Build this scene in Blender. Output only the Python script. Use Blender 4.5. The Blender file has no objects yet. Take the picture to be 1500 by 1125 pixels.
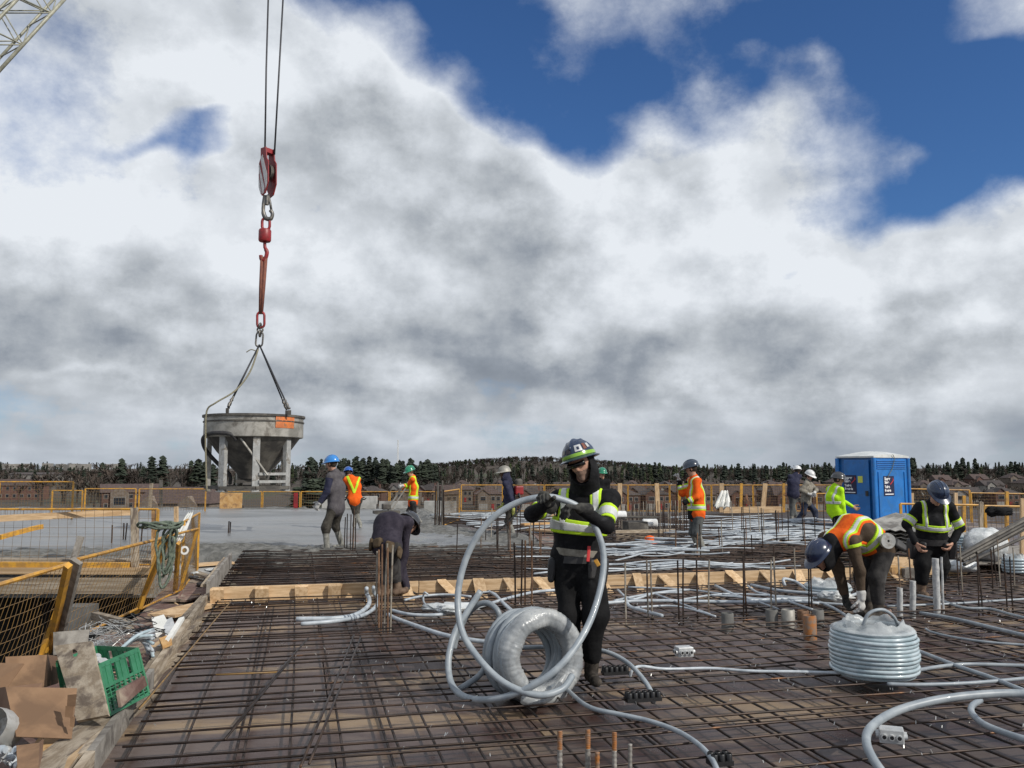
import bpy, math, random
import numpy as np
from mathutils import Vector as V, Matrix
random.seed(7); np.random.seed(7)
R = math.radians
scn = bpy.context.scene
COL = scn.collection

# ------------------------------------------------------------------ camera
HC = 1.57; FPX = 1250.0; HOR = 688.0
PITCH = math.atan((HOR - 562.5) / FPX)
cam_d = bpy.data.cameras.new('camera'); cam = bpy.data.objects.new('camera', cam_d); COL.objects.link(cam)
cam.location = (0, 0, HC); cam.rotation_euler = (math.pi / 2 + PITCH, 0, 0)
cam_d.sensor_fit = 'HORIZONTAL'; cam_d.sensor_width = 36; cam_d.lens = 36 * FPX / 1500
cam_d.clip_start = 0.05; cam_d.clip_end = 9000
scn.camera = cam
_f = V((0, math.cos(PITCH), math.sin(PITCH))); _u = V((0, -math.sin(PITCH), math.cos(PITCH)))
def ray(px, py): return _f * FPX + V((1, 0, 0)) * (px - 750) + _u * (562.5 - py)
def P(px, py, Y):                       # point of the place at distance Y that the photo shows at a pixel
    r = ray(px, py); return V((0, 0, HC)) + r * (Y / r.y)
def gp(px, py, z=0.0):                  # the same on a level surface
    r = ray(px, py); return V((0, 0, HC)) + r * ((z - HC) / r.z)

# ------------------------------------------------------------------ light
SUN_AZ, SUN_EL = R(126), R(37)
scn.view_settings.view_transform = 'Standard'; scn.view_settings.look = 'None'
scn.view_settings.exposure = 0.0; scn.view_settings.gamma = 1.0; scn.view_settings.use_curve_mapping = False
sd = bpy.data.lights.new('sun', 'SUN'); so = bpy.data.objects.new('sun', sd); COL.objects.link(so)
sd.energy = 3.5; sd.angle = R(0.6); sd.color = (1, .955, .88)
SD = V((math.sin(SUN_AZ) * math.cos(SUN_EL), math.cos(SUN_AZ) * math.cos(SUN_EL), math.sin(SUN_EL)))
so.rotation_euler = SD.to_track_quat('Z', 'Y').to_euler()

w = bpy.data.worlds.new('World'); scn.world = w; w.use_nodes = True
WN = w.node_tree; WN.nodes.clear()
class NG:                                # small node-writing helper
    def __init__(s, t): s.t = t
    def n(s, ty, **k):
        x = s.t.nodes.new(ty)
        for a, b in k.items(): setattr(x, a, b)
        return x
    def put(s, sock, v):
        if hasattr(v, 'is_output') or hasattr(v, 'links'): s.t.links.new(v, sock)
        else: sock.default_value = v
    def m(s, op, a, b=0.0, c=0.0, clamp=False):
        x = s.n('ShaderNodeMath', operation=op, use_clamp=clamp)
        for i, v in enumerate((a, b, c)): s.put(x.inputs[i], v)
        return x.outputs[0]
    def v(s, op, a, b=(0, 0, 0), sc=None):
        x = s.n('ShaderNodeVectorMath', operation=op)
        s.put(x.inputs[0], a); s.put(x.inputs[1], b)
        if sc is not None: s.put(x.inputs[3], sc)
        return x.outputs['Value'] if op in ('DOT_PRODUCT', 'LENGTH') else x.outputs[0]
    def noise(s, vec, scale=5, detail=6, rough=.55, dist=0):
        x = s.n('ShaderNodeTexNoise'); s.put(x.inputs['Vector'], vec)
        x.inputs['Scale'].default_value = scale; x.inputs['Detail'].default_value = detail
        x.inputs['Roughness'].default_value = rough; x.inputs['Distortion'].default_value = dist
        return x
    def rng(s, v, a, b, c=0.0, d=1.0, smooth=True):
        x = s.n('ShaderNodeMapRange', interpolation_type='SMOOTHSTEP' if smooth else 'LINEAR')
        s.put(x.inputs[0], v)
        for i, q in enumerate((a, b, c, d)): x.inputs[i + 1].default_value = q
        return x.outputs[0]
    def mix(s, f, a, b, mode='MIX'):
        x = s.n('ShaderNodeMix', data_type='RGBA', blend_type=mode)
        s.put(x.inputs[0], f); s.put(x.inputs[6], a if hasattr(a, 'links') else tuple(a)[:3] + (1,))
        s.put(x.inputs[7], b if hasattr(b, 'links') else tuple(b)[:3] + (1,))
        return x.outputs[2]
g = NG(WN)
STR = 0.085
tc = g.n('ShaderNodeTexCoord'); D = g.v('NORMALIZE', tc.outputs['Generated'])
sky = g.n('ShaderNodeTexSky', sky_type='NISHITA', sun_disc=False)
sky.sun_elevation = SUN_EL; sky.sun_rotation = SUN_AZ; sky.altitude = 200; sky.air_density = 1.0; sky.dust_density = .35; sky.ozone_density = 3.0
sx = g.n('ShaderNodeSeparateXYZ'); WN.links.new(D, sx.inputs[0])
zc = g.m('MAXIMUM', sx.outputs[2], 0.0)
iz = g.m('DIVIDE', 1.0, g.m('ADD', zc, 0.16))
q = g.v('MULTIPLY', g.v('SCALE', D, sc=iz), (1, 1, 0))          # cloud deck seen in perspective
warp = g.v('SCALE', g.v('SUBTRACT', g.noise(D, 3.4, 3, .6).outputs['Color'], (.5, .5, .5)), sc=.30)
DW = g.v('ADD', D, warp)
def blobs(lst):
    acc = None
    for (px, py, sxp, syp, amp) in lst:
        c = ray(px, py).normalized()
        k = g.v('MULTIPLY', g.v('SUBTRACT', DW, tuple(c)), (FPX / sxp, FPX / sxp, FPX / syp))
        e = g.m('MULTIPLY', g.m('EXPONENT', g.m('MULTIPLY', g.v('DOT_PRODUCT', k, k), -1.0)), amp)
        acc = e if acc is None else g.m('ADD', acc, e)
    return acc
cover = blobs([(770, 80, 210, 90, -.95), (890, 160, 110, 60, -.60), (575, 10, 120, 80, -.95), (1170, 5, 130, 50, -.95), (1320, 75, 120, 75, -1.15), (1450, 150, 120, 95, -1.0),
               (1430, 262, 120, 36, -.75), (235, 210, 70, 20, -.65), (1205, 395, 45, 16, -.55), (20, 130, 60, 40, -.15), (1100, 130, 85, 80, .45), (960, 20, 60, 50, .12),
               (1390, 15, 70, 20, .5), (1460, 205, 120, 14, .2), (340, 120, 330, 150, .3), (600, 250, 220, 60, .3), (1000, 290, 200, 60, .2), (750, 480, 1200, 150, .4)])
DS = g.v('MULTIPLY', D, (1, 1, 1.25))
fine = g.noise(DS, 13, 8, .66, 0)
DSW = g.v('ADD', DS, g.v('SCALE', g.v('SUBTRACT', fine.outputs['Color'], (.5, .5, .5)), sc=.05))
def puffs(vec, sc_, det):                # cauliflower lumps: inverted cell distance, a few octaves
    x = g.n('ShaderNodeTexVoronoi', feature='F1', normalize=True); g.put(x.inputs['Vector'], vec)
    x.inputs['Scale'].default_value = sc_; x.inputs['Detail'].default_value = det; x.inputs['Roughness'].default_value = .5; x.inputs['Lacunarity'].default_value = 2.2
    return g.m('SUBTRACT', 1.0, x.outputs['Distance'])
def dens(dv, qv, det, qd):
    a_ = g.noise(dv, 3.6, det, .52, 0).outputs[0]; c_ = g.noise(qv, 1.1, qd, .5, 0).outputs[0]
    return g.m('ADD', g.m('MULTIPLY', a_, .70), g.m('MULTIPLY', c_, .30)), a_
n0, nd = dens(DS, q, 8, 5)
pf = puffs(DSW, 6.2, 2)
nn = g.m('ADD', n0, g.m('MULTIPLY', g.m('SUBTRACT', pf, .62), .30))
sh = V((SD.x * .6, SD.y * .2, .8)).normalized() * .060
nns, _ = dens(g.v('ADD', DS, tuple(sh)), g.v('ADD', q, (.08, -.04, 0)), 3, 2)
wisp = g.m('SUBTRACT', fine.outputs[0], .5)
cv = g.m('ADD', g.m('ADD', g.m('MULTIPLY_ADD', g.m('SUBTRACT', nn, .5), 2.1, .24), g.m('MULTIPLY', wisp, .85)), cover)
mask = g.m('POWER', g.rng(cv, -.38, .36, 0, 1, False), 1.5)
lit = g.m('ADD', g.m('MULTIPLY', g.m('SUBTRACT', n0, nns), 3.2), g.m('MULTIPLY', g.m('SUBTRACT', pf, .62), .85))
dark = blobs([(150, 560, 460, 70, -.26), (700, 550, 420, 60, -.24), (1150, 590, 400, 50, -.16), (230, 440, 140, 36, -.20), (740, 290, 80, 45, -.28), (560, 320, 80, 40, -.12),
              (900, 570, 160, 30, -.14), (1460, 470, 70, 26, -.30), (1400, 590, 200, 40, -.10), (400, 110, 300, 120, .22), (150, 260, 200, 90, .16), (200, 350, 150, 45, .16), (470, 380, 130, 50, .10),
              (1130, 380, 190, 100, .18), (920, 500, 70, 40, .24), (1400, 370, 140, 80, .13), (1120, 150, 110, 90, .25), (850, 235, 90, 25, .2), (1290, 260, 70, 40, .16), (150, 610, 120, 12, .22), (520, 600, 200, 12, .2), (640, 640, 400, 12, .06)])
br = g.m('ADD', g.m('ADD', g.m('MULTIPLY_ADD', wisp, .95, .69), lit), g.m('ADD', dark, g.m('MULTIPLY', g.m('SUBTRACT', .5, nd), .35)))
br = g.m('ADD', br, g.rng(cv, .05, .5, .22, -.03))
br = g.m('MINIMUM', g.m('MAXIMUM', br, 0.0), 1.0)
ramp = g.n('ShaderNodeValToRGB'); WN.links.new(br, ramp.inputs[0])
cr = ramp.color_ramp; k = 1 / STR
def cc(r_, g_, b_, m_=1.0): return (r_ * k * m_, g_ * k * m_, b_ * k * m_, 1)
cr.elements[0].position = .0; cr.elements[0].color = cc(.19, .22, .265)
cr.elements[1].position = 1.0; cr.elements[1].color = cc(.80, .84, .89)
for ps, c3 in ((.3, (.29, .325, .375)), (.55, (.46, .495, .535)), (.8, (.65, .69, .74))):
    e = cr.elements.new(ps); e.color = cc(*c3)
skyc = g.mix(1.0, sky.outputs[0], (.50, .77, 1.10), 'MULTIPLY')
lowhz = g.rng(sx.outputs[2], .0, .10, .55, 0.0)
cld = g.mix(lowhz, ramp.outputs[0], cc(.34, .39, .46))
mask2 = g.m('MAXIMUM', mask, g.rng(sx.outputs[2], .01, .07, .9, 0.0))
colr = g.mix(mask2, skyc, cld)
bg = g.n('ShaderNodeBackground'); bg.inputs[1].default_value = STR; WN.links.new(colr, bg.inputs[0])
out = g.n('ShaderNodeOutputWorld'); WN.links.new(bg.outputs[0], out.inputs[0])

# ------------------------------------------------------------------ mesh helpers
ORG = {}
def tag(o, label=None, cat=None, group=None, kind=None):
    if label: o['label'] = label
    if cat: o['category'] = cat
    if group: o['group'] = group
    if kind: o['kind'] = kind
    return o
def root(name, loc, label, cat, group=None):
    o = bpy.data.objects.new(name, None); o.empty_display_size = .2; COL.objects.link(o); o.location = loc
    ORG[o] = V(loc); return tag(o, label, cat, group)
def frame_of(d, up=(0, 0, 1)):
    d = V(d).normalized(); up = V(up)
    if abs(d.dot(up.normalized())) > .98: up = V((0, 1, 0)) if abs(d.y) < .9 else V((1, 0, 0))
    s = d.cross(up).normalized(); return d, s, s.cross(d).normalized()
def smooth_path(pts, step=4):
    pts = [V(p) for p in pts]
    if len(pts) < 3: return pts
    o = []
    for i in range(len(pts) - 1):
        a, b, c, d = pts[max(i - 1, 0)], pts[i], pts[i + 1], pts[min(i + 2, len(pts) - 1)]
        for k in range(step):
            t = k / step
            o.append(.5 * ((2 * b) + (c - a) * t + (2 * a - 5 * b + 4 * c - d) * t * t + (3 * b - a - 3 * c + d) * t ** 3))
    o.append(pts[-1]); return o
class MB:
    def __init__(s): s.v = []; s.f = []; s.m = []
    def add(s, vs, fs, mi=0):
        b = len(s.v); s.v += [tuple(x) for x in vs]; s.f += [tuple(i + b for i in f) for f in fs]; s.m += [mi] * len(fs); return s
    def obox(s, c, X, Y, Z, mi=0, jit=0):        # oriented box by half-axis vectors
        c, X, Y, Z = V(c), V(X), V(Y), V(Z); vs = []
        for k in (-1, 1):
            for j in (-1, 1):
                for i in (-1, 1):
                    p = c + X * i + Y * j + Z * k
                    if jit: p += V([random.uniform(-jit, jit) for _ in range(3)])
                    vs.append(p)
        return s.add(vs, [(0, 2, 3, 1), (4, 5, 7, 6), (0, 1, 5, 4), (2, 6, 7, 3), (0, 4, 6, 2), (1, 3, 7, 5)], mi)
    def box(s, c, size, rz=0, mi=0, jit=0):
        cz, sz = math.cos(rz), math.sin(rz)
        return s.obox(c, V((cz, sz, 0)) * size[0] / 2, V((-sz, cz, 0)) * size[1] / 2, V((0, 0, size[2] / 2)), mi, jit)
    def beam(s, p, q, w, h, up=(0, 0, 1), mi=0, jit=0):
        p, q = V(p), V(q); d, a, b = frame_of(q - p, up)
        return s.obox((p + q) / 2, (q - p) / 2, a * w / 2, b * h / 2, mi, jit)
    def tube(s, pts, r, n=6, mi=0, closed=False, caps=True):
        pts = [V(p) for p in pts]; N = len(pts); vs = []; up = None
        rs = r if isinstance(r, (list, tuple)) else [r] * N
        for i, p in enumerate(pts):
            if closed: t = pts[(i + 1) % N] - pts[i - 1]
            else: t = pts[min(i + 1, N - 1)] - pts[max(i - 1, 0)]
            if t.length < 1e-9: t = V((0, 0, 1))
            t.normalize()
            if up is None: _, a, b = frame_of(t)
            else:
                b = up - t * up.dot(t)
                if b.length < 1e-6: _, a, b = frame_of(t)
                else: b.normalize(); a = t.cross(b)
            up = b
            for k in range(n):
                an = 2 * math.pi * k / n
                vs.append(p + (a * math.cos(an) + b * math.sin(an)) * rs[i])
        fs = []
        for i in range(N if closed else N - 1):
            j = (i + 1) % N
            for k in range(n):
                k2 = (k + 1) % n; fs.append((i * n + k, i * n + k2, j * n + k2, j * n + k))
        if caps and not closed: fs.append(tuple(range(n))[::-1]); fs.append(tuple((N - 1) * n + k for k in range(n)))
        return s.add(vs, fs, mi)
    def lathe(s, prof, c, n=16, X=(1, 0, 0), Y=(0, 1, 0), Z=(0, 0, 1), mi=0, a0=0, a1=2 * math.pi):
        c, X, Y, Z = V(c), V(X), V(Y), V(Z); full = abs(a1 - a0 - 2 * math.pi) < 1e-6; M = n if full else n + 1; vs = []
        for (r, z) in prof:
            for k in range(M):
                an = a0 + (a1 - a0) * k / n
                vs.append(c + X * (r * math.cos(an)) + Y * (r * math.sin(an)) + Z * z)
        fs = []
        for i in range(len(prof) - 1):
            for k in range(n):
                k2 = (k + 1) % M; fs.append((i * M + k, i * M + k2, (i + 1) * M + k2, (i + 1) * M + k))
        return s.add(vs, fs, mi)
    def ell(s, c, X, Y, Z, nu=10, nv=7, mi=0):
        c, X, Y, Z = V(c), V(X), V(Y), V(Z)
        pr = [(math.sin(math.pi * (i + .0) / nv) + 1e-4, -math.cos(math.pi * i / nv)) for i in range(nv + 1)]
        return s.lathe(pr, c, nu, X, Y, Z, mi)
    def prism(s, pts, off, mi=0):                 # closed outline swept by a vector
        n = len(pts); off = V(off); a = [V(p) for p in pts]
        return s.add(a + [p + off for p in a], [tuple(range(n))[::-1], tuple(range(n, 2 * n))] + [(i, (i + 1) % n, n + (i + 1) % n, n + i) for i in range(n)], mi)
    def build(s, name, mats, parent=None, label=None, cat=None, group=None, kind=None, smooth=False, org=None, bevel=0):
        mats = mats if isinstance(mats, (list, tuple)) else [mats]
        if parent is not None: o0 = ORG[parent]
        elif org is not None: o0 = V(org)
        else:
            A = np.array(s.v); o0 = V(((A[:, 0].min() + A[:, 0].max()) / 2, (A[:, 1].min() + A[:, 1].max()) / 2, A[:, 2].min()))
        me = bpy.data.meshes.new(name); me.from_pydata([(x - o0.x, y - o0.y, z - o0.z) for x, y, z in s.v], [], s.f)
        for m_ in mats: me.materials.append(m_)
        if len(mats) > 1: me.polygons.foreach_set('material_index', s.m)
        if smooth:
            me.polygons.foreach_set('use_smooth', [True] * len(me.polygons))
            if smooth != 2 and hasattr(me, 'set_sharp_from_angle'): me.set_sharp_from_angle(angle=R(42))
        me.update()
        o = bpy.data.objects.new(name, me); COL.objects.link(o); ORG[o] = o0
        if parent is not None: o.parent = parent
        else: o.location = o0
        if bevel:
            b = o.modifiers.new('bevel', 'BEVEL'); b.width = bevel; b.segments = 2; b.limit_method = 'ANGLE'
        return tag(o, label, cat, group, kind)
KIDS = {}
def copy_thing(o, loc=None, rz=None, scale=None, label=None, parent=None):
    c = o.copy(); COL.objects.link(c)
    if parent is not None: c.parent = parent
    if loc is not None: c.location = loc
    if rz is not None: c.rotation_euler = (0, 0, rz)
    if scale is not None: c.scale = scale if isinstance(scale, (tuple, list)) else (scale,) * 3
    if label: c['label'] = label
    for k in list(o.children): copy_thing(k, parent=c)
    return c

# ------------------------------------------------------------------ materials
def mat(name, c1, c2=None, scale=6, rough=.7, metal=0, bump=0, bscale=None, lo=.38, hi=.62, var=0, coord='Object', c3=None, s3=1.3, lo3=.5, hi3=.62,
        detail=6, aniso=(1, 1, 1), spec=.5, trans=0, coat=0, sub=0, alpha=1, rvar=0):
    m_ = bpy.data.materials.new(name); m_.use_nodes = True; t = m_.node_tree; h = NG(t); b = t.nodes['Principled BSDF']
    b.inputs['Roughness'].default_value = rough; b.inputs['Metallic'].default_value = metal
    b.inputs['Specular IOR Level'].default_value = spec; b.inputs['Coat Weight'].default_value = coat
    if trans: b.inputs['Transmission Weight'].default_value = trans
    if alpha < 1: b.inputs['Alpha'].default_value = alpha
    tcx = h.n('ShaderNodeTexCoord'); oi = h.n('ShaderNodeObjectInfo')
    vec = h.v('ADD', h.v('MULTIPLY', tcx.outputs[coord], aniso), h.v('SCALE', (37.0, 19.0, 53.0), sc=oi.outputs['Random']))
    col = None
    if c2 is not None:
        nz = h.noise(vec, scale, detail, .6)
        fac = h.rng(nz.outputs[0], lo, hi)
        col = h.mix(fac, c1, c2)
        if c3 is not None: col = h.mix(h.rng(h.noise(vec, s3, 7, .62, .4).outputs[0], lo3, hi3), col, c3)
        if rvar: h.put(b.inputs['Roughness'], h.rng(nz.outputs[0], .3, .7, rough - rvar, rough + rvar))
    if var:
        hs = h.n('ShaderNodeHueSaturation'); h.put(hs.inputs['Color'], col if col is not None else tuple(c1)[:3] + (1,))
        h.put(hs.inputs['Value'], h.rng(oi.outputs['Random'], 0, 1, 1 - var, 1 + var, False)); col = hs.outputs[0]
    h.put(b.inputs['Base Color'], col if col is not None else tuple(c1)[:3] + (1,))
    if bump:
        bp = h.n('ShaderNodeBump'); bp.inputs['Strength'].default_value = 1; bp.inputs['Distance'].default_value = bump
        h.put(bp.inputs['Height'], h.noise(vec, bscale or scale * 3, 5, .6).outputs[0]); h.put(b.inputs['Normal'], bp.outputs[0])
    return m_
M = {}
def D_(k, *a, **kw): M[k] = mat(k, *a, **kw)
D_('ply_deck', (.050, .026, .021), (.112, .084, .072), 2.2, .40, c3=(.25, .175, .105), s3=.9, lo3=.51, hi3=.64, var=.32, bump=.003, bscale=30, rvar=.15, aniso=(.6, 1.6, 1))
D_('deck_base', (.03, .02, .017), (.05, .04, .035), 3)
D_('concrete_wet', (.165, .168, .168), (.24, .24, .235), .55, .38, c3=(.125, .127, .125), s3=.3, lo3=.48, hi3=.66, bump=.022, bscale=4.5, rvar=.12, aniso=(.5, 1.3, 1))
D_('concrete_rough', (.085, .083, .073), (.17, .165, .15), 5, .6, bump=.03, bscale=11)
D_('concrete', (.30, .295, .275), (.42, .41, .385), 3, .85, bump=.006, bscale=22, c3=(.2, .19, .175), lo3=.55, hi3=.7)
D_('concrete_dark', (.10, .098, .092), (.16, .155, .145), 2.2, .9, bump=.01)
D_('rebar', (.024, .017, .014), (.058, .037, .027), 7, .48, .45, var=.35, c3=(.17, .08, .035), s3=2.2, lo3=.6, hi3=.7)
D_('rebar_rust', (.10, .05, .025), (.21, .12, .07), 12, .75, .15, var=.25)
D_('rebar_pale', (.22, .19, .15), (.33, .30, .25), 12, .7, .2, var=.25, c3=(.13, .08, .05), s3=4)
D_('rust_rod', (.33, .125, .03), (.21, .15, .11), 20, .8, .1, bump=.002)
D_('rod', (.21, .195, .175), (.33, .31, .28), 25, .65, .3, bump=.002)
D_('wood', (.40, .26, .135), (.55, .39, .23), 5, .75, coord='Generated', var=.22, bump=.002, bscale=24, c3=(.25, .16, .09), s3=2.5, lo3=.6, hi3=.72)
D_('wood_old', (.225, .175, .12), (.37, .31, .235), 6, .85, coord='Generated', var=.22, bump=.004, bscale=24, c3=(.13, .10, .075), s3=3)
D_('wood_grey', (.20, .18, .155), (.31, .285, .25), 8, .85, var=.2, bump=.004, c3=(.12, .105, .09), s3=4)
D_('wood_red', (.115, .06, .048), (.19, .125, .10), 7, .8, var=.25, bump=.003, c3=(.30, .24, .18), s3=3)
D_('ply_orange', (.46, .255, .09), (.56, .35, .15), 6, .7, var=.12, c3=(.30, .17, .08), s3=5)
D_('yellow', (.56, .285, .03), (.36, .19, .045), 9, .5, var=.12, bump=.001, c3=(.19, .12, .06), s3=6, lo3=.6, hi3=.7)
D_('yellow_wire', (.24, .14, .045), (.15, .095, .045), 9, .55)
D_('brown_wire', (.23, .14, .055), (.15, .10, .055), 9, .6)
D_('pipe', (.22, .25, .275), (.30, .33, .35), 9, .42, var=.10, coat=.1)
D_('pipe_pale', (.31, .345, .375), (.44, .475, .505), 9, .4, var=.08)
D_('pipe_blue', (.31, .39, .42), (.44, .51, .54), 9, .25, coat=.5)
D_('wrap', (.30, .315, .325), (.60, .61, .60), 5, .25, lo=.40, hi=.64, detail=9, bump=.005, bscale=22, coat=.15, alpha=.62)
D_('film', (.42, .44, .44), (.66, .67, .66), 6, .3, bump=.012, bscale=14)
D_('coil_film', (.42, .45, .46), (.62, .64, .64), 6, .28, bump=.008, bscale=16, alpha=.55)
D_('steel_grey', (.225, .213, .185), (.39, .37, .33), 2.6, .55, .35, c3=(.14, .125, .105), s3=1.6, lo3=.54, hi3=.66, bump=.004, bscale=12)
D_('steel_dark', (.055, .05, .045), (.13, .118, .10), 3, .7, .2, bump=.004, c3=(.20, .19, .17), s3=3, lo3=.62, hi3=.72)
D_('steel_pale', (.33, .33, .315), (.47, .465, .445), 5, .5, .3, c3=(.24, .22, .19), s3=5)
D_('red_paint', (.30, .018, .022), (.20, .02, .02), 6, .45, bump=.001)
D_('white_paint', (.72, .70, .68), (.6, .58, .55), 7, .5)
D_('orange_patch', (.62, .17, .035), (.45, .13, .04), 9, .6, c3=(.25, .12, .06), s3=8)
D_('cable', (.05, .05, .055), None, rough=.5, metal=.6)
D_('chain', (.12, .12, .12), (.22, .2, .17), 20, .5, .7)
D_('sling', (.21, .075, .045), (.15, .055, .04), 12, .8)
D_('rope_green', (.075, .10, .075), (.15, .18, .135), 30, .85, bump=.004, bscale=60)
D_('rope_tan', (.24, .22, .15), (.16, .145, .10), 30, .85)
D_('black_rubber', (.018, .018, .02), (.035, .033, .033), 12, .6)
D_('black_plastic', (.012, .012, .013), None, rough=.45)
D_('boom', (.36, .35, .27), (.24, .235, .18), 5, .5, .1)
D_('cardboard', (.20, .115, .062), (.26, .155, .085), 4, .85, var=.12, bump=.001, c3=(.155, .09, .05), s3=2)
D_('card_shade', (.16, .09, .055), (.20, .12, .075), 4, .85)  # darker copy of the cardboard, shade put into side and back panels
D_('crate_green', (.018, .125, .055), (.03, .17, .08), 8, .45)
D_('box_grey', (.42, .43, .43), (.55, .555, .55), 12, .4, .2)
D_('foam', (.60, .60, .56), (.70, .69, .65), 6, .8)
D_('potty_blue', (.012, .14, .43), (.018, .17, .50), 4, .38, bump=.001, coat=.15, c3=(.022, .14, .38), s3=3)
D_('potty_dark', (.008, .06, .21), (.010, .07, .24), 4, .4)
D_('potty_roof', (.52, .54, .53), (.64, .65, .63), 4, .45, c3=(.42, .42, .37), s3=4, lo3=.6, hi3=.75)
D_('print_navy', (.008, .012, .05), None, rough=.5)
D_('print_white', (.78, .78, .78), None, rough=.5)
D_('print_red', (.55, .03, .03), None, rough=.5)
D_('print_yellow', (.62, .66, .10), None, rough=.5)
D_('asphalt', (.05, .05, .052), (.075, .075, .076), 2, .9)
D_('terrain', (.046, .036, .025), (.066, .050, .036), .012, .95, c3=(.044, .050, .022), s3=.006, lo3=.54, hi3=.66, detail=8)
D_('hole', (.012, .011, .010), (.025, .023, .02), 1.5, .9)  # near-black colour carries the shade down in the void
# ------------------------------------------------------------------ site frame: the slab runs 14 degrees off the view
TH = R(14.0); SV = V((math.cos(TH), math.sin(TH), 0)); SU = V((-math.sin(TH), math.cos(TH), 0))
def S(a, b, z=0.0): return SV * a + SU * b + V((0, 0, z))
def ab(p): return p.dot(SV), p.dot(SU)
def struct(mb, name, m_, **k): return mb.build(name, m_, kind='structure', **k)
KA = -1.0                                   # kerb line (a), left edge of the deck bay
BB = 10.7                                   # timber stop-end line (b)

# ------------------------------------------------------------------ terrain
def sst(x, a, b):
    t = np.clip((x - a) / (b - a), 0, 1); return t * t * (3 - 2 * t)
def TZ(x, y):
    x = np.asarray(x, float); y = np.asarray(y, float); d = np.hypot(x, y)
    z = -13.5 + 7.5 * sst(d, 470, 800) + 9 * sst(d, 800, 1700)
    z = z + 17 * np.exp(-((x - 20) / 150) ** 2 - ((y - 1000) / 160) ** 2) * sst(d, 600, 900)
    z = z + 4 * np.exp(-((x - 520) / 260) ** 2 - ((y - 900) / 200) ** 2)
    z = z - 6 * np.exp(-((x + 600) / 380) ** 2 - ((y - 900) / 260) ** 2) * sst(d, 500, 800)
    return z + 1.2 * np.sin(x * .011 + 1) * np.sin(y * .009) * sst(d, 300, 600)
mb = MB(); rr = np.concatenate([[0, 30, 80, 150, 220], np.arange(260, 1500, 40), [1700, 2100, 2700, 3500, 5000, 7000]]); na = 96
vs = []
for r_ in rr:
    for k in range(na):
        a = 2 * math.pi * k / na; x, y = r_ * math.sin(a), r_ * math.cos(a); vs.append((x, y, float(TZ(x, y))))
fs = [(i * na + k, (i + 1) * na + k, (i + 1) * na + (k + 1) % na, i * na + (k + 1) % na) for i in range(len(rr) - 1) for k in range(na)]
mb.add(vs, fs); struct(mb, 'ground', M['terrain'], smooth=2, org=(0, 0, -11.5))
def road(name, pts, wd):
    mb = MB(); pts = smooth_path([V((x, y, 0)) for x, y in pts], 6); vs = []
    for i, p in enumerate(pts):
        t = (pts[min(i + 1, len(pts) - 1)] - pts[max(i - 1, 0)]).normalized(); n = V((-t.y, t.x, 0))
        for s_ in (-1, 1):
            qv = p + n * s_ * wd / 2; vs.append((qv.x, qv.y, float(TZ(qv.x, qv.y)) + .35))
    mb.add(vs, [(2 * i, 2 * i + 1, 2 * i + 3, 2 * i + 2) for i in range(len(pts) - 1)])
    struct(mb, name, M['asphalt'])
road('road', [(-130, 190), (-128, 260), (-150, 330), (-188, 420), (-225, 520)], 9)
road('road', [(-110, 268), (0, 290), (120, 285), (240, 300)], 9)

# ------------------------------------------------------------------ building shell, lower floor, deck
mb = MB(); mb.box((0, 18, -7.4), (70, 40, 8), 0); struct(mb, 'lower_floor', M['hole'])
def quad_slab(mb, pts, z0, z1, mi=0): mb.prism([V((p[0], p[1], z0)) for p in pts], (0, 0, z1 - z0), mi)
# deck body (right of the kerb) under the plywood
mb = MB(); quad_slab(mb, [S(KA, -2), S(26, -2), S(26, 30), S(KA, 30)], -.45, -.03); struct(mb, 'deck', M['deck_base'])
deck = bpy.data.objects['deck']
for bi in range(-1, 19):
    for ai in range(0, 9):
        a0 = KA + .02 + ai * 2.44 - (1.22 if bi % 2 else 0); a1 = a0 + 2.43; b0 = bi * 1.22 + .12; b1 = b0 + 1.212
        a0 = max(a0, KA + .02)
        if a1 - a0 < .3: continue
        c = S((a0 + a1) / 2, (b0 + b1) / 2)
        if c.y > 6 and abs(c.x) > .66 * c.y + 1.5: continue
        mb = MB(); mb.obox(c + V((0, 0, -.012 + random.uniform(-.0015, .0015))), SV * (a1 - a0) / 2, SU * (b1 - b0) / 2, V((0, 0, .009)))
        mb.build('plywood_sheet', M['ply_deck'], parent=deck)
# far deck strip + site slab to the far edge
FE = 33.5
mb = MB(); quad_slab(mb, [(-26, 23.0), (30, 23.0), (30, FE), (-26, FE)], -.5, -.055); struct(mb, 'slab', M['concrete_dark'])
# left walkway of loose timber between kerb and void
mb = MB(); quad_slab(mb, [gp(-150, 1400), S(KA - .03, 2.0), S(KA - .03, 13.2), gp(258, 836), gp(205, 893), gp(60, 966), gp(-120, 1100)], -.4, -.06); struct(mb, 'walkway', M['wood_red'])
# concrete beam + slab on the far side of the void
HY = 13.6
mb = MB(); quad_slab(mb, [(-26, HY), (S(KA - .05, 14.4).x - .2, HY), (S(KA - .05, 16).x, 16.2), (-26, 16.2)], -.42, -.06); struct(mb, 'beam', M['concrete'])
mb = MB()
for x in (-16, -11.5, -8.2, -6.3): mb.box((x, 12.4 + random.random(), -2), (.35, .35, 3.2), 0)
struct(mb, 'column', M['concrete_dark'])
mb = MB(); mb.box((-14, 15.6, -2), (26, .3, 2.6), 0); struct(mb, 'lower_wall', M['hole'])

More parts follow.
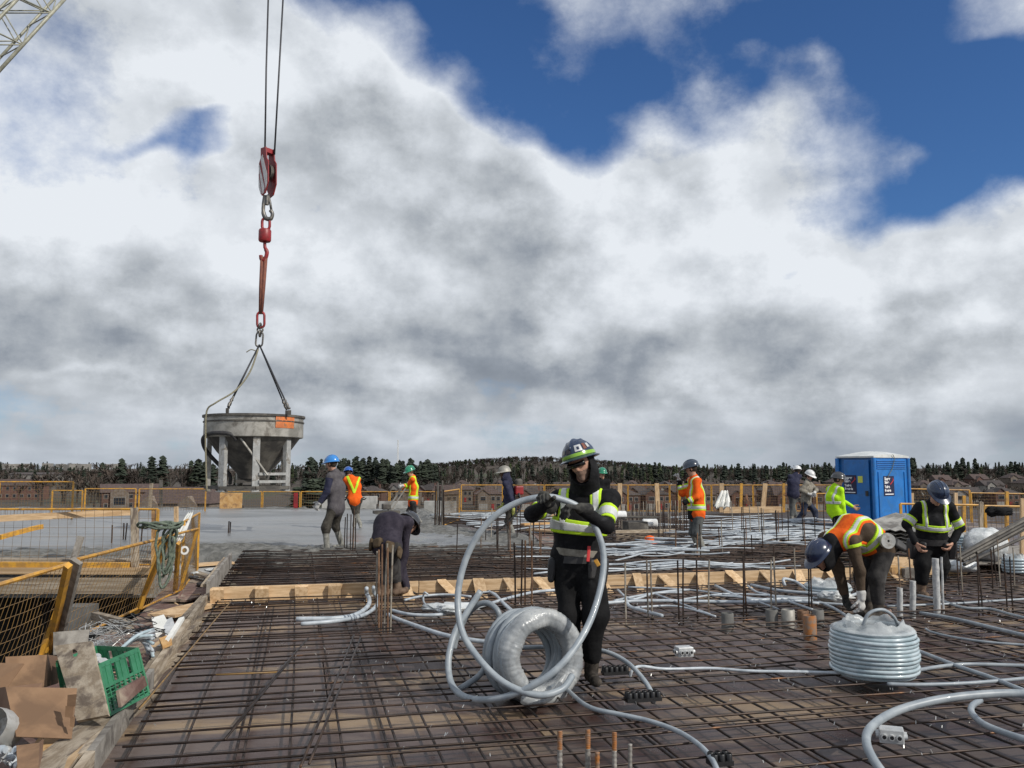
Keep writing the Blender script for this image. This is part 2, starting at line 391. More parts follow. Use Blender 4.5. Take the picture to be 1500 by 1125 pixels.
# ------------------------------------------------------------------ the pour: one lumpy sheet of fresh concrete
def inside(px, py, poly):
    c = False; n = len(poly)
    for i in range(n):
        x1, y1 = poly[i]; x2, y2 = poly[i - 1]
        if (y1 > py) != (y2 > py) and px < (x2 - x1) * (py - y1) / (y2 - y1) + x1: c = not c
    return c
def pdist(px, py, poly):
    best = 1e9
    for i in range(len(poly)):
        x1, y1 = poly[i]; x2, y2 = poly[i - 1]; dx, dy = x2 - x1, y2 - y1
        t = max(0, min(1, ((px - x1) * dx + (py - y1) * dy) / (dx * dx + dy * dy + 1e-9)))
        best = min(best, math.hypot(px - x1 - t * dx, py - y1 - t * dy))
    return best
front = [gp(x, y, .05) for x, y in ((290, 818), (352, 821), (392, 829), (440, 826), (500, 820), (560, 817), (640, 818), (720, 820), (800, 818), (862, 815), (868, 800), (800, 789), (715, 780), (655, 769), (645, 758), (642, 748))]
poly = [(-26, 13.9), (-6.6, 13.9)] + [(p.x, p.y) for p in front] + [(-2.6, FE - .3), (-26, FE - .3)]
def vnoise(x, y, s):
    return (math.sin(x * s + 1.3 * math.sin(y * s * .83 + 2)) * math.sin(y * s * 1.17 + 1.7 * math.sin(x * s * .71)) )
xs = list(np.arange(-26, -8, .5)) + list(np.arange(-8, 2.6, .085)); ys = list(np.arange(13.9, 15, .06)) + list(np.arange(15, 20, .085)) + list(np.arange(20, FE, .3))
mb = MB(); idx = {}
def pz(x, y):
    d = pdist(x, y, poly); s_ = d if inside(x, y, poly) else -d
    s_ += .10 * vnoise(x, y, 2.1) + .06 * vnoise(x + 9, y, 6.3)
    edge = sst(np.array(s_), -.12, .55); ro = 1 - float(sst(np.array(s_), .4, 3.2))
    rough = (.036 * vnoise(x, y, 9) + .022 * vnoise(x + 3, y + 5, 21) + .02 * vnoise(x, y + 2, 3.7)) * (.18 + ro) + random.uniform(-.016, .016) * ro
    return -.11 + .245 * float(edge) + rough * (.3 + .7 * float(edge)) if x > -6.6 or y > 14.2 else .12, ro
for j, y in enumerate(ys):
    for i, x in enumerate(xs):
        z, ro = pz(x, y); idx[i, j] = (len(mb.v), z, ro); mb.v.append((x, y, z))
for j in range(len(ys) - 1):
    for i in range(len(xs) - 1):
        c = [idx[i, j], idx[i + 1, j], idx[i + 1, j + 1], idx[i, j + 1]]
        if max(q_[1] for q_ in c) < -.075: continue
        mb.f.append(tuple(q_[0] for q_ in c)); mb.m.append(1 if sum(q_[2] for q_ in c) / 4 > .45 + .18 * vnoise(xs[i], ys[j], 2.3) else 0)
struct(mb, 'fresh_concrete', [M['concrete_wet'], M['concrete_rough']], smooth=2, org=(-8, 18, 0))

# ------------------------------------------------------------------ reinforcing mats
def in_pour(p): return inside(p.x, p.y, poly) and pdist(p.x, p.y, poly) > .5
def mat_bar(parent, p, q, r, m_, n=5):
    mb = MB(); L = (q - p).length; k = max(2, int(L / .9)); pts = []
    _, s1, _ = frame_of(q - p)
    ph = random.uniform(0, 6)
    for i in range(k + 1):
        t = i / k; pts.append(p.lerp(q, t) + V((0, 0, .006 * math.sin(ph + t * L * 1.7))) + s1 * .008 * math.sin(ph * 2 + t * L))
    mb.tube(pts, r, n); return mb.build('bar', m_, parent=parent, smooth=2)
near = root('rebar_mat', S(4, 7), 'near mat of tied reinforcing bars on brown plywood in front of the timber stop end', 'rebar mat')
b = 2.6; i = 0
while b < BB - .12:
    i += 1; dz = .075
    a0 = KA + .08 + random.uniform(0, .1); mat_bar(near, S(a0, b + random.uniform(-.03, .03), dz), S(11.5, b + random.uniform(-.06, .06), dz), .0072, M['rebar'])
    if i % 5 == 0: mat_bar(near, S(KA + .1, b + .09, dz), S(3.5 + random.uniform(-1, 2), b + .13, dz), .0072, M['rebar'])
    b += (.235 if b < 7.5 else .20) + random.uniform(-.02, .025)
a = KA + .16; i = 0
while a < 11:
    i += 1; mat_bar(near, S(a, 2.3, .055), S(a + random.uniform(-.05, .05), BB - .1, .055), .008, M['rebar'])
    if i % 3 == 0: mat_bar(near, S(a + .05, 2.3, .057), S(a + .065, BB - random.uniform(.1, 3), .057), .008, M['rebar'])
    a += .25 + random.uniform(-.03, .035)
for (x0, y0, x1, y1) in ((455, 1120, 527, 935), (438, 1124, 520, 930), (330, 1085, 430, 962), (340, 1067, 452, 935)):
    mat_bar(near, gp(x0, y0, .095), gp(x1, y1, .095), .008, M['rebar'])
mat_bar(near, gp(316, 989, .10), gp(408, 984, .10), .007, M['yellow_wire'])
mat_bar(near, gp(205, 1040, .10), gp(340, 878, .10), .007, M['yellow_wire'])
far = root('rebar_mat', S(5, 15), 'deeper double mat of reinforcing bars running from the timber stop end back to the pour', 'rebar mat')
b = BB + .15
while b < 25:
    for z in (.06, .17):
        a0 = KA + .1; a1 = min(13.5, 5.5 + b * .42)
        p, q_ = S(a0, b + random.uniform(-.04, .04), z), S(a1, b + random.uniform(-.08, .08), z)
        n_ = 40; t0 = 0
        while t0 < 1 and in_pour(p.lerp(q_, t0)): t0 += 1 / n_
        if b < 18 or z > .1: mat_bar(far, p.lerp(q_, t0 if t0 < .95 else 0), q_, .009, M['rebar'], 4)
    b += .235 if b < 15 else .34
a = KA + .15
while a < 13.2:
    for z in (.045, .155):
        p, q_ = S(a, BB + .1, z), S(a + random.uniform(-.06, .06), 24.5, z); t1 = 0
        while t1 < 1 and not in_pour(p.lerp(q_, t1)): t1 += .02
        mat_bar(far, p, p.lerp(q_, min(t1, 1)), .009, M['rebar'], 4)
    a += .36 + random.uniform(-.03, .03)
for k in range(16):      # bars tied on a skew
    x0 = random.uniform(560, 1300); y0 = random.uniform(795, 848); p = gp(x0, y0, .19); q_ = p + V((random.uniform(1.5, 2.6), random.uniform(-1.3, -.5), 0))
    if not in_pour(p) and ab(q_)[1] > BB + .1: mat_bar(far, p, q_, .009, M['rebar'], 4)
mb = MB()                 # tie-wire tails and bar supports scattered over the mat
D_('tie_wire', (.5, .5, .48), None, rough=.35, metal=.6)
for k in range(1700):
    c = S(random.uniform(KA + .2, 11), 2.6 + (BB - 2.8) * random.random() ** .8, .085)
    if vnoise(c.x, c.y, 1.7) < -.1: continue
    d = V((random.uniform(-1, 1), random.uniform(-1, 1), random.uniform(.6, 1.6))).normalized() * random.uniform(.010, .024)
    mb.tube([c, c + d], .0026, 3)
mb.build('tie_wires', M['tie_wire'], label='short bright tie wire ends sticking up all over the near rebar mat', cat='wire', kind='stuff')

# ------------------------------------------------------------------ timber: stop end, kerbs, walkway boards
st = root('timber_stop_end', S(3, BB), 'low timber stop end board with sloping kicker blocks crossing the whole deck', 'formwork')
a = KA + .05
while a < 8.4:
    L = random.uniform(2.2, 3.2); mb = MB(); zt = .165 + random.uniform(0, .015)
    mb.obox(S(a + L / 2, BB + random.uniform(-.01, .01), zt / 2 + .03), SV * (L / 2 - .004), SU * .019, V((0, 0, zt / 2)), 0, .004); mb.build('board', M['wood'], parent=st); a += L
a = KA + .12
while a < 8.3:
    p = S(a, BB - .025); mb = MB(); wv = random.uniform(.055, .09); hgt = random.uniform(.12, .17)
    if a < .5: mb.obox(p + V((0, 0, .10)) - SU * .03, SV * .075, SU * .02 + V((0, 0, .012)), V((0, 0, .095)) - SU * .02, 0, .006)
    else:
        sk = random.uniform(-.05, .10)
        mb.obox(p - SU * .12 + V((0, 0, .10)) + SV * sk * .5, SV * wv * .8, SU * .016 + V((0, 0, .016)), V((0, 0, hgt * .62)) + SU * .115 - SV * sk, 0, .004)
    mb.build('kicker_block', M['wood'], parent=st); a += random.uniform(.37, .52)
kb = root('timber_kerb', S(KA, 7), 'long timber kerb with a worn pale top along the left edge of the deck', 'formwork')
b = 2.6
for L, mk in ((2.35, 'wood_old'), (1.9, 'wood_grey'), (2.1, 'wood_old'), (1.75, 'wood_old')):
    mb = MB(); mb.obox(S(KA, b + L / 2, .055), SV * .021, SU * (L / 2 - .004), V((0, 0, .075)), 0, .006); mb.build('board', M[mk], parent=kb)
    mb = MB(); mb.obox(S(KA - .055, b + L / 2, .095 + random.uniform(-.015, .01)), SV * .032, SU * (L / 2 - .01) + SV * random.uniform(-.03, .03), V((0, 0, .019)), 0, .006); mb.build('rail', M['wood_old'], parent=kb)
    b += L
kb2 = root('timber_kerb', S(KA, 12.5), 'short grey timber kerb between stop end and poured concrete', 'formwork')
mb = MB(); mb.obox(S(KA, 12.6, .12), SV * .02, SU * 1.75, V((0, 0, .14)), 0, .006); mb.build('board', M['wood_grey'], parent=kb2)
mb = MB(); mb.obox(S(KA - .06, 12.5, .2), SV * .03, SU * 1.6, V((0, 0, .019)), 0, .006); mb.build('rail', M['wood_old'], parent=kb2)
# loose boards on the walkway and round the void
def plank(p, q_, wd, th, m_, label, group='loose boards on the left walkway', roll=0, name='plank'):
    mb = MB(); p, q_ = V(p), V(q_); d, s1, u1 = frame_of(q_ - p)
    s2 = s1 * math.cos(roll) + u1 * math.sin(roll); u2 = u1 * math.cos(roll) - s1 * math.sin(roll)
    n = 4; vs = []
    for i in range(n + 1):
        t = i / n; c = p.lerp(q_, t) + s2 * random.uniform(-.004, .004) + u2 * random.uniform(-.003, .003)
        if 0 < i < n: c += u2 * .004
        for aa, bb in ((-1, -1), (1, -1), (1, 1), (-1, 1)): vs.append(c + s2 * aa * wd / 2 + u2 * bb * th / 2)
    fs = [(0, 1, 2, 3), tuple(n * 4 + k for k in (3, 2, 1, 0))] + [(i * 4 + k, (i + 1) * 4 + k, (i + 1) * 4 + (k + 1) % 4, i * 4 + (k + 1) % 4) for i in range(n) for k in range(4)]
    mb.add(vs, fs); return mb.build(name, M[m_], label=label, cat='plank', group=group)
Z0 = -.04
for k, (x0, y0, x1, y1, wd, th, mk, z, lb) in enumerate([
    (285, 828, 352, 823, .30, .03, 'wood', .0, 'pale board lying at the edge of the poured concrete'),
    (300, 846, 345, 838, .24, .03, 'wood_old', .02, 'worn board behind the corner of the mesh fence'),
    (255, 880, 318, 862, .34, .025, 'wood_red', .0, 'wide reddish board next to the fence corner'),
    (236, 902, 318, 882, .36, .025, 'wood', .03, 'wide pale board crossing the walkway'),
    (245, 925, 312, 902, .10, .05, 'wood_old', .02, 'narrow board ending at the kerb'),
    (215, 960, 300, 905, .14, .03, 'wood', .0, 'long pale board lying along the kerb'),
    (250, 950, 292, 915, .06, .06, 'wood_old', .05, 'thin batten leaning on the kerb boards'),
    (195, 980, 270, 935, .20, .03, 'wood_red', .0, 'dark red formwork board in the middle of the walkway'),
    (165, 1040, 262, 960, .10, .04, 'wood_old', .01, 'old board running beside the green crate'),
    (120, 1080, 240, 1000, .22, .025, 'wood_red', -.01, 'broad dark board below the green crate'),
    (150, 1075, 226, 1015, .09, .05, 'wood_old', .03, 'weathered batten under the crate corner'),
    (40, 1150, 160, 1048, .16, .06, 'wood_old', .10, 'thick old plank sloping to the bottom left corner'),
    (85, 1150, 158, 1055, .05, .10, 'wood', .08, 'pale batten along the edge of the thick plank'),
    (20, 1180, 95, 1070, .20, .03, 'ply_orange', .10, 'orange plywood offcut in the bottom left corner'),
    (138, 902, 190, 916, .07, .07, 'wood_old', .18, 'short chunky timber end poking through the fence'),
    (285, 838, 340, 858, .12, .03, 'wood_old', .03, 'grey batten lying across the corner boards'),
    ]):
    plank(gp(x0, y0, Z0 + z + .02), gp(x1, y1, Z0 + z + .03), wd, th, mk, lb)
# timber lying along the far side of the void
vd = 'timbers along the far edge of the void'
plank((-16, HY - .1, .03), (-5.55, HY - .15, .02), .30, .10, 'wood', 'long pale timber lying on the far edge of the void', vd)
plank((-14, HY - .28, .12), (-5.9, HY - .2, .10), .10, .09, 'yellow', 'yellow rail lying on the pale timber by the void', vd)
plank((-10, HY + .25, .14), (-5.2, HY + .2, .12), .28, .05, 'wood_old', 'flat worn board behind the pale timber at the void', vd)
plank((-12, HY - .24, -.22), (-5.5, HY - .26, -.20), .05, .24, 'wood_old', 'edge board fixed below the pale timber at the void', vd)
plank(P(-40, 762, 13.3), P(192, 750, 13.9), .04, .10, 'wood', 'sloping pale handrail batten across the void fence', vd)
plank(P(0, 787, 14.6), P(62, 771, 15.5), .05, .08, 'yellow', 'sloping yellow rail behind the void fence', vd)
# ------------------------------------------------------------------ mesh guard panels
def fence_panel(p0, p1, h=1.0, lean=V((0, 0, 0)), label='', group=None, wire='brown_wire', sp=.06, r=.017, wr=.0028, parts=True, hs=.10, name='guard_panel', pm='yellow', split=False):
    p0, p1 = V(p0), V(p1); up = V((0, 0, h)) + lean; t = (p1 - p0); L = t.length
    rt = root(name, (p0 + p1) / 2, label, 'fence', group)
    A, B = p0 + V((0, 0, .04)), p1 + V((0, 0, .04)); T0, T1 = p0 + up, p1 + up
    MB().tube([T0, T1], r, 6).build('top_rail', M[pm], parent=rt, smooth=1)
    MB().tube([A, B], r * .8, 6).build('bottom_rail', M[pm], parent=rt, smooth=1)
    for e0, e1 in ((A, T0), (B, T1)): MB().beam(e0, e1, r * 2, r * 2, up=t).build('post', M[pm], parent=rt)
    mb = MB(); n = max(3, int(L / sp)); ud = up - V((0, 0, .04)); _, sn, _ = frame_of(t, up)
    bow = lambda s_, z_: sn * (.018 * math.sin(s_ * 9 + z_ * 4 + L * 3))
    for i in range(1, n):
        pts = [A.lerp(B, i / n) + ud * z_ + bow(i / n, z_) for z_ in (.0, .5, 1)]
        mb.tube(pts, wr, 3, caps=False)
    k = int(h / hs)
    for j in range(1, k):
        pts = [A.lerp(B, s_) + ud * (j / k) + bow(s_, j / k) for s_ in (0, .33, .66, 1)]
        mb.tube(pts, wr, 3, caps=False)
    mb.build('wire_mesh', M[wire], parent=rt)
    return rt
nf = 'mesh guard panels round the void'
fence_panel(gp(66, 962, -.05), gp(203, 896, -.05), .84, V((.27, -.05, 0)), 'yellow mesh guard panel leaning over the debris with green rope at its far end', nf, 'yellow_wire', .085, .018, .0024)
fence_panel(gp(-160, 1085, -.05), gp(60, 966, -.05), .82, V((.26, -.05, 0)), 'nearest mesh guard panel with weathered top rail at left edge', nf, 'yellow_wire', .085, .018, .0024)
fence_panel(gp(206, 897, -.05), gp(264, 869, -.05), .84, V((.20, .0, 0)), 'narrow mesh guard panel under the hanging green rope', nf, 'yellow_wire', .06, .016, .0024)
fence_panel(gp(266, 868, -.05), gp(289, 838, -.05), .93, V((.0, .0, 0)), 'end guard panel by the poured concrete with white cloth tied on', nf, 'yellow_wire', .06, .016, .0024)
fence_panel((-12.5, HY - .05, .05), (-5.58, HY - .02, .05), .90, V((0, 0, 0)), 'long guard panel of thin dark mesh on the far edge of the void', nf, 'brown_wire', .14, .020, .0026, hs=.15)
# timber posts that carry them
def post(p, q_, wd, th, m_, label, group=None, cat='post'):
    mb = MB(); mb.beam(p, q_, wd, th, up=(0, 1, 0), jit=.004); return mb.build('timber_post', M[m_], label=label, cat=cat, group=group)
post(gp(78, 964, -.1), P(112, 822, 6.95), .09, .035, 'wood_grey', 'grey timber stake behind the yellow post of the nearest panel')
MB().beam(gp(70, 964, -.1), P(100, 828, 6.85), .045, .05, up=(0, 1, 0)).build('fence_post', M['yellow'], label='yellow square post at the joint of the two near panels', cat='post')
MB().beam(gp(200, 897, -.1), P(247, 788, 9.2), .045, .05, up=(0, 1, 0)).build('fence_post', M['yellow'], label='leaning yellow post below the green rope', cat='post')
MB().beam(gp(256, 872, -.1), P(262, 795, 10.4), .04, .05, up=(0, 1, 0)).build('fence_post', M['yellow'], label='yellow post just right of the hanging rope', cat='post')
post(P(198, 838, 13.4), P(197, 744, 13.5), .10, .06, 'wood_old', 'grey timber post in the void fence with small bars beside it')
post(P(225, 838, 13.55), P(225, 746, 13.6), .05, .05, 'ply_orange', 'orange post at the right end of the void fence')
post(P(107, 822, 13.4), P(119, 786, 13.5), .09, .05, 'wood_grey', 'short grey stake tilted against the void fence')
post(P(258, 765, 14.6), P(258, 742, 14.6), .06, .06, 'wood', 'pale post end behind the rope corner')
# far edge row
fg = 'yellow guard panels along the far edge of the slab'
def farp(x0, x1, Y=FE - .4, h=.98, y_off=0, label=None, lean=V((0, 0, 0)), Y1=None, wire='brown_wire'):
    a_ = P(x0, 700, Y); b_ = P(x1, 700, Y1 or Y); a_.z = b_.z = -.05 + y_off
    return fence_panel(a_, b_, h, lean, label or 'yellow mesh guard panel in the row along the far slab edge', fg, wire, .09, .020, .0045)
farp(126, 200, label='upright guard panel left of the bucket in front of the townhouses', Y=29)
farp(205, 302, label='dark mesh guard panel just left of the hanging bucket', Y=30, h=.95)
farp(0, 108, Y=25, h=1.02, lean=V((0, 0, .15)), y_off=.1, label='large tilted guard panel at the far left edge')
farp(78, 122, Y=29, h=.92, label='small guard panel behind the tilted one at far left')
for x0, x1, lb in ((326, 384, 'far guard panel directly below the bucket'), (386, 440, 'far guard panel below the right bucket legs'), (442, 500, 'far guard panel between bucket and walking worker'), (502, 570, 'far guard panel behind the two concrete workers'), (572, 640, 'far guard panel behind the worker with green helmet')):
    farp(x0, x1, Y=33, h=.78, label=lb)
farp(649, 673, Y=24.5, Y1=27.5, h=1.0, label='short guard panel turned edge on near the column bars')
for i, x0 in enumerate(range(676, 1166, 61)):
    farp(x0, x0 + 60, h=1.03, label=['far guard panel right of the angled panel', 'far guard panel behind the backpack worker', 'far guard panel left of the conduit worker', 'far guard panel hidden behind the conduit worker', 'far guard panel right of the conduit worker', 'far guard panel left of the stake worker', 'far guard panel behind the white cloth', 'far guard panel with leaning timber post', 'far guard panel behind the men in white helmets'][i])
for x, m_, lb, dx in ((908, 'wood', 'pale post in far fence right of conduit worker', 0), (962, 'wood', 'thick pale post in far fence left of stake worker', 2), (995, 'yellow', 'yellow post next to the stake worker', 0), (1086, 'yellow', 'yellow post right of the white cloth', -1), (1057, 'wood', 'pale post end above the white cloth', 0), (1121, 'wood', 'leaning pale post in far fence left of white helmets', -4), (1148, 'yellow', 'yellow post left of the white helmet pair', 0), (222, 'wood_old', 'timber post in far fence near the townhouses', -3), (236, 'steel_dark', 'thin dark pole in far fence near the townhouses', 0)):
    p = P(x + dx, 752, FE - 1.0); p.z = -.05; t_ = P(x, 708 if m_ != 'steel_dark' else 703, FE - 1.0)
    post(p, t_, .16 if m_ == 'wood' else .10, .08, m_, lb, 'posts in the far fence')
# right hand fences
rg = 'guard panels on the right behind the pallets'
def rp(x0, x1, Y, zt, h, label, **k):
    a_ = P(x0, zt, Y); b_ = P(x1, zt + (2 if x1 > 1400 else 0), Y); a_.z -= h; b_.z -= h; return fence_panel(a_, b_, h, V((0, 0, 0)), label, rg, 'yellow_wire', .10, .022, .004, **k)
rp(1319, 1440, 16.5, 738, .95, 'yellow rail panel behind the worker in harness', hs=.3)
rp(1442, 1560, 16.2, 741, .95, 'right edge guard panel with a black jacket on it', hs=.3)
rp(1330, 1420, 27, 716, 1.0, 'far guard panel right of the blue toilet')
rp(1422, 1540, 26, 722, 1.0, 'far guard panel at the right edge of the site')
rp(1196, 1232, 29, 723, .9, 'far guard panel between white helmets and blue toilet')
for x, y0, y1, Y, m_, lb in ((1437, 735, 812, 15.2, 'wood_old', 'thick timber post in front of the right fence'), (1412, 726, 790, 20, 'yellow', 'yellow post behind the harness worker'), (1475, 720, 800, 18, 'yellow', 'yellow post below the black jacket'), (1497, 730, 830, 13.5, 'wood', 'timber post cut by the right picture edge'), (1400, 722, 780, 21, 'wood', 'thin pale post behind the harness worker'), (1336, 722, 760, 24, 'wood', 'pale post just right of the blue toilet')):
    post(P(x, y1, Y), P(x, y0, Y), .055 * Y / 15, .05, m_, lb, 'posts on the right')
# low concrete blocks and plywood at the far edge
for x0, x1, y0, y1, m_, lb, cat in ((322, 354, 722, 748, 'ply_orange', 'orange plywood sheet standing under the bucket', 'plywood'), (473, 520, 726, 750, 'concrete', 'pale concrete block behind the walking worker', 'concrete block'), (527, 552, 727, 745, 'concrete', 'pale concrete block right of the orange vest worker', 'concrete block'), (556, 600, 734, 748, 'concrete', 'low pale block behind the green helmet worker', 'concrete block'), (622, 668, 734, 747, 'concrete', 'low pale kerb block beside the column bars', 'concrete block'), (430, 436, 722, 748, 'red_paint', 'dark red post under the bucket', 'post')):
    Y = 32.2; p = P(x0, y1, Y); q_ = P(x1, y1, Y); t_ = P(x0, y0, Y); hh = t_.z + .05
    MB().box(((p.x + q_.x) / 2, Y, hh / 2 - .05), (q_.x - p.x, .35 if 'concrete' in m_ else .03, hh), 0, 0, .01).build('concrete_block' if 'concrete' in m_ else 'plywood_sheet' if 'ply' in m_ else 'red_post', M[m_], label=lb, cat=cat)

# ------------------------------------------------------------------ bars standing up
def vbar(px, py, hpx, m_='rebar_pale', r=.009, z=0.0, lean=.02, name='starter_bar', par=None, label=None, group=None):
    p = gp(px, py, z); h = hpx * p.y / FPX; q_ = p + V((random.uniform(-lean, lean), random.uniform(-lean, lean), h))
    mb = MB().tube([p + V((0, 0, -.02)), p.lerp(q_, .5) + V((random.uniform(-.004, .004), 0, 0)), q_], r, 6)
    return mb.build('bar' if par else name, M[m_], parent=par, smooth=1, label=label, cat=None if par else 'rebar', group=group)
grp = 'starter bars in a row across the near deck'
for px, base, h, m_ in ((917, 916, 88, 'rebar_pale'), (950, 915, 91, 'rebar_pale'), (956, 916, 90, 'rebar_pale'), (995, 916, 92, 'rebar'), (1001, 914, 91, 'rebar'), (1022, 911, 88, 'rebar'), (1038, 910, 87, 'rebar_pale'), (1089, 911, 94, 'rebar'), (1094, 908, 88, 'rebar'), (1130, 906, 83, 'rebar_pale'), (1138, 905, 86, 'rebar_pale'), (1185, 900, 82, 'rebar'), (1190, 900, 78, 'rebar'), (1434, 902, 86, 'rebar'), (1440, 901, 84, 'rebar'), (1476, 898, 84, 'rebar'), (1484, 898, 80, 'rebar')):
    vbar(px, base, h, m_, .009, label='thin upright starter bar standing in the row across the near deck', group=grp)
def cluster(name, cx, cy, lst, label, r=.010):
    rt = root(name, gp(cx, cy), label, 'rebar', 'clusters of column starter bars')
    for px, py, h, m_ in lst: vbar(px, py, h, m_, r, par=rt)
    return rt
cluster('column_bars', 563, 928, [(555, 928, 118, 'rebar_rust'), (558, 930, 128, 'rebar_rust'), (563, 926, 125, 'rebar_pale'), (568, 929, 122, 'rebar_rust'), (572, 927, 124, 'rebar_pale'), (551, 924, 112, 'rebar_pale')], 'cluster of rusty column starter bars in front of the bent man in dark hoodie', .0085)
cluster('column_bars', 512, 815, [(504, 816, 57, 'rebar'), (508, 814, 60, 'rebar'), (513, 817, 62, 'rebar'), (517, 814, 68, 'rebar_rust'), (520, 816, 56, 'rebar'), (516, 818, 72, 'rebar')], 'cluster of dark column bars beside the walking worker in blue helmet')
cluster('column_bars', 644, 778, [(637, 777, 64, 'rebar'), (640, 778, 70, 'steel_dark'), (643, 779, 66, 'rebar'), (647, 777, 72, 'steel_dark'), (650, 778, 60, 'rebar')], 'tall dark column bars standing at the edge of the pour', .022)
cluster('column_bars', 765, 890, [(755, 893, 95, 'rebar'), (763, 894, 100, 'rebar'), (769, 892, 97, 'rebar_rust'), (779, 893, 98, 'rebar_rust')], 'four rusty column bars left of the conduit worker')
cluster('column_bars', 730, 822, [(729, 822, 64, 'rebar'), (745, 820, 62, 'rebar'), (748, 824, 58, 'rebar_rust'), (762, 792, 54, 'rebar'), (781, 820, 80, 'rebar'), (811, 820, 72, 'rebar')], 'spread group of dark column bars near the backpack worker')
cluster('column_bars', 1165, 810, [(1139, 811, 56, 'rebar'), (1155, 808, 62, 'rebar'), (1178, 806, 50, 'rebar'), (1195, 804, 48, 'rebar'), (1139, 798, 50, 'rebar')], 'group of dark bars in front of the men in white helmets')
cluster('column_bars', 1095, 795, [(1087, 796, 52, 'rebar'), (1100, 797, 56, 'rebar_pale'), (1113, 796, 54, 'rebar_pale'), (1116, 795, 50, 'rebar'), (1070, 760, 24, 'rebar_pale')], 'loose group of bars behind the stake worker')
cluster('column_bars', 1003, 795, [(990 - 18, 800, 58, 'rebar'), (998, 792, 52, 'rebar'), (1003, 790, 50, 'rebar'), (1006, 792, 54, 'rebar')], 'few dark bars at the left foot of the stake worker')
for k, (px, base, h) in enumerate([(random.uniform(1020, 1230), random.uniform(788, 838), random.uniform(42, 62)) for _ in range(20)] + [(random.uniform(660, 890), random.uniform(795, 838), random.uniform(40, 66)) for _ in range(16)] + [(random.uniform(1040, 1340), random.uniform(862, 900), random.uniform(55, 80)) for _ in range(9)] + [(random.uniform(1400, 1500), random.uniform(850, 885), random.uniform(55, 75)) for _ in range(6)]):
    vbar(px, base, h, random.choice(('rebar', 'rebar', 'rebar_pale', 'rebar_rust')), .0095, label='single thin upright bar standing ' + ('behind the stake worker and the bent orange worker' if k < 20 else 'at the pour edge either side of the conduit worker' if k < 36 else 'between the stop end and the bent orange worker' if k < 45 else 'near the steel bars at the right edge'), group='single upright bars among the mats')
wl_ = root('wall_starter_bars', gp(955, 788), 'dense double row of grey wall starter bars beside the stake worker', 'rebar', 'clusters of column starter bars')
for k in range(26):
    px = 904 + k * 3.9
    vbar(px + random.uniform(-1, 1), 788 - k * .2, 48 + random.uniform(-4, 3), 'rebar_pale' if k % 3 else 'rebar', .010, par=wl_)
    if k % 2: vbar(px + 2, 776 - k * .1, 40 + random.uniform(-4, 3), 'rebar', .010, par=wl_)
cluster('column_bars', 182, 790, [(163, 805, 35, 'rebar'), (180, 800, 33, 'rebar'), (183, 801, 34, 'rebar'), (206, 803, 36, 'rebar')], 'short dark bar ends rising from the slab behind the void fence', .015)
cluster('column_bars', 335, 790, [(334, 790, 26, 'rebar'), (336, 789, 24, 'rebar')], 'two short dark bars in the smooth wet concrete', .015)
# rusty threaded rods in the foreground
for px, top, base, m1, lb, rr_ in ((820, 1071, 1175, 'rod', 'grey threaded rod with a rusty tip, leftmost of the five', .0125), (861, 1069, 1175, 'rod', 'tallest rusty topped rod second from left', .0125), (875, 1102, 1180, 'rust_rod', 'short rusty rod between the tall ones', .011), (900, 1073, 1175, 'rod', 'rod with long rusty top second from right', .0115), (923, 1090, 1170, 'rod', 'thin pale rod without rust, rightmost of the five', .010)):
    p = gp(px, base); Y = p.y; t_ = P(px, top, Y); rt = root('anchor_rod', p, lb, 'rod', 'threaded rods standing in the foreground')
    n = 60; zs = [i / n for i in range(n + 1)]; spl = .74 if m1 == 'rod' and px != 923 else 1.0
    def rod(z0, z1, mm, nm):
        mb = MB(); k = 34
        pts = [p.lerp(t_, z0 + (z1 - z0) * i / k) for i in range(k + 1)]
        mb.tube(pts, [rr_ * (1.0 + .13 * math.sin(i * 1.9)) for i in range(k + 1)], 8)
        mb.build(nm, M[mm], parent=rt, smooth=2)
    rod(0, spl, m1, 'shaft')
    if spl < 1: rod(spl, 1, 'rust_rod', 'rusty_tip')
# stub sleeves and wrapped conduits
sg = 'pipe sleeves standing in the deck'
for px, top, base, r, m_, lb in ((1066, 899, 924, .060, 'concrete_dark', 'lone grey green pipe sleeve left of the group'), (1131, 894, 918, .060, 'concrete_dark', 'dull grey pipe sleeve at the left of the group'), (1155, 894, 920, .066, 'steel_grey', 'shiny grey pipe sleeve second in the group'), (1177, 895, 917, .058, 'rebar_rust', 'brown pipe sleeve behind the orange rusty one'), (1187, 903, 938, .060, 'rust_rod', 'orange rusty pipe sleeve'), (1199, 894, 918, .056, 'concrete_dark', 'grey sleeve right of the rusty sleeve'), (1299, 893, 912, .05, 'wood_red', 'small brown sleeve by the boot of the bent man')):
    p = gp(px, base); h = (base - top) * p.y / FPX
    MB().lathe([(r, 0), (r, h - .006), (r - .005, h), (r - .012, h), (r - .014, h - .02), (r - .016, .01)], p, 18).build('pipe_sleeve', M[m_], label=lb, cat='pipe', group=sg, smooth=1)
D_('pipe_rough', (.33, .34, .345), (.48, .48, .47), 22, .7, bump=.004, bscale=40)
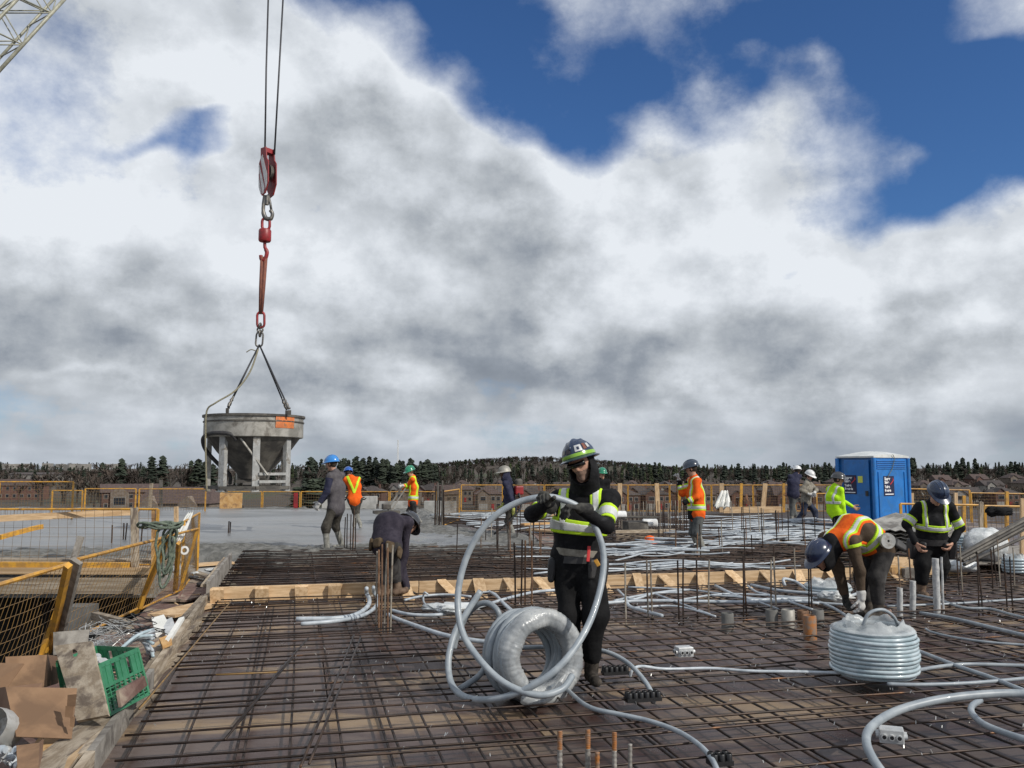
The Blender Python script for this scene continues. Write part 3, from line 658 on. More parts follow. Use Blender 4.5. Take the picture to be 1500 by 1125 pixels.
for px, top, base, r, lb in ((1318, 861, 906, .030, 'short wrapped upright conduit with open top'), (1337, 851, 905, .031, 'middle wrapped upright conduit'), (1373, 818, 902, .036, 'tall wrapped upright conduit in front of harness worker'), (1382, 816, 902, .012, 'thin bar beside the tall wrapped conduit')):
    p = gp(px, base); t_ = P(px - (3 if px > 1350 else 0), top, p.y)
    MB().tube([p.lerp(t_, i / 12) + V((random.uniform(-.003, .003), 0, 0)) for i in range(13)], [r * (1 + .05 * math.sin(i * 2.1)) for i in range(13)], 12).build('upright_conduit', M['pipe_rough'], label=lb, cat='conduit', smooth=1)

# ------------------------------------------------------------------ conduits
def conduit(pts, r, label, m_='pipe', group=None, n=10, st=5, coupler=None):
    mb = MB(); mb.tube(smooth_path(pts, st), r, n); o = mb.build('conduit', M[m_], label=label, cat='conduit', group=group, smooth=2); return o
def cg(lst, z=.10): return [gp(q_[0], q_[1], q_[2] if len(q_) > 2 else z) for q_ in lst]
# the loop held by the front worker
YH = 6.0
loop = [(704, 866, 6.25), (684, 897, 6.2), (667, 925, 6.15), (657, 965, 6.05), (660, 998, 5.95), (674, 1017, 5.85), (700, 1025, 5.75), (740, 1021, 5.62), (790, 999, 5.55), (830, 965, 5.60), (862, 915, 5.75), (880, 860, 5.9), (884, 812, 5.98), (872, 772, 6.0), (852, 746, 5.99), (824, 732, 5.97), (797, 728, 5.96), (756, 737, 6.0), (716, 764, 6.0), (686, 810, 6.0), (671, 868, 5.95), (676, 922, 5.85), (700, 963, 5.75), (738, 1000, 5.62), (786, 1018, 5.55), (822, 1010, 5.6), (838, 990, 5.7)]
hl = root('conduit', P(790, 1015, 6), 'thick grey conduit looped up into the hands of the front worker', 'conduit')
MB().tube(smooth_path([P(*q_) for q_ in loop], 5), .0225, 12).build('pipe', M['pipe'], parent=hl, smooth=2)
e0, e1 = P(*loop[0]), P(*loop[1]); dr = (e0 - e1).normalized()
MB().tube([e0 + dr * .001, e0 + dr * .004], .017, 12).build('bore_shade', M['black_plastic'], parent=hl)  # black disc stands in for the shade inside the open pipe end
conduit([P(*q_) for q_ in ((672, 1010, 6.0), (706, 985, 6.1), (720, 945, 6.15), (731, 912, 6.15), (729, 895, 6.15), (716, 884, 6.2), (700, 886, 6.25), (684, 902, 6.3), (670, 930, 6.3), (665, 950, 6.3))], .021, 'smaller grey conduit loop left of the wrapped coil')
conduit([P(*q_) for q_ in ((760, 949, 6.5), (800, 948, 6.5), (850, 950, 6.45), (888, 955, 6.35), (918, 970, 6.2), (940, 992, 6.0), (953, 1012, 5.9), (957, 1029, 5.82))], .017, 'grey conduit arching from behind the coil into a black spacer')
conduit(cg([(823, 1003), (835, 1014), (852, 1029), (872, 1039), (905, 1046), (950, 1056), (990, 1070), (1020, 1088), (1040, 1108), (1052, 1132), (1058, 1160)], .10), .0145, 'grey conduit snaking from the coil to the bottom edge')
conduit(cg([(923, 991, .09), (927, 981, .14), (940, 976, .15), (975, 980, .11), (1040, 979, .1), (1100, 983, .1), (1170, 984, .1), (1235, 986, .1)]), .011, 'thin pale conduit running from black spacer to the blue coil', 'pipe_pale')
conduit([P(*q_) for q_ in ((1330, 1190, 4.3), (1300, 1142, 4.42), (1279, 1112, 4.5), (1269, 1087, 4.6), (1276, 1065, 4.72), (1310, 1043, 4.9), (1365, 1027, 5.0), (1430, 1018, 5.05), (1500, 1016, 5.05), (1590, 1026, 4.9))], .0235, 'thick grey conduit curving through the bottom right corner')
conduit(cg([(1436, 1026, .14), (1424, 1034, .13), (1424, 1045, .12), (1440, 1060, .11), (1470, 1073, .1), (1510, 1085, .1), (1580, 1100, .1)]), .019, 'grey conduit end curling inside the big corner conduit')
cgp = 'grey conduits lying on the right of the near deck'
for lst, r, lb in (([(1336, 950), (1400, 975), (1450, 992), (1490, 1008), (1540, 1026)], .016, 'straight conduit crossing diagonally right of the blue coil'), ([(1338, 983), (1380, 976), (1420, 973), (1500, 975), (1560, 976)], .014, 'level conduit leaving the right side of the blue coil'), ([(1300, 1002), (1350, 1003), (1430, 1000), (1520, 992)], .013, 'conduit passing under the foot of the blue coil'),
                   ([(1356, 921), (1365, 926), (1400, 934), (1450, 941), (1520, 946)], .011, 'thin conduit with a free end in the right middle'), ([(1348, 898), (1400, 907), (1450, 919), (1530, 938)], .019, 'long conduit sloping to the right edge'), ([(1345, 872), (1380, 880), (1410, 890), (1450, 892), (1480, 900), (1530, 912)], .015, 'wavy conduit behind the sloping one'), ([(1300, 888), (1400, 884), (1460, 880), (1530, 876)], .012, 'level conduit passing behind the wrapped uprights'), ([(1200, 882), (1225, 893), (1260, 916), (1290, 932)], .016, 'conduit going under the gloves of the bent man')):
    conduit(cg(lst, .11), r, lb, 'pipe', cgp)
cgl = 'pale conduits lying on the mat near the left column bars'
for lst, r, lb in (([(434, 907), (490, 906), (520, 901), (538, 889), (541, 878), (537, 869, .14), (537, 862, .22)], .024, 'pale conduit with square end bending up at the board'), ([(441, 914), (490, 910), (530, 902), (550, 889), (553, 876), (548, 868, .16), (547, 860, .24)], .020, 'second pale conduit bending up beside the first'), ([(568, 900), (580, 906), (610, 917), (650, 930), (700, 939), (765, 946)], .020, 'grey conduit leading from column bars to the coil'), ([(574, 894), (600, 900), (635, 901), (664, 897), (705, 888), (745, 876), (785, 867), (822, 864)], .017, 'pale conduit passing behind the held loop'), ([(593, 879), (620, 873), (655, 871), (690, 874)], .014, 'thin pale conduit left of the white plastic bag'), ([(627, 871, .2), (622, 868, .22), (620, 874, .14), (622, 884), (636, 890), (668, 895)], .011, 'little hooked conduit by the white bag'), ([(716, 866), (728, 874), (741, 888), (755, 901)], .015, 'short conduit ahead of the coil'), ([(700, 868), (722, 868), (735, 880), (752, 895)], .011, 'thin bent conduit next to the short one')):
    conduit(cg(lst, .11), r, lb, 'pipe_pale', cgl)
cgm = 'pale conduits lying between the stop end and the starter bars'
mids = [[(905, 864), (925, 878), (960, 869), (1000, 868)], [(900, 880), (940, 872), (980, 866), (1010, 864)], [(916, 876), (922, 888), (940, 894), (970, 902)], [(960, 870), (1000, 885), (1040, 900)], [(880, 884), (950, 880), (1090, 882), (1190, 880)], [(920, 860), (1010, 864), (1100, 876), (1200, 884)],
        [(1048, 858), (1080, 873), (1110, 879), (1125, 878)], [(1095, 858), (1110, 868), (1140, 876), (1190, 893)], [(1100, 857), (1150, 866), (1250, 873)], [(1040, 872), (1090, 876), (1140, 892)], [(1150, 858), (1148, 848, .2), (1165, 852, .16), (1180, 862)], [(1000, 878), (1060, 870), (1120, 872), (1180, 876)], [(1090, 880), (1160, 877), (1230, 876), (1260, 868)], [(930, 890), (990, 888), (1048, 903)], [(1110, 868), (1170, 880), (1240, 886)]]
for i, l_ in enumerate(mids): conduit(cg(l_, .12), random.choice((.011, .014, .019)), 'pale grey conduit lying between the stop end and the starter bars', 'pipe_pale', cgm, 8)
cgf = 'pale conduits strewn over the far mat'
def strewn(x0, x1, y0, y1, n, r0, lmin, lmax, where, m_='pipe_pale'):
    for k in range(n):
        p = gp(random.uniform(x0, x1), random.uniform(y0, y1), .2); an = random.gauss(R(8), R(22)); L = random.uniform(lmin, lmax); d = V((math.cos(an), math.sin(an), 0)); nrm = V((-d.y, d.x, 0)); c1 = random.uniform(-.3, .3)
        pts = [p + d * L * (t - .5) + nrm * c1 * math.sin(t * 3.1 + k) + V((0, 0, .03 * math.sin(t * 7 + k) + .01 * (k % 5))) for t in (0, .2, .4, .6, .8, 1)]
        if any(in_pour(q_) for q_ in pts) or min(ab(q_)[1] for q_ in pts) < BB + .15: continue
        conduit(pts, r0 * random.uniform(.8, 1.3), 'pale grey conduit strewn ' + where, m_, cgf, 6, 3)
for a_ in ((600, 840, 843, 856, 9, .012, 1.2, 3.2, 'just behind the stop end left of the conduit worker'), (880, 1120, 825, 850, 22, .011, 1.2, 3.2, 'just behind the stop end right of the conduit worker'), (720, 860, 760, 788, 26, .014, 1.5, 3.5, 'around the backpack worker'), (660, 760, 752, 778, 26, .014, 1.5, 3, 'between the tall column bars and the backpack worker'),
           (1040, 1190, 756, 790, 34, .015, 1.5, 4, 'in front of the men in white helmets'), (880, 1000, 795, 815, 16, .013, 1.2, 3.2, 'in front of the wall starter bars'), (1130, 1230, 775, 790, 10, .016, 1.2, 3.2, 'by the feet of the lime worker'), (1020, 1140, 790, 800, 8, .013, 1.2, 3.2, 'right of the stake worker boots'), (1180, 1280, 840, 850, 6, .014, 1.2, 3.2, 'behind the bent orange worker')): strewn(*a_)

# ------------------------------------------------------------------ coils
cr_ = root('conduit_coil', P(785, 1033, 5.75), 'upright coil of grey conduit in milky plastic wrap leaning at the front worker legs', 'coil')
ax = V((.50, -.85, .10)).normalized(); _, cs, cu = frame_of(ax)
cc_ = P(782, 960, 6.0); RO, RI = .312, .196
for k in range(6):                               # windings
    off = -.165 + k * .055 + random.uniform(-.006, .006); mb = MB()
    for (rad) in (RO - .03 + random.uniform(-.012, .012), RO - .085):
        pts = [cc_ + ax * (off + .02 * math.sin(t * 2 + k)) + (cs * math.cos(t) + cu * math.sin(t)) * (rad + .010 * math.sin(2 * t + k * 1.7)) for t in np.linspace(0, 2 * math.pi, 40, endpoint=False)]
        mb.tube(pts, .029, 8, closed=True)
    mb.build('winding', M['pipe'], parent=cr_, smooth=2)
def wrapring(a0, a1, ro, ri, z0, z1, seed):
    mb = MB(); nA, nB = 200, 16; rnd = random.Random(seed); vs = []
    for i in range(nA):
        t = a0 + (a1 - a0) * i / nA
        for j in range(nB):
            u_ = 2 * math.pi * j / nB; rm, rw = (ro + ri) / 2, (ro - ri) / 2
            wv = .004 * math.sin(7 * t + 2 * math.sin(u_ * 2)) + .0016 * math.sin(37 * t + 4 * math.sin(u_ + 1) + 2 * math.sin(5 * t)) * math.sin(8.3 * t + u_) + .0016 * math.sin(71 * t + u_ * 2 + 3 * math.sin(11 * t)) + rnd.uniform(-.0012, .0012)
            rad = rm + (rw + wv) * math.cos(u_) * (1.0 if abs(math.cos(u_)) > .3 else .98); z = (z0 + z1) / 2 + ((z1 - z0) / 2 + wv) * (abs(math.sin(u_)) ** .6) * (1 if math.sin(u_) > 0 else -1)
            vs.append(cc_ + (cs * math.cos(t) + cu * math.sin(t)) * rad + ax * z)
    fs = [(i * nB + j, ((i + 1) % nA) * nB + j, ((i + 1) % nA) * nB + (j + 1) % nB, i * nB + (j + 1) % nB) for i in range(nA) for j in range(nB)]
    mb.add(vs, fs); return mb
wrapring(0, 2 * math.pi, RO + .006, RI - .012, .02, .175, 3).build('plastic_wrap', M['wrap'], parent=cr_, smooth=2)
mb = MB(); tail = P(785, 1030, 5.7)
mb.tube(smooth_path([tail + V((-.09, .0, .03)), tail + V((0, -.02, .012)), tail + V((.1, .02, .05)), tail + V((.2, .1, .16))], 5), [.03, .036, .036, .04, .04, .035, .03, .03, .03, .03, .03, .028, .026, .02, .015, .01][:16], 8); mb.build('wrap_tail', M['wrap'], parent=cr_, smooth=2)
def flat_coil(px, py, rad, h, rows, label, m_='pipe_blue', wrapm='coil_film', dome=True, z=.09):
    p = gp(px, py, z); rt = root('conduit_coil', p, label, 'coil'); pr = h / rows / 2
    for k in range(rows):
        rr2 = rad * (.90 if k == 0 else 1.0 if k < rows - 2 else .97 - .05 * (k - rows + 2)) + random.uniform(-.005, .005)
        off = V((random.uniform(-.004, .004), random.uniform(-.004, .004), pr + k * pr * 2))
        MB().tube([p + off + V((math.cos(t) * rr2, math.sin(t) * rr2, .004 * math.sin(t + k * .6) + .002 * math.sin(3 * t + k * .4))) for t in np.linspace(0, 2 * math.pi, 44, endpoint=False)], pr * 1.08, 8, closed=True).build('winding', M[m_], parent=rt, smooth=2)
    mb = MB(); prof = [(rad * .56, h * .2), (rad * .57, h * .7), (rad * .64, h + .02), (rad * .68, h + .05), (rad * .71, h + .048), (rad * .75, h + .02), (rad * .85, h + .012), (rad * .95, h + .004), (rad * 1.0, h - .012)]; n = 48; vs = []
    for (r_, z_) in prof:
        for k in range(n):
            t = 2 * math.pi * k / n; w_ = .010 * math.sin(5 * t + r_ * 20) + .006 * math.sin(13 * t + z_ * 30); vs.append(p + V((math.cos(t) * (r_ + w_ * .4), math.sin(t) * (r_ + w_ * .4), z_ + (w_ * 1.6 if .01 < z_ - h < .09 else 0))))
    mb.add(vs, [(i * n + k, i * n + (k + 1) % n, (i + 1) * n + (k + 1) % n, (i + 1) * n + k) for i in range(len(prof) - 1) for k in range(n)]); mb.build('plastic_wrap', M[wrapm], parent=rt, smooth=2)
    MB().lathe([(rad * .57, h * .2), (.001, h * .18)], p, 20).build('coil_core', M['steel_dark'], parent=rt)
    return rt, p
rt, p = flat_coil(1281, 986, .295, .33, 12, 'pale blue coil of conduit lying flat in plastic wrap on the near mat')
MB().tube(smooth_path([p + V((-.12, -.12, .36)), p + V((-.08, -.14, .45)), p + V((.02, -.13, .475)), p + V((.12, -.08, .42)), p + V((.17, -.03, .35))], 5), .012, 8).build('loose_end', M['pipe'], parent=rt, smooth=2)
flat_coil(1416, 806, .22, .26, 6, 'blue wrapped coil behind the harness worker', z=.1)
flat_coil(1213, 868, .27, .10, 3, 'low light blue coil by the head of the bent man', z=.1)
flat_coil(1487, 838, .16, .2, 5, 'small blue coil at the right edge', z=.1)
# ------------------------------------------------------------------ people: one smooth surface per body, meshed from a distance field
def A_(v): return np.array((v[0], v[1], v[2]), dtype=np.float64)
def cone_d(Pt, pr):
    a, b, ra, rb, e, s = pr
    ab_ = b - a; L = max(ab_ @ ab_, 1e-9); t = np.clip(((Pt - a) @ ab_) / L, 0, 1); Dv = Pt - a - t[:, None] * ab_
    if e is not None: Dv = Dv - (Dv @ e)[:, None] * e * (1 - 1 / s)
    return np.sqrt((Dv * Dv).sum(1)) - (ra + (rb - ra) * t)
def smin(a, b, k):
    h = np.clip(.5 + .5 * (b - a) / k, 0, 1); return b + (a - b) * h - k * h * (1 - h)
def surf_nets(fn, lo, hi, h):
    lo = np.array(lo); hi = np.array(hi); q_ = 4
    nc = np.ceil((hi - lo) / (h * q_)).astype(int) + 1; n = nc * q_
    ax = [lo[i] + (np.arange(nc[i]) + .5) * h * q_ - h / 2 for i in range(3)]
    G = np.stack(np.meshgrid(*ax, indexing='ij'), -1).reshape(-1, 3); dc = fn(G).reshape(nc)
    full = np.repeat(np.repeat(np.repeat(dc, q_, 0), q_, 1), q_, 2)
    act = np.abs(full) < h * q_ * 2.3
    I = np.argwhere(act); full[act] = fn(lo + I * h)
    d = full; ins = d < 0
    nx, ny, nz = d.shape
    cs = [(i, j, k) for i in (0, 1) for j in (0, 1) for k in (0, 1)]
    sub = lambda A, c: A[c[0]:nx - 1 + c[0], c[1]:ny - 1 + c[1], c[2]:nz - 1 + c[2]]
    cnt = sum(sub(ins, c).astype(np.int8) for c in cs); mix = (cnt > 0) & (cnt < 8)
    C = np.argwhere(mix); vid = -np.ones(mix.shape, int); vid[mix] = np.arange(len(C))
    val = {c: d[C[:, 0] + c[0], C[:, 1] + c[1], C[:, 2] + c[2]] for c in cs}
    acc = np.zeros((len(C), 3)); num = np.zeros(len(C))
    for c in cs:
        for ax_ in range(3):
            if c[ax_]: continue
            c2 = list(c); c2[ax_] = 1; c2 = tuple(c2); a, b = val[c], val[c2]; x = (a < 0) != (b < 0)
            t = np.where(x, a / np.where(x, a - b, 1), 0); p = np.tile(np.array(c, float), (len(C), 1)); p[:, ax_] = t
            acc[x] += p[x]; num[x] += 1
    vs = lo + (C + acc / num[:, None]) * h
    fs = []
    for ax_, (u_, w_) in enumerate(((1, 2), (2, 0), (0, 1))):
        sl0 = [slice(None)] * 3; sl1 = [slice(None)] * 3; sl0[ax_] = slice(0, -1); sl1[ax_] = slice(1, None)
        a, b = ins[tuple(sl0)], ins[tuple(sl1)]; E = np.argwhere(a != b)
        if len(E) == 0: continue
        E = E[(E[:, u_] > 0) & (E[:, w_] > 0) & (E[:, u_] < d.shape[u_] - 1) & (E[:, w_] < d.shape[w_] - 1)]
        o = np.zeros((4, 3), int); o[1, u_] = -1; o[2, u_] = -1; o[2, w_] = -1; o[3, w_] = -1
        qd = np.stack([vid[tuple((E + o[k]).T)] for k in range(4)], 1)
        fl = a[tuple(E.T)]; qd[~fl] = qd[~fl][:, ::-1]; fs.append(qd)
    F = np.concatenate(fs); F = F[(F >= 0).all(1)]
    return vs, F
_rot = np.array([[.8, .36, .48], [-.6, .48, .64], [0, -.8, .6]])
def folds(Pt, seed):
    x = Pt * 9 + seed; x = x + .8 * np.sin(x[:, [1, 2, 0]] * .7 + seed)
    n = np.sin(x[:, 0]) * np.sin(x[:, 1] * .9 + x[:, 2]); y = (Pt @ _rot) * 24 + seed; y = y + 1.1 * np.sin(y[:, [2, 0, 1]] * .55)
    return n + .55 * np.sin(y[:, 0]) * np.sin(y[:, 2] * 1.3 + y[:, 1] * .4)
def finish(vs, F, name, mats, parent, mi=None, **k):
    o0 = ORG[parent]; me = bpy.data.meshes.new(name)
    vs = vs - np.array(o0)
    me.vertices.add(len(vs)); me.vertices.foreach_set('co', vs.ravel())
    me.loops.add(F.size); me.loops.foreach_set('vertex_index', F.ravel())
    me.polygons.add(len(F)); me.polygons.foreach_set('loop_start', np.arange(len(F)) * 4); me.polygons.foreach_set('loop_total', np.full(len(F), 4))
    for m_ in mats: me.materials.append(m_)
    if mi is not None: me.polygons.foreach_set('material_index', mi.astype(np.int32))
    me.update(calc_edges=True); me.validate()
    me.polygons.foreach_set('use_smooth', np.ones(len(me.polygons), bool))
    o = bpy.data.objects.new(name, me); COL.objects.link(o); o.parent = parent; ORG[o] = o0; return tag(o, **k)
def ik(a, c, l1, l2, hint):
    d = c - a; L = d.length
    if L > (l1 + l2) * .995: s_ = L / ((l1 + l2) * .995); l1 *= s_; l2 *= s_
    n = d.normalized(); x = (L * L + l1 * l1 - l2 * l2) / (2 * L); hh = math.sqrt(max(l1 * l1 - x * x, 0))
    hint = V(hint); pp = (hint - n * hint.dot(n))
    if pp.length < 1e-4: pp = V((0, 0, -1)) - n * n.z
    return a + n * x + pp.normalized() * hh
UP = V((0, 0, 1))
for k, c1, c2, kw in (('cl_black', (.006, .006, .007), (.012, .012, .013), {}), ('cl_navy', (.022, .024, .048), (.035, .036, .062), {}), ('cl_purple', (.026, .022, .032), (.04, .034, .046), {}), ('cl_greynavy', (.075, .068, .074), (.10, .092, .096), {}), ('cl_orange', (.80, .13, .012), (.70, .10, .012), {}), ('cl_lime', (.46, .80, .015), (.40, .72, .02), {}),
    ('cl_brown', (.060, .042, .028), (.085, .060, .042), {}), ('cl_camo', (.16, .145, .115), (.26, .24, .20), {}), ('tr_dark', (.030, .028, .028), (.052, .049, .047), {}), ('tr_black', (.005, .005, .0055), (.009, .009, .0095), {}), ('tr_grey', (.075, .08, .08), (.11, .115, .11), {}), ('tr_jean', (.025, .032, .055), (.04, .048, .075), {}), ('tr_work', (.036, .032, .026), (.066, .060, .05), {}),
    ('boot_mud', (.16, .155, .135), (.25, .245, .22), {}), ('boot_dark', (.035, .03, .026), (.10, .085, .07), {}), ('boot_brown', (.10, .065, .045), (.17, .12, .085), {}), ('skin', (.42, .24, .17), (.48, .28, .20), {}), ('skin_dark', (.09, .05, .035), (.12, .07, .05), {}), ('stubble', (.17, .11, .085), (.22, .14, .105), {}), ('hair', (.03, .022, .018), (.05, .04, .03), {}), ('gl_dark', (.025, .025, .025), (.07, .068, .06), {}), ('gl_white', (.62, .61, .58), (.42, .41, .39), {}), ('gl_yellow', (.40, .42, .10), (.28, .28, .10), {}),
    ('refl', (.50, .51, .50), (.62, .63, .61), {}), ('lime_trim', (.50, .74, .03), (.44, .66, .04), {}), ('leather', (.055, .038, .022), (.095, .068, .042), {})):
    D_(k, c1, c2, 14, .85 if not k.startswith('refl') else .4, bump=.006 if k[:3] in ('cl_', 'tr_') else .0015, bscale=26, spec=.18, **(dict(c3=tuple(x * 1.5 + .018 for x in c2), s3=5, lo3=.58, hi3=.75) if k[:3] in ('cl_', 'tr_') and k not in ('cl_orange', 'cl_lime') else {}))
for k, c in (('hat_blue', (.035, .22, .58)), ('hat_blue2', (.02, .12, .50)), ('hat_green', (.02, .22, .12)), ('hat_navy', (.012, .022, .06)), ('hat_navy2', (.010, .024, .062)), ('hat_white', (.80, .80, .78)), ('hat_grey', (.05, .052, .055)), ('hat_slate', (.03, .045, .07)), ('hat_black', (.03, .03, .033)), ('hat_limegreen', (.22, .42, .03))):
    D_(k, c, tuple(x * .75 for x in c), 5, .25, coat=.4)
D_('lens', (.004, .004, .005), None, rough=.08)

def hand_prims(w, d, pn, curl, sc=1.0, thumb=1, splay=.12):
    d = V(d).normalized(); pn = V(pn); pn = (pn - d * pn.dot(d)).normalized(); sd_ = d.cross(pn) * thumb   # sd_ points to the thumb side
    pr = [(A_(w), A_(w + d * .03 * sc), .030 * sc, .032 * sc, A_(pn), .72), (A_(w + d * .03 * sc + sd_ * .008), A_(w + d * .085 * sc), .034 * sc, .038 * sc, A_(pn), .5)]
    for i, ln in enumerate((.92, 1.0, .95, .78)):
        off = (.030 - .020 * i) * sc; b = w + d * .092 * sc + sd_ * off; dd = (d + sd_ * splay * (1.2 - .8 * i)).normalized(); rad = (.0105, .0105, .010, .009)[i] * sc
        for j, (pl, cu) in enumerate(((.044, curl), (.028, curl * 1.25), (.023, curl * .9))):
            axr = dd.cross(pn).normalized(); dd = (Matrix.Rotation(cu + .05 * i, 3, axr) @ dd); e = b + dd * pl * ln * sc
            pr.append((A_(b), A_(e), rad, rad * .92, None, 1)); b = e
            pnr = Matrix.Rotation(cu + .05 * i, 3, axr) @ pn; pn_l = pnr; pn = pn  # palm normal kept for the next finger
    b = w + d * .025 * sc + sd_ * .03 * sc; dd = (d * .75 + sd_ * .65 + pn * .35).normalized()
    for pl, bend in ((.040, 0), (.032, .5), (.026, .5)):
        dd = (dd + (d * .4 + pn * .9 - sd_ * .3) * bend * min(1, curl + .2)).normalized(); e = b + dd * pl * sc; pr.append((A_(b), A_(e), .0125 * sc, .0115 * sc, None, 1)); b = e
    return pr
def prim_box(prims, m):
    lo = np.min([np.minimum(p[0] - p[2] * max(1, p[5]), p[1] - p[3] * max(1, p[5])) for p in prims], 0) - m; hi = np.max([np.maximum(p[0] + p[2] * max(1, p[5]), p[1] + p[3] * max(1, p[5])) for p in prims], 0) + m; return lo, hi

def person(label, Y0, face, pel, che, nek, hd, look, wr, wl, ar, al, mats, floor=.09, elbow=((0, 0, -1), (0, 0, -1)), knee=None, toe=None, hat='hat_white', cell=.013, brim='peak',
           hands=('skin', 'skin'), hdir=(None, None), palm=(None, None), curl=(.5, .5), sc=1.0, hood=None, vest=None, stripes=(), pos='person', skin='skin', hat_tilt=0, seed=1, bulk=1.0, collar=True, sleeve=.05, beard=False, boot_h=.12, hatroll=0, armbands=None, lw=1.0, crouch=False, shw=1.0):
    f = V((math.sin(R(face)), math.cos(R(face)), 0)); rt_ = f.cross(UP).normalized()
    J = lambda j: P(j[0], j[1], Y0 + j[2])
    pe, ch, ne, h_ = J(pel), J(che), J(nek), J(hd)
    fp = [gp(a[0], a[1] , floor + .085) if len(a) == 2 else V((*P(a[0], a[1], Y0 + a[2]).xy, (a[3] if len(a) > 3 else floor + .085))) for a in (ar, al)]
    base = V((pe.x, pe.y, floor)); ro = root('person', base, label, 'person')
    sp = (ne - ch).normalized(); sp0 = (ch - pe).normalized()
    fr = (rt_.cross(sp) * -1); fr = fr if fr.dot(f) > 0 or abs(fr.dot(f)) < .2 else -fr
    fr = sp.cross(rt_).normalized(); fr = fr if fr.dot(f) + fr.z * -.01 > -.05 else -fr
    if (sp.z < .45): fr = (V((0, 0, -1)) - sp * -sp.z).normalized()
    shp = [ne - sp * .065 * sc + rt_ * .175 * sc * shw * s_ for s_ in (1, -1)]; hip = [pe - sp0 * .03 + rt_ * .092 * sc * s_ for s_ in (1, -1)]
    wp = [P(w_[0], w_[1], Y0 + w_[2]) for w_ in (wr, wl)]
    RT = A_(rt_); pr = []
    def add(tg, a, b, ra, rb, e=None, s=1): pr.append((tg, (A_(a), A_(b), ra * sc, rb * sc, e, s)))
    add('torso', pe - sp0 * .02, ch, .128 * bulk, .132 * bulk, RT, 1.28); add('torso', ch, ne - sp * .10, .132 * bulk, .10, RT, 1.42)
    for i in (0, 1): add('torso', ne - sp * .075 + rt_ * .05 * (1, -1)[i], shp[i], .075, .068)
    add('hem', pe - sp0 * .03, pe - sp0 * .06, .132, .126, RT, 1.22)
    el, kn = [], []
    for i in (0, 1):
        e_ = ik(shp[i], wp[i], .285 * sc, .25 * sc, elbow[i]); el.append(e_); L = (wp[i] - e_).normalized()
        add('arm', shp[i], e_, .066, .054); add('arm', e_, wp[i] - L * sleeve * .5, .055, .042); 
        lg = .42 * sc if crouch else min(.44 * sc, (fp[i] - hip[i]).length * .512); k_ = ik(hip[i], fp[i], lg, lg, knee[i] if knee else f); kn.append(k_)
        add('leg', hip[i], k_, .100 * lw, .076 * lw); sh_ = fp[i] - k_; Ls = sh_.length; sh_.normalize(); bt = fp[i] - sh_ * boot_h
        add('leg', k_, bt, .076 * lw, .068 * lw); tv = toe[i] if toe else f; tv = V((tv[0], tv[1], 0)).normalized()
        add('boot', bt + sh_ * .0, fp[i], .060 if boot_h > .2 else .054, .052); zf = fp[i].z - .045
        hl_ = V((fp[i].x, fp[i].y, zf)) - tv * .045; add('boot', hl_, V((fp[i].x, fp[i].y, zf)) + tv * .15, .042, .038, A_(UP), .95)
    lk = V(look).normalized(); hr_ = lk.cross(UP); hr_ = hr_.normalized() if hr_.length > .2 else rt_.copy(); hu = hr_.cross(lk).normalized()
    if hatroll: hr_ = (Matrix.Rotation(R(hatroll), 3, lk) @ hr_).normalized(); hu = hr_.cross(lk).normalized()
    HR = A_(hr_)
    add('neck', ne - sp * .05, h_ - hu * .04, .060, .052)
    add('head', h_ + hu * .025 - lk * .012, h_ + hu * .03 + lk * .012, .096, .092, HR, .84); add('face', h_ + hu * .0 + lk * .028, h_ - hu * .062 + lk * .036, .068, .048, HR, .92)
    add('face', h_ + hu * .012 + lk * .088, h_ - hu * .022 + lk * .104, .009, .014); add('face', h_ - hu * .048 + lk * .078, h_ - hu * .052 + lk * .080, .016, .016, HR, 1.5); add('face', h_ - hu * .095 + lk * .068, h_ - hu * .09 + lk * .06, .02, .024, HR, 1.1)
    add('face', h_ + hu * .03 + lk * .083, h_ + hu * .03 + lk * .08, .014, .014, HR, 2.4)
    for s_ in (1, -1): add('face', h_ + hr_ * .077 * s_ + hu * .012 - lk * .004, h_ + hr_ * .080 * s_ - hu * .018, .016, .012, HR, .5)
    if collar: add('torso', ne - sp * .045 - fr * .0, ne - sp * .01 - fr * .015, .082, .074, RT, 1.1)
    tags = ['torso', 'hem', 'arm', 'leg', 'boot', 'neck', 'head', 'face']
    amp = {'torso': .008, 'hem': .007, 'arm': .0085, 'leg': .011, 'boot': .0015, 'neck': 0, 'head': 0, 'face': 0}
    kk = {'torso': .045, 'hem': .03, 'arm': .035, 'leg': .045, 'boot': .018, 'neck': .02, 'head': .012, 'face': .012}
    allp = [p for _, p in pr]
    def body(Pt):
        fo = folds(Pt, seed); d = None
        for tg, p in pr:
            x = cone_d(Pt, p) + amp[tg] * fo; d = x if d is None else smin(d, x, kk[tg])
        return d
    lo, hi = prim_box(allp, .03); vs, F = surf_nets(body, lo, hi, cell)
    cen = vs[F].mean(1); best = np.full(len(cen), 9.); ti = np.zeros(len(cen), int)
    for tg, p in pr:
        x = cone_d(cen, p) - (.012 if tg == 'torso' else .004 if tg == 'hem' else 0); u_ = x < best; best[u_] = x[u_]; ti[u_] = tags.index(tg)
    jacket, trouser, boot = mats; ml = [M[jacket], M[trouser], M[boot], M[skin], M['hair'], M['stubble']]
    mi = np.array([0, 0, 0, 1, 2, 3, 4, 3])[ti]
    Hc = cen - A_(h_); up_ = Hc @ A_(hu); fw_ = Hc @ A_(lk)
    mi[(ti == 6) & (fw_ > .035)] = 3; mi[(ti == 5) & (up_ < -.12)] = 0
    if beard: mi[(ti == 7) & (up_ < -.035) & (fw_ < .125)] = 5
    finish(vs, F, 'body', ml, ro, mi)
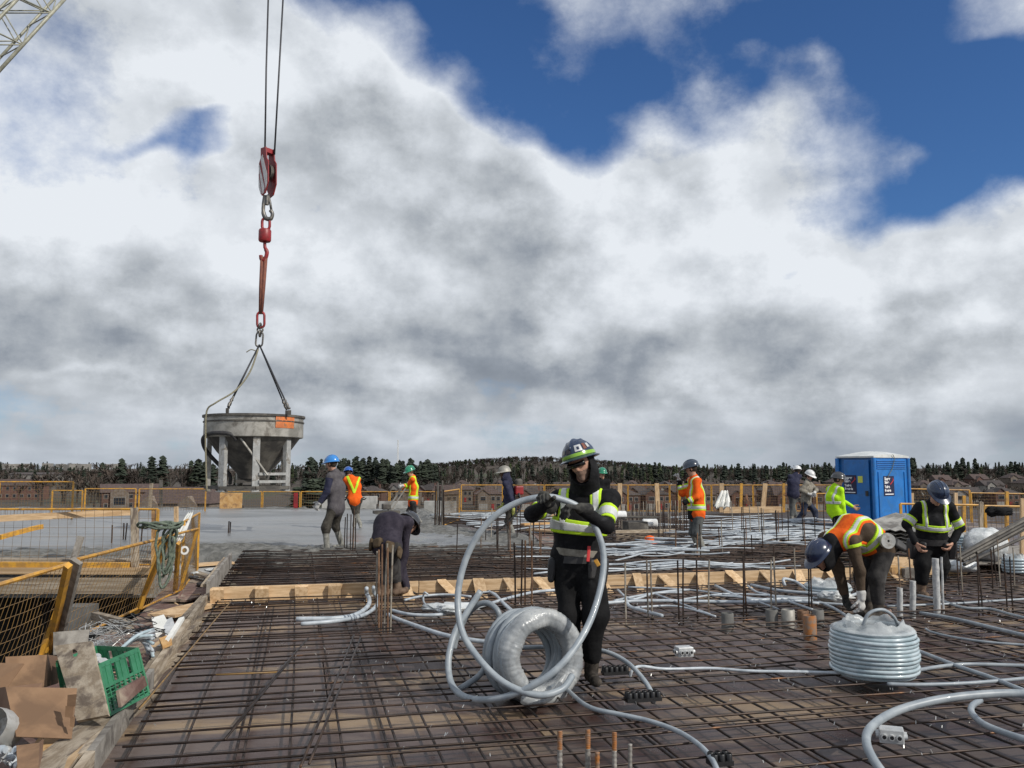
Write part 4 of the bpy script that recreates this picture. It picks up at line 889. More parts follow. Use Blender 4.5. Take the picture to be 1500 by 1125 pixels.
    # eyes
    if hat and skin and lk.y < .3:
        for s_ in (1, -1):
            MB().ell(h_ + hr_ * .033 * s_ + hu * .012 + lk * .082, hr_ * .013, hu * .008, lk * .010, 8, 6).build('eye', M['print_white'], parent=ro, smooth=2)
            MB().ell(h_ + hr_ * .033 * s_ + hu * .011 + lk * .0885, hr_ * .006, hu * .006, lk * .0055, 8, 5).build('pupil', M['lens'], parent=ro, smooth=2)
    # hands
    for i in (0, 1):
        hm = hands[i]
        if not hm: continue
        d_ = V(hdir[i]) if hdir[i] else (wp[i] - el[i]).normalized(); pn = V(palm[i]) if palm[i] else (-rt_ * (1, -1)[i] + V((0, 0, -.05)))
        if abs(pn.normalized().dot(d_.normalized())) > .95: pn = f
        hp = hand_prims(wp[i] - d_.normalized() * .01, d_, pn, curl[i], sc * (1.08 if hm.startswith('gl') else 1.0), thumb=(1 if i == 0 else -1))
        if hm.startswith('gl'): hp.append((A_(wp[i] - d_.normalized() * .05), A_(wp[i]), .046 * sc, .040 * sc, None, 1))
        def hf(Pt):
            d = None
            for p in hp: x = cone_d(Pt, p); d = x if d is None else smin(d, x, .007)
            return d
        l2, h2 = prim_box(hp, .012); vs2, F2 = surf_nets(hf, l2, h2, min(.006, cell * .5))
        finish(vs2, F2, 'glove' if hm.startswith('gl') else 'hand', [M[hm]], ro)
    # worn shells
    tor = [p for tg, p in pr if tg in ('torso', 'hem')]; arm = [[p for tg, p in pr if tg == 'arm'][2 * i:2 * i + 2] for i in (0, 1)]
    def coords(Pt):
        X = Pt - A_(pe); s0 = X @ A_(sp0); L0 = (ch - pe).length; Y = Pt - A_(ch); s1 = Y @ A_(sp); up_seg = (Y @ A_(sp + sp0)) > 0
        t = np.where(up_seg, L0 + s1, s0); return t, Y @ RT, Y @ A_(fr)
    Ltot = (ch - pe).length + (ne - ch).length
    def shell(name, infl, clip, mname, cl=None, prims=None, k=.045, fa=.008):
        prims = prims or tor
        def fn(Pt):
            fo = folds(Pt, seed) * fa; d = None
            for p in prims: x = cone_d(Pt, p) + fo; d = x if d is None else smin(d, x, k)
            return np.maximum(d - infl, clip(Pt))
        lo_, hi_ = prim_box(prims, .04); v3, F3 = surf_nets(fn, lo_, hi_, cl or cell * .75)
        if len(F3): return finish(v3, F3, name, [M[mname]], ro)
    Ax_neck = A_(ne); SPv = A_(sp)
    def neckhole(Pt):
        Y = Pt - Ax_neck; rad = np.sqrt(np.maximum((Y * Y).sum(1) - (Y @ SPv) ** 2, 0)); return .088 * sc - rad
    if vest:
        vm, t0, vwid, vneck = vest
        def vclip(Pt):
            t, s_, fw = coords(Pt); c = np.maximum(t0 - t, np.abs(s_) - vwid); c = np.maximum(c, neckhole(Pt))
            if vneck: c = np.maximum(c, np.where(fw > 0, (vneck[0] + (t - vneck[1]) * vneck[2]) - np.abs(s_), -1))
            return c
        shell('vest', .012, vclip, vm)
    tlow = max([z_[4] - z_[5] for z_ in stripes if z_[3] == 'band'] + [.05])
    for (sname, sm, infl, kind, a_, b_) in stripes:
        if kind in ('band', 'low'):
            cl_ = lambda Pt: np.abs(coords(Pt)[0] - a_) - b_
        elif kind == 'strap':
            def cl_(Pt):
                t, s_, fw = coords(Pt); return np.maximum(np.maximum(np.abs(np.abs(s_) - a_) - b_, tlow - t), neckhole(Pt))
        elif kind == 'cross':
            def cl_(Pt):
                t, s_, fw = coords(Pt); return np.maximum(np.maximum(np.abs(np.abs(s_) - (t - a_) * .38) - b_, np.where(fw > 0, .1, -1)), .1 - t)
        shell(sname, infl, cl_, sm)
    if armbands:
        for (sm, frac, hw, infl) in armbands:
            for i in (0, 1):
                p0, p1 = A_(shp[i]), A_(el[i]); ax_ = (p1 - p0); Lx = np.linalg.norm(ax_); ax_ = ax_ / Lx; c_ = p0 + ax_ * Lx * min(frac, 1)
                if frac > 1: q0, q1 = A_(el[i]), A_(wp[i]); ax_ = (q1 - q0); Lx = np.linalg.norm(ax_); ax_ = ax_ / Lx; c_ = q0 + ax_ * Lx * (frac - 1)
                shell('arm_band', infl, lambda Pt: np.abs((Pt - c_) @ ax_) - hw, sm, None, arm[i], .035)
    if hood:
        hp_ = [(A_(h_ + hu * .02 - lk * .015), A_(h_ - hu * .06), .108 * sc, .104 * sc, HR, .92), (A_(h_ - hu * .06), A_(ne + sp * .0), .096 * sc, .110 * sc, RT, 1.05)]
        def hfn(Pt):
            d = smin(cone_d(Pt, hp_[0]), cone_d(Pt, hp_[1]), .04) + folds(Pt, seed) * .006
            Hq = Pt - A_(h_); fw = Hq @ A_(lk); ez = Hq @ A_(hu); ex = Hq @ HR
            op = np.sqrt((ex / .082) ** 2 + ((ez + .012) / .12) ** 2) - 1     # face opening
            return np.maximum(np.maximum(d, -np.maximum(op * .07, .0 - fw)), -(d + .02) if False else -9)
        l3, h3 = prim_box(hp_, .03); v4, F4 = surf_nets(hfn, l3, h3, cell * .8); finish(v4, F4, 'hood', [M[hood]], ro)
    if hat:
        hb = h_ + hu * (.048 if not hood else .055) - lk * .004; hu2 = (Matrix.Rotation(R(hat_tilt), 3, hr_) @ hu); lk2 = hr_.cross(hu2) * -1; rx, ry, hh = .122 * sc, .148 * sc, (.138 if brim == 'full' else .124) * sc
        mb = MB(); prof = [(math.cos(t), math.sin(t)) for t in np.linspace(0, math.pi / 2 - .02, 9)]
        prof = [(1.02, -.10), (1.03, -.02)] + prof
        mb.lathe([(r_, z_ * 1.0) for r_, z_ in prof], hb, 26, hr_ * rx, lk2 * ry, hu2 * hh)
        for s_, wd in ((0, .016), (.45, .010), (-.45, .010)):        # raised ribs over the crown
            pts = [hb + hr_ * rx * s_ * math.cos(t) * .9 + lk2 * ry * 1.0 * math.sin(t) * math.sqrt(max(0, 1 - s_ * s_ * .8)) + hu2 * hh * 1.0 * math.cos(t) * math.sqrt(max(0, 1 - (s_ * .9) ** 2)) for t in np.linspace(-1.15, 1.15, 11)]
            mb.tube(pts, wd * .55 * sc, 6)
        hmats = [M[hat]]
        ho = mb.build('hard_hat', hmats, parent=ro, smooth=2)
        mb = MB(); n = 40; vs5 = []
        for k in range(n):
            t = 2 * math.pi * k / n; fwd = math.sin(t); ext = (.024 if brim == 'full' else .008) + (max(0, fwd) ** 2.2) * (.055 if brim == 'peak' else .02)
            dirv = hr_ * rx * math.cos(t) + lk2 * ry * math.sin(t); dn = dirv.normalized()
            i0 = hb + dirv * .985 - hu2 * .004; o1 = hb + dirv * 1.0 + dn * ext * sc - hu2 * (.010 + ext * .22)
            vs5 += [i0 + hu2 * .006, o1 + hu2 * .003, o1 - hu2 * .003, i0 - hu2 * .008]
        mb.add(vs5, [(k * 4 + j, ((k + 1) % n) * 4 + j, ((k + 1) % n) * 4 + (j + 1) % 4, k * 4 + (j + 1) % 4) for k in range(n) for j in range(4)])
        mb.build('brim', hmats, parent=ho, smooth=1)
        ro_hat = (hb, hr_, lk2, hu2, rx, ry, hh, ho)
    else: ro_hat = None
    return dict(root=ro, f=f, r=rt_, sp=sp, fr=fr, pe=pe, ch=ch, ne=ne, hd=h_, sh=shp, el=el, wr=wp, hat=ro_hat, kn=kn, sp0=sp0, lk=lk, hr=hr_, hu=hu)
def belt(pd, mname='leather', t=.0, rad=(.172, .145), pouches=((70, .05, .09, .14), (-70, .05, .09, .14)), bw=.05):
    c = pd['pe'] + pd['sp0'] * t; r_, u_ = pd['r'], pd['sp0']; f_ = u_.cross(r_).normalized()
    if f_.dot(pd['f']) < 0 and u_.z > .3: f_ = -f_
    MB().lathe([(1, -bw / 2), (1.03, -bw / 2), (1.03, bw / 2), (1, bw / 2)], c, 24, r_ * rad[0], f_ * rad[1], u_).build('tool_belt', M[mname], parent=pd['root'], smooth=1)
    for (an, dp, wd, hh) in pouches:
        t_ = R(an); o_ = f_ * math.cos(t_) * (rad[1] + dp * .4) + r_ * math.sin(t_) * (rad[0] + dp * .4); n_ = o_.normalized(); s_ = n_.cross(u_).normalized()
        mb = MB(); cc = c + o_ - u_ * hh * .45
        mb.add([cc + s_ * a * wd / 2 * w2 + n_ * b * dp / 2 * w2 + u_ * z for z, w2 in ((-hh / 2, .75), (hh * .2, 1.0), (hh / 2, .92)) for a, b in ((-1, -1), (1, -1), (1, 1), (-1, 1))], [(3, 2, 1, 0), (8, 9, 10, 11)] + [(k * 4 + j, k * 4 + (j + 1) % 4, (k + 1) * 4 + (j + 1) % 4, (k + 1) * 4 + j) for k in (0, 1) for j in range(4)])
        mb.build('pouch', M[mname], parent=pd['root'], smooth=1, bevel=.02)

# A: front worker
pa = person('worker in black hooded jacket and lime striped vest bending a thick conduit, nearest person', 6.3, 192, (848, 812, 0), (851, 768, .0), (857, 718, -.01), (852, 681, -.09), (-.42, -.90, -.14), (803, 737, -.36), (851, 745, -.37), (838, 985, .05, .145), (866, 990, -.03, .145),
    ('cl_black', 'tr_black', 'boot_dark'), floor=.06, elbow=((-.9, .1, -.55), (.75, .25, -.75)), knee=((-.15, -1, 0), (.25, -1, 0)), toe=((-.35, -1), (.15, -1)), hat='hat_navy2', cell=.0085, brim='full', hands=('gl_dark', 'gl_dark'),
    hdir=((-.15, -.25, .25), (-.75, -.3, .12)), palm=((.2, -.3, -1), (-.1, .1, -1)), curl=(.85, .8), hood='cl_black', beard=True, seed=2.3, bulk=1.04, hatroll=17, hat_tilt=5, sleeve=.02, lw=1.06, shw=1.10,
    stripes=(('vest_trim', 'lime_trim', .010, 'strap', .118, .040), ('reflective_stripe', 'refl', .014, 'strap', .118, .022), ('vest_trim', 'lime_trim', .010, 'band', .20, .052), ('reflective_stripe', 'refl', .014, 'band', .20, .030), ('shirt_hem', 'cl_camo', .006, 'low', .018, .026)), armbands=(('lime_trim', .62, .058, .008), ('refl', .62, .034, .012)))
belt(pa, 'black_rubber', -.03, (.168, .145), ((75, .06, .11, .18), (-80, .06, .11, .20), (-40, .04, .07, .14)))
def blk(pd, p, q_, w_, h_, mname, nm): MB().beam(p, q_, w_, h_, up=(0, 1, 0)).build(nm, M[mname], parent=pd['root'], bevel=.004)
blk(pa, P(863, 800, 6.12), P(861, 823, 6.10), .022, .02, 'print_red', 'red_pliers'); blk(pa, P(872, 820, 6.08), P(877, 829, 6.08), .03, .03, 'yellow', 'tape_measure')
MB().tube([pa['hd'] + pa['lk'] * .088 + pa['hr'] * .066 + pa['hu'] * .015, pa['hd'] + pa['lk'] * .108 + pa['hu'] * .013, pa['hd'] + pa['lk'] * .088 - pa['hr'] * .066 + pa['hu'] * .015], .019, 8).build('sunglasses', M['lens'], parent=pa['root'], smooth=2)
def hat_band(pd, z0, z1, a0, a1, mname, nm, off=1.012):
    hb, hr_, lk2, hu2, rx, ry, hh, ho = pd['hat']; mb = MB()
    prof = [(math.sqrt(max(0, 1 - z_ * z_)) * off, z_ * off) for z_ in np.linspace(z0, z1, 5)]
    mb.lathe(prof, hb, 18, hr_ * rx, lk2 * ry, hu2 * hh, a0=R(a0), a1=R(a1)); mb.build(nm, M[mname], parent=ho, smooth=2)
hat_band(pa, .02, .20, 30, 330, 'hat_limegreen', 'green_band'); 
for (a0, a1, z0, z1, mm) in ((108, 134, .26, .60, 'box_grey'), (72, 92, .25, .5, 'cl_greynavy'), (140, 152, .3, .62, 'sling'), (156, 168, .36, .60, 'box_grey'), (50, 66, .3, .5, 'steel_grey'), (116, 125, .34, .50, 'hat_navy')): hat_band(pa, z0, z1, a0, a1, mm, 'sticker', 1.022 if mm != 'hat_navy' else 1.03)

# B: bent worker left, seen from behind
pb = person('worker in dark hoodie bent double over a toolbelt behind the rusty column bars', 10.3, 35, (566, 797, 0), (570, 768, .16), (586, 764, .36), (598, 770, .47), (.35, .5, -.75), (584, 850, .25), (596, 862, .30), (560, 877, .0, .16), (582, 880, .12, .16), ('cl_purple', 'tr_dark', 'boot_brown'), floor=.06,
    elbow=((0, .5, -1), (.5, .2, -1)), hat='hat_black', hands=('gl_dark', 'gl_dark'), bulk=1.15, seed=4.1, collar=False, brim='full', lw=1.15)
belt(pb, 'leather', -.02, (.18, .15), ((180, .05, .12, .12), (130, .05, .11, .15), (-135, .05, .11, .14), (80, .05, .10, .15)))
# C: walking worker
pc = person('worker in blue hard hat walking left in grey hoodie with navy sleeves', 15.9, 292, (492, 742, 0), (493, 715, .02), (491, 692, 0), (486, 680, -.02), (-.85, .3, -.12), (470, 736, .22), (468, 737, -.18), (500, 797, .25, .19), (479, 806, -.18, .15), ('cl_greynavy', 'tr_work', 'boot_mud'), floor=.05,
    elbow=((.4, .6, -1), (.5, -.2, -1)), hat='hat_blue', hands=('gl_white', 'gl_white'), boot_h=.30, seed=5.5, bulk=1.1, toe=((-.6, -.6), (-.8, -.5)), armbands=(('cl_navy', .45, .16, .006), ('cl_navy', 1.4, .14, .006)), knee=((-1, -.2, 0), (-1, -.2, 0)))
# D
pd_ = person('worker in orange vest and bright blue helmet seen from behind on wet concrete', 20.9, 350, (520, 730, 0), (519, 712, .06), (514, 699, .12), (510, 693, .22), (-.2, .9, -.3), (509, 728, .2), (528, 728, .2), (519, 762, 0, .24), (528, 762, .0, .24), ('cl_orange', 'tr_work', 'boot_mud'), floor=.14, hat='hat_blue2', hands=('gl_dark', 'gl_dark'), boot_h=.3, seed=6.2, sc=.92, stripes=(('reflective_stripe', 'lime_trim', .012, 'cross', .12, .03),))
# E
pe_ = person('worker in orange jacket and green helmet pushing a concrete tool on the pour', 23.5, 265, (605, 734, 0), (606, 714, 0), (604, 699, -.02), (601, 691, -.08), (-.7, -.5, -.3), (588, 712, -.25), (590, 716, .15), (600, 760, -.1, .2), (614, 757, .1, .2), ('cl_orange', 'tr_dark', 'boot_mud'), floor=.1, hat='hat_green', hands=('gl_white', 'gl_white'), boot_h=.25, seed=7.7, elbow=((0, -.3, -1), (0, .3, -1)),
    stripes=(('reflective_trim', 'lime_trim', .009, 'band', .10, .06), ('reflective_stripe', 'refl', .013, 'band', .10, .03), ('reflective_trim', 'lime_trim', .009, 'strap', .11, .035)), armbands=(('lime_trim', 1.3, .05, .008),))
# F
pf_ = person('worker in dark blue hoodie and chrome grey helmet carrying a red backpack unit', 19.4, 285, (748, 744, 0), (746, 722, 0), (743, 704, 0), (739, 694, -.02), (-.95, -.25, -.1), (736, 741, .1), (752, 748, -.18), (746, 781, .1, .10), (753, 785, -.1, .10), ('cl_navy', 'tr_work', 'boot_mud'), floor=.02, hat='steel_grey', hands=('gl_yellow', 'gl_yellow'), boot_h=.3, skin='skin_dark', hood='cl_navy', seed=8.8, elbow=((.6, .6, -1), (.8, -.1, -.8)))
c = pf_['ch'] - pf_['f'] * .22 + V((0, 0, .1))
MB().box(c + V((0, 0, -.04)), (.19, .18, .20), R(15)).build('backpack_engine', M['red_paint'], parent=pf_['root'], bevel=.03)
MB().lathe([(.01, -.02), (.09, -.02), (.09, .08), (.05, .12), (.01, .12)], c + V((0, 0, .10)), 14).build('fuel_tank', M['steel_dark'], parent=pf_['root'], smooth=1)
MB().tube(smooth_path([c + V((0, -.1, -.1)), c + V((.05, -.2, -.4)), c + V((-.2, -.25, -.7)), c + V((-.55, -.2, -1.0))], 4), .022, 8).build('vibrator_hose', M['black_rubber'], parent=pf_['root'], smooth=2)
# G mostly hidden behind A
pg = person('worker with pale green helmet almost hidden behind the conduit worker', 22.5, 190, (880, 742, 0), (880, 718, 0), (881, 702, 0), (882, 694, -.02), (.2, -1, -.1), (868, 740, 0), (892, 740, 0), (877, 772, 0, .1), (886, 772, 0, .1), ('cl_black', 'tr_dark', 'boot_dark'), floor=.02, hat='hat_green', cell=.018, seed=9)
# H
ph = person('worker in orange jacket and slate helmet standing sideways gripping a tall stake', 15.5, 262, (1020, 750, 0), (1019, 724, .02), (1016, 700, .0), (1013, 687, -.03), (-.9, .25, -.25), (994, 703, .12), (1001, 737, -.2), (1024, 804, .12, .14), (1031, 808, -.10, .14), ('cl_orange', 'tr_grey', 'boot_mud'), floor=.04, hat='hat_slate', hands=('gl_white', None), boot_h=.34, seed=10.4, bulk=1.12, elbow=((.3, .0, -1), (.8, -.4, -.8)), hdir=((-.1, 0, 1), None), curl=(1.1, .5), palm=((-1, .1, 0), None), knee=((-1, 0, .0), (-1, -.1, 0)),
    stripes=(('reflective_trim', 'lime_trim', .009, 'band', .075, .055), ('reflective_stripe', 'refl', .013, 'band', .075, .028), ('reflective_trim', 'lime_trim', .009, 'strap', .11, .034), ('reflective_stripe', 'refl', .013, 'strap', .11, .017)), armbands=(('lime_trim', 1.45, .045, .008), ('refl', 1.45, .022, .012), ('cl_black', 1.8, .06, .006)))
shell_hem = MB().lathe([(1.0, 0), (1.03, -.02), (1.0, -.15), (.9, -.16)], ph['pe'] + V((0, 0, .03)), 22, ph['r'] * .175, ph['f'] * .150, (0, 0, 1)); shell_hem.build('jacket_hem', M['cl_black'], parent=ph['root'], smooth=1)
q_ = ph['wr'][0] + V((-.03, 0, 0)); MB().tube([V((q_.x, q_.y, q_.z + .10)), gp(989.5, 817, .0)], .012, 8).build('stake', M['rebar_rust'], label='tall thin rusty stake held upright by the worker in orange jacket', cat='stake', smooth=1)
# I and J
pi_ = person('worker in navy jacket and white helmet turned away, standing behind the camouflage jacket', 26, 340, (1162, 722, 0), (1162, 706, .0), (1165, 695, .03), (1168, 690, .06), (.2, .9, -.2), (1154, 722, .1), (1174, 722, .1), (1160, 760, 0, .1), (1168, 760, 0, .1), ('cl_navy', 'tr_grey', 'boot_mud'), floor=.02, hat='hat_white', cell=.018, seed=11.2, bulk=1.15)
pj = person('worker in camouflage jacket and white helmet striding with legs apart', 24.3, 120, (1181, 733, 0), (1182, 716, 0), (1184, 704, .0), (1186, 697, -.05), (.6, -.75, -.45), (1186, 724, -.25), (1193, 722, -.2), (1166, 763, .05, .11), (1197, 765, -.05, .11), ('cl_camo', 'tr_jean', 'boot_brown'), floor=.02, hat='hat_white', hands=('gl_white', 'gl_white'), seed=12.9, elbow=((-.8, -.2, -.8), (.8, -.3, -.7)), bulk=1.08)
# K
pk = person('worker in bright lime hoodie and grey helmet pointing towards the blue toilet', 18.6, 70, (1223, 747, 0), (1222, 729, 0), (1224, 713, 0), (1228, 703, -.03), (.85, -.4, -.15), (1238, 758, -.12), (1249, 742, .25), (1218, 788, -.1, .1), (1230, 788, .1, .1), ('cl_lime', 'tr_black', 'boot_dark'), floor=.02, hat='hat_grey', seed=13.3, bulk=1.16, elbow=((-.3, -.3, -1), (-.2, .3, -1)), stripes=(('reflective_stripe', 'refl', .010, 'band', .16, .028), ('reflective_stripe', 'refl', .010, 'strap', .12, .022)))
# L
pl = person('worker in orange vest over brown jacket bent over with navy helmet hanging low', 8.85, 245, (1283, 797, .02), (1253, 777, -.02), (1221, 796, -.08), (1203, 815, -.13), (-.75, -.3, -.75), (1238, 872, .12), (1262, 876, -.22), (1272, 893, .1, .15), (1287, 900, -.1, .15), ('cl_brown', 'tr_dark', 'boot_dark'), floor=.06, hat='hat_navy', cell=.010, hands=('gl_dark', 'gl_white'), seed=14.6, bulk=1.12, collar=True, elbow=((.4, .3, 0), (.5, -.2, 0)), knee=((-1, -.1, 0), (-1, -.3, 0)), hood='cl_black',
    vest=('cl_orange', .03, .17, None), stripes=(('reflective_trim', 'lime_trim', .016, 'band', .13, .055), ('reflective_stripe', 'refl', .020, 'band', .13, .026), ('reflective_trim', 'lime_trim', .016, 'strap', .125, .036), ('reflective_stripe', 'refl', .020, 'strap', .125, .018)), armbands=(('lime_trim', .12, .018, .012),))
belt(pl, 'black_rubber', -.03, (.18, .145), ((110, .05, .10, .13), (-110, .05, .10, .14)))
c = P(1298, 792, 8.62); MB().lathe([(.012, 0), (.075, 0), (.078, .02), (.075, .045), (.012, .045)], c, 22, (.96, .1, .25), (-.25, 0, .97), (.1, -.99, 0)).build('tape_reel', M['steel_pale'], parent=pl['root'], smooth=1)
# M
pm_ = person('worker in black hooded top with silver and lime harness, dark blue helmet bowed forward', 10.6, 186, (1364, 790, .05), (1366, 763, .0), (1370, 736, -.06), (1373, 724, -.16), (.05, -.8, -.75), (1342, 796, -.12), (1394, 796, -.10), (1350, 866, .0), (1374, 862, .12), ('cl_black', 'tr_black', 'boot_brown'), floor=.03, hat='hat_navy2', cell=.011, lw=1.15, hands=('skin', 'skin'), seed=15.1, bulk=1.14, elbow=((-1, .2, -.3), (1, .2, -.3)), knee=((-.3, -1, 0), (.4, -1, 0)), sc=.97,
    stripes=(('harness_trim', 'lime_trim', .010, 'strap', .125, .030), ('harness_stripe', 'refl', .014, 'strap', .118, .014), ('harness_trim', 'lime_trim', .010, 'band', .17, .042), ('harness_stripe', 'refl', .014, 'band', .17, .022)), armbands=(('lime_trim', .75, .05, .008), ('refl', .75, .03, .012)))
belt(pm_, 'black_rubber', .0, (.20, .165), ((75, .10, .15, .24), (-75, .10, .15, .24), (40, .05, .08, .15), (-35, .05, .08, .12)), .07)
MB().lathe([(.018, 0), (.03, 0), (.03, .012), (.018, .012)], P(1362, 785, 10.97), 12, (1, 0, 0), (0, 0, 1), (0, -1, 0)).build('buckle', M['steel_pale'], parent=pm_['root'])
# ------------------------------------------------------------------ tower crane hook, rigging and bucket
YB = 20.0; bc = P(373, 605, YB); bx, by = bc.x, YB
br_ = root('concrete_bucket', (bx, by, P(373, 720, YB).z), 'battered grey steel concrete bucket with funnel and legs hanging over the pour', 'concrete bucket')
zr, zd, zb, zg = P(373, 606, YB - .9).z, P(373, 641, YB).z, P(373, 719, YB).z, P(373, 701, YB).z
RB = 71 * YB / FPX * .985; cB = V((bx, by, 0)); PI = math.pi
MB().lathe([(RB - .03, zr - .02), (RB, zr - .02), (RB + .005, zd), (RB - .02, zd - .015), (RB - .03, zd)][:4] + [(RB - .05, zd), (RB - .03, zr - .02)], cB, 56).build('drum', M['steel_grey'], parent=br_, smooth=1)
MB().lathe([(RB - .03, zr - .05), (RB + .04, zr - .05), (RB + .04, zr), (RB - .03, zr)], cB, 56).build('rim', M['steel_dark'], parent=br_, smooth=1)
MB().lathe([(RB + .003, zr - .17), (RB + .02, zr - .17), (RB + .02, zr - .14), (RB + .003, zr - .14)], cB, 56).build('hoop', M['steel_dark'], parent=br_, smooth=1)
MB().lathe([(RB - .06, zd), (RB * .74, zd - (zd - zg) * .34), (.36, zg + .12), (.33, zg), (.28, zg), (.30, zg + .1), (RB * .7, zd - (zd - zg) * .33), (RB - .09, zd)], cB, 48).build('cone', M['steel_dark'], parent=br_, smooth=1)
legs = [V((bx + x, by + y, 0)) for x, y in ((-.99, -.32), (-.42, -.98), (.37, -1.0), (.94, -.40), (.55, .90), (-.6, .85))]
for i, l_ in enumerate(legs):
    d = V((l_.x - bx, l_.y - by, 0)).normalized(); t = V((-d.y, d.x, 0)); mb = MB()
    mb.obox(l_ + V((0, 0, (zd + .02 + zb) / 2)) - d * .02, t * .074, d * .008, V((0, 0, (zd + .02 - zb) / 2)))
    for s_ in (1, -1): mb.obox(l_ + t * s_ * .070 - d * .07 + V((0, 0, (zd + zb) / 2)), t * .007, d * .048, V((0, 0, (zd - zb) / 2)))
    mb.obox(l_ + V((0, 0, zb + .006)) - d * .05, t * .10, d * .09, V((0, 0, .006)))
    mb.build('leg', M['steel_pale' if i in (1, 2, 3) else 'steel_grey'], parent=br_)  # paler steel puts sunlight into the front and right-hand legs
mb = MB()
for i in range(6): mb.beam(legs[i] + V((0, 0, zb + .09)) , legs[(i + 1) % 6] + V((0, 0, zb + .09)), .06, .07)
mb.build('base_frame', M['steel_dark'], parent=br_)
for z in (P(400, 694, YB).z, P(400, 703, YB).z - .03): MB().beam(legs[2] + V((.05, .02, z)), legs[3] + V((-.05, 0, z)), .08, .06).build('cross_rail', M['steel_pale'], parent=br_)
MB().tube([P(352, 641, YB - 1.0), P(392, 696, YB - .95)], .025, 8).build('lever', M['steel_grey'], parent=br_, smooth=1)
MB().tube(smooth_path([P(346, 645, YB - 1.02), P(338, 636, YB - 1.1), P(318, 634, YB - 1.1), P(302, 637, YB - .9), P(297, 646, YB - .7), P(302, 660, YB - .5), P(318, 678, YB - .3), P(336, 695, YB - .2), P(337, 708, YB)], 5), .045, 8).build('hydraulic_hose', M['black_rubber'], parent=br_, smooth=2)
mb = MB(); mb.lathe([(.19, zg - .02), (.27, zg - .02), (.27, zg + .1), (.19, zg + .1)], cB, 24); mb.box((bx, by, zg - .06), (.75, .5, .07), .3); mb.build('gate', M['steel_dark'], parent=br_)
mb = MB(); a0, a1 = -.86, -.40
pts = []
mb.lathe([(RB + .006, zr - .31), (RB + .012, zr - .31), (RB + .024, zr - .02), (RB + .012, zr - .0)], cB, 6, a0=a0, a1=a1); mb.build('orange_patch', M['orange_patch'], parent=br_, smooth=1)
lug = []
for an in (-1.02, PI - .55 + .9, PI * .5, -2.25):
    pass
lp = [P(333, 603, YB - .75), P(424, 606, YB - .75), P(333, 605, YB + .7), P(420, 606, YB + .7)]
for p in lp:
    MB().obox(p + V((0, 0, .03)), V((.035, 0, 0)), V((0, .012, 0)), V((0, 0, .05))).build('lifting_lug', M['steel_dark'], parent=br_)
ring = P(380, 505, YB)
bd = root('bridle_sling', ring, 'four legged wire rope bridle gathered on a master link above the bucket', 'sling')
for p in lp:
    e = p + V((0, 0, .085)); d = (ring - e).normalized()
    MB().tube([e + d * .25, ring], .018, 6).build('rope_leg', M['cable'], parent=bd, smooth=2)
    MB().tube([e + d * (.02 + .30 * i / 8) + V((.010 * math.sin(i * 2.0), .010 * math.cos(i * 2), 0)) for i in range(9)], [.03, .036, .03, .036, .028, .034, .026, .024, .02], 6).build('hook', M['chain'], parent=bd, smooth=2)
def link(mb, p, q_, w_, r, up=(0, 1, 0), n=8):
    p, q_ = V(p), V(q_); d, a, b = frame_of(q_ - p, up); L = (q_ - p).length; c = (p + q_) / 2; pts = []
    for s_, t0 in ((1, 0), (-1, PI)):
        for k in range(7):
            t = t0 + PI * k / 6; pts.append(c + d * (s_ * max(L / 2 - w_ / 2, 0) + math.sin(t) * w_ / 2) + a * math.cos(t) * w_ / 2)
    mb.tube(pts, r, n, closed=True); return mb
mb = MB(); link(mb, P(379, 508, YB), P(381, 486, YB), .16, .022); mb.build('master_link', M['chain'], parent=bd, smooth=2)
for i, (a, b) in enumerate(((493, 484), (487, 479), (481, 474))): link(MB(), P(380.5, a, YB), P(381.5, b, YB), .13, .022, up=((1, 0, 0), (0, 1, 0))[i % 2]).build('chain_link', M['chain'], parent=bd, smooth=2)
MB().tube(smooth_path([P(361, 516, YB - .1), P(368, 512, YB - .1), P(377, 514, YB - .05), P(379, 505, YB)], 4), .012, 6).build('rope_end', M['rope_tan'], parent=bd, smooth=2)
MB().tube(smooth_path([P(378, 512, YB - .05), P(366, 545, YB - .3), P(345, 572, YB - .7), P(316, 590, YB - 1.0), P(303, 602, YB - 1.0), P(301, 640, YB - 1.0), P(302, 690, YB - 1.0), P(303, 720, YB - 1.0)], 5), .020, 8).build('tag_rope', M['rope_tan'], label='tan tag rope running from the master link down the left of the bucket', cat='rope', smooth=2)
link(MB(), P(382, 480, YB), P(382, 457, YB), .17, .030).build('link_ring', M['red_paint'], label='long red ring joining brown sling and chain above the bucket', cat='ring', smooth=2)
sl = root('round_sling', P(382, 460, YB), 'brown textile round sling stretched between red hook and red ring', 'sling')
for a, b in ((384.0, 381.2), (389.5, 383.0)): MB().tube([P(a, 376, YB), P((a + b) / 2 - .3, 420, YB), P(b, 460, YB)], [.045, .048, .04], 8).build('strand', M['sling'], parent=sl, smooth=2)
sw = root('swivel_hook', P(387, 380, YB), 'red drum swivel with small red hook below the crane block', 'hook')
MB().lathe([(.02, -.15), (.13, -.15), (.148, -.12), (.148, .12), (.13, .15), (.02, .15)], P(388, 345, YB), 24).build('swivel_drum', M['red_paint'], parent=sw, smooth=1)
link(MB(), P(389.5, 337, YB), P(389.5, 319, YB), .18, .035).build('shackle', M['red_paint'], parent=sw, smooth=2)
MB().tube(smooth_path([P(388, 353, YB), P(388, 362, YB), P(391, 370, YB), P(388, 380, YB), P(383, 380, YB), P(382, 374, YB)], 4), [.04] * 6 + [.05] * 9 + [.045] * 6, 8).build('hook', M['red_paint'], parent=sw, smooth=2)
hk = root('crane_block', P(392, 285, YB), 'dark red crane hook block with white diagonal stripes on two hoist ropes', 'crane block')
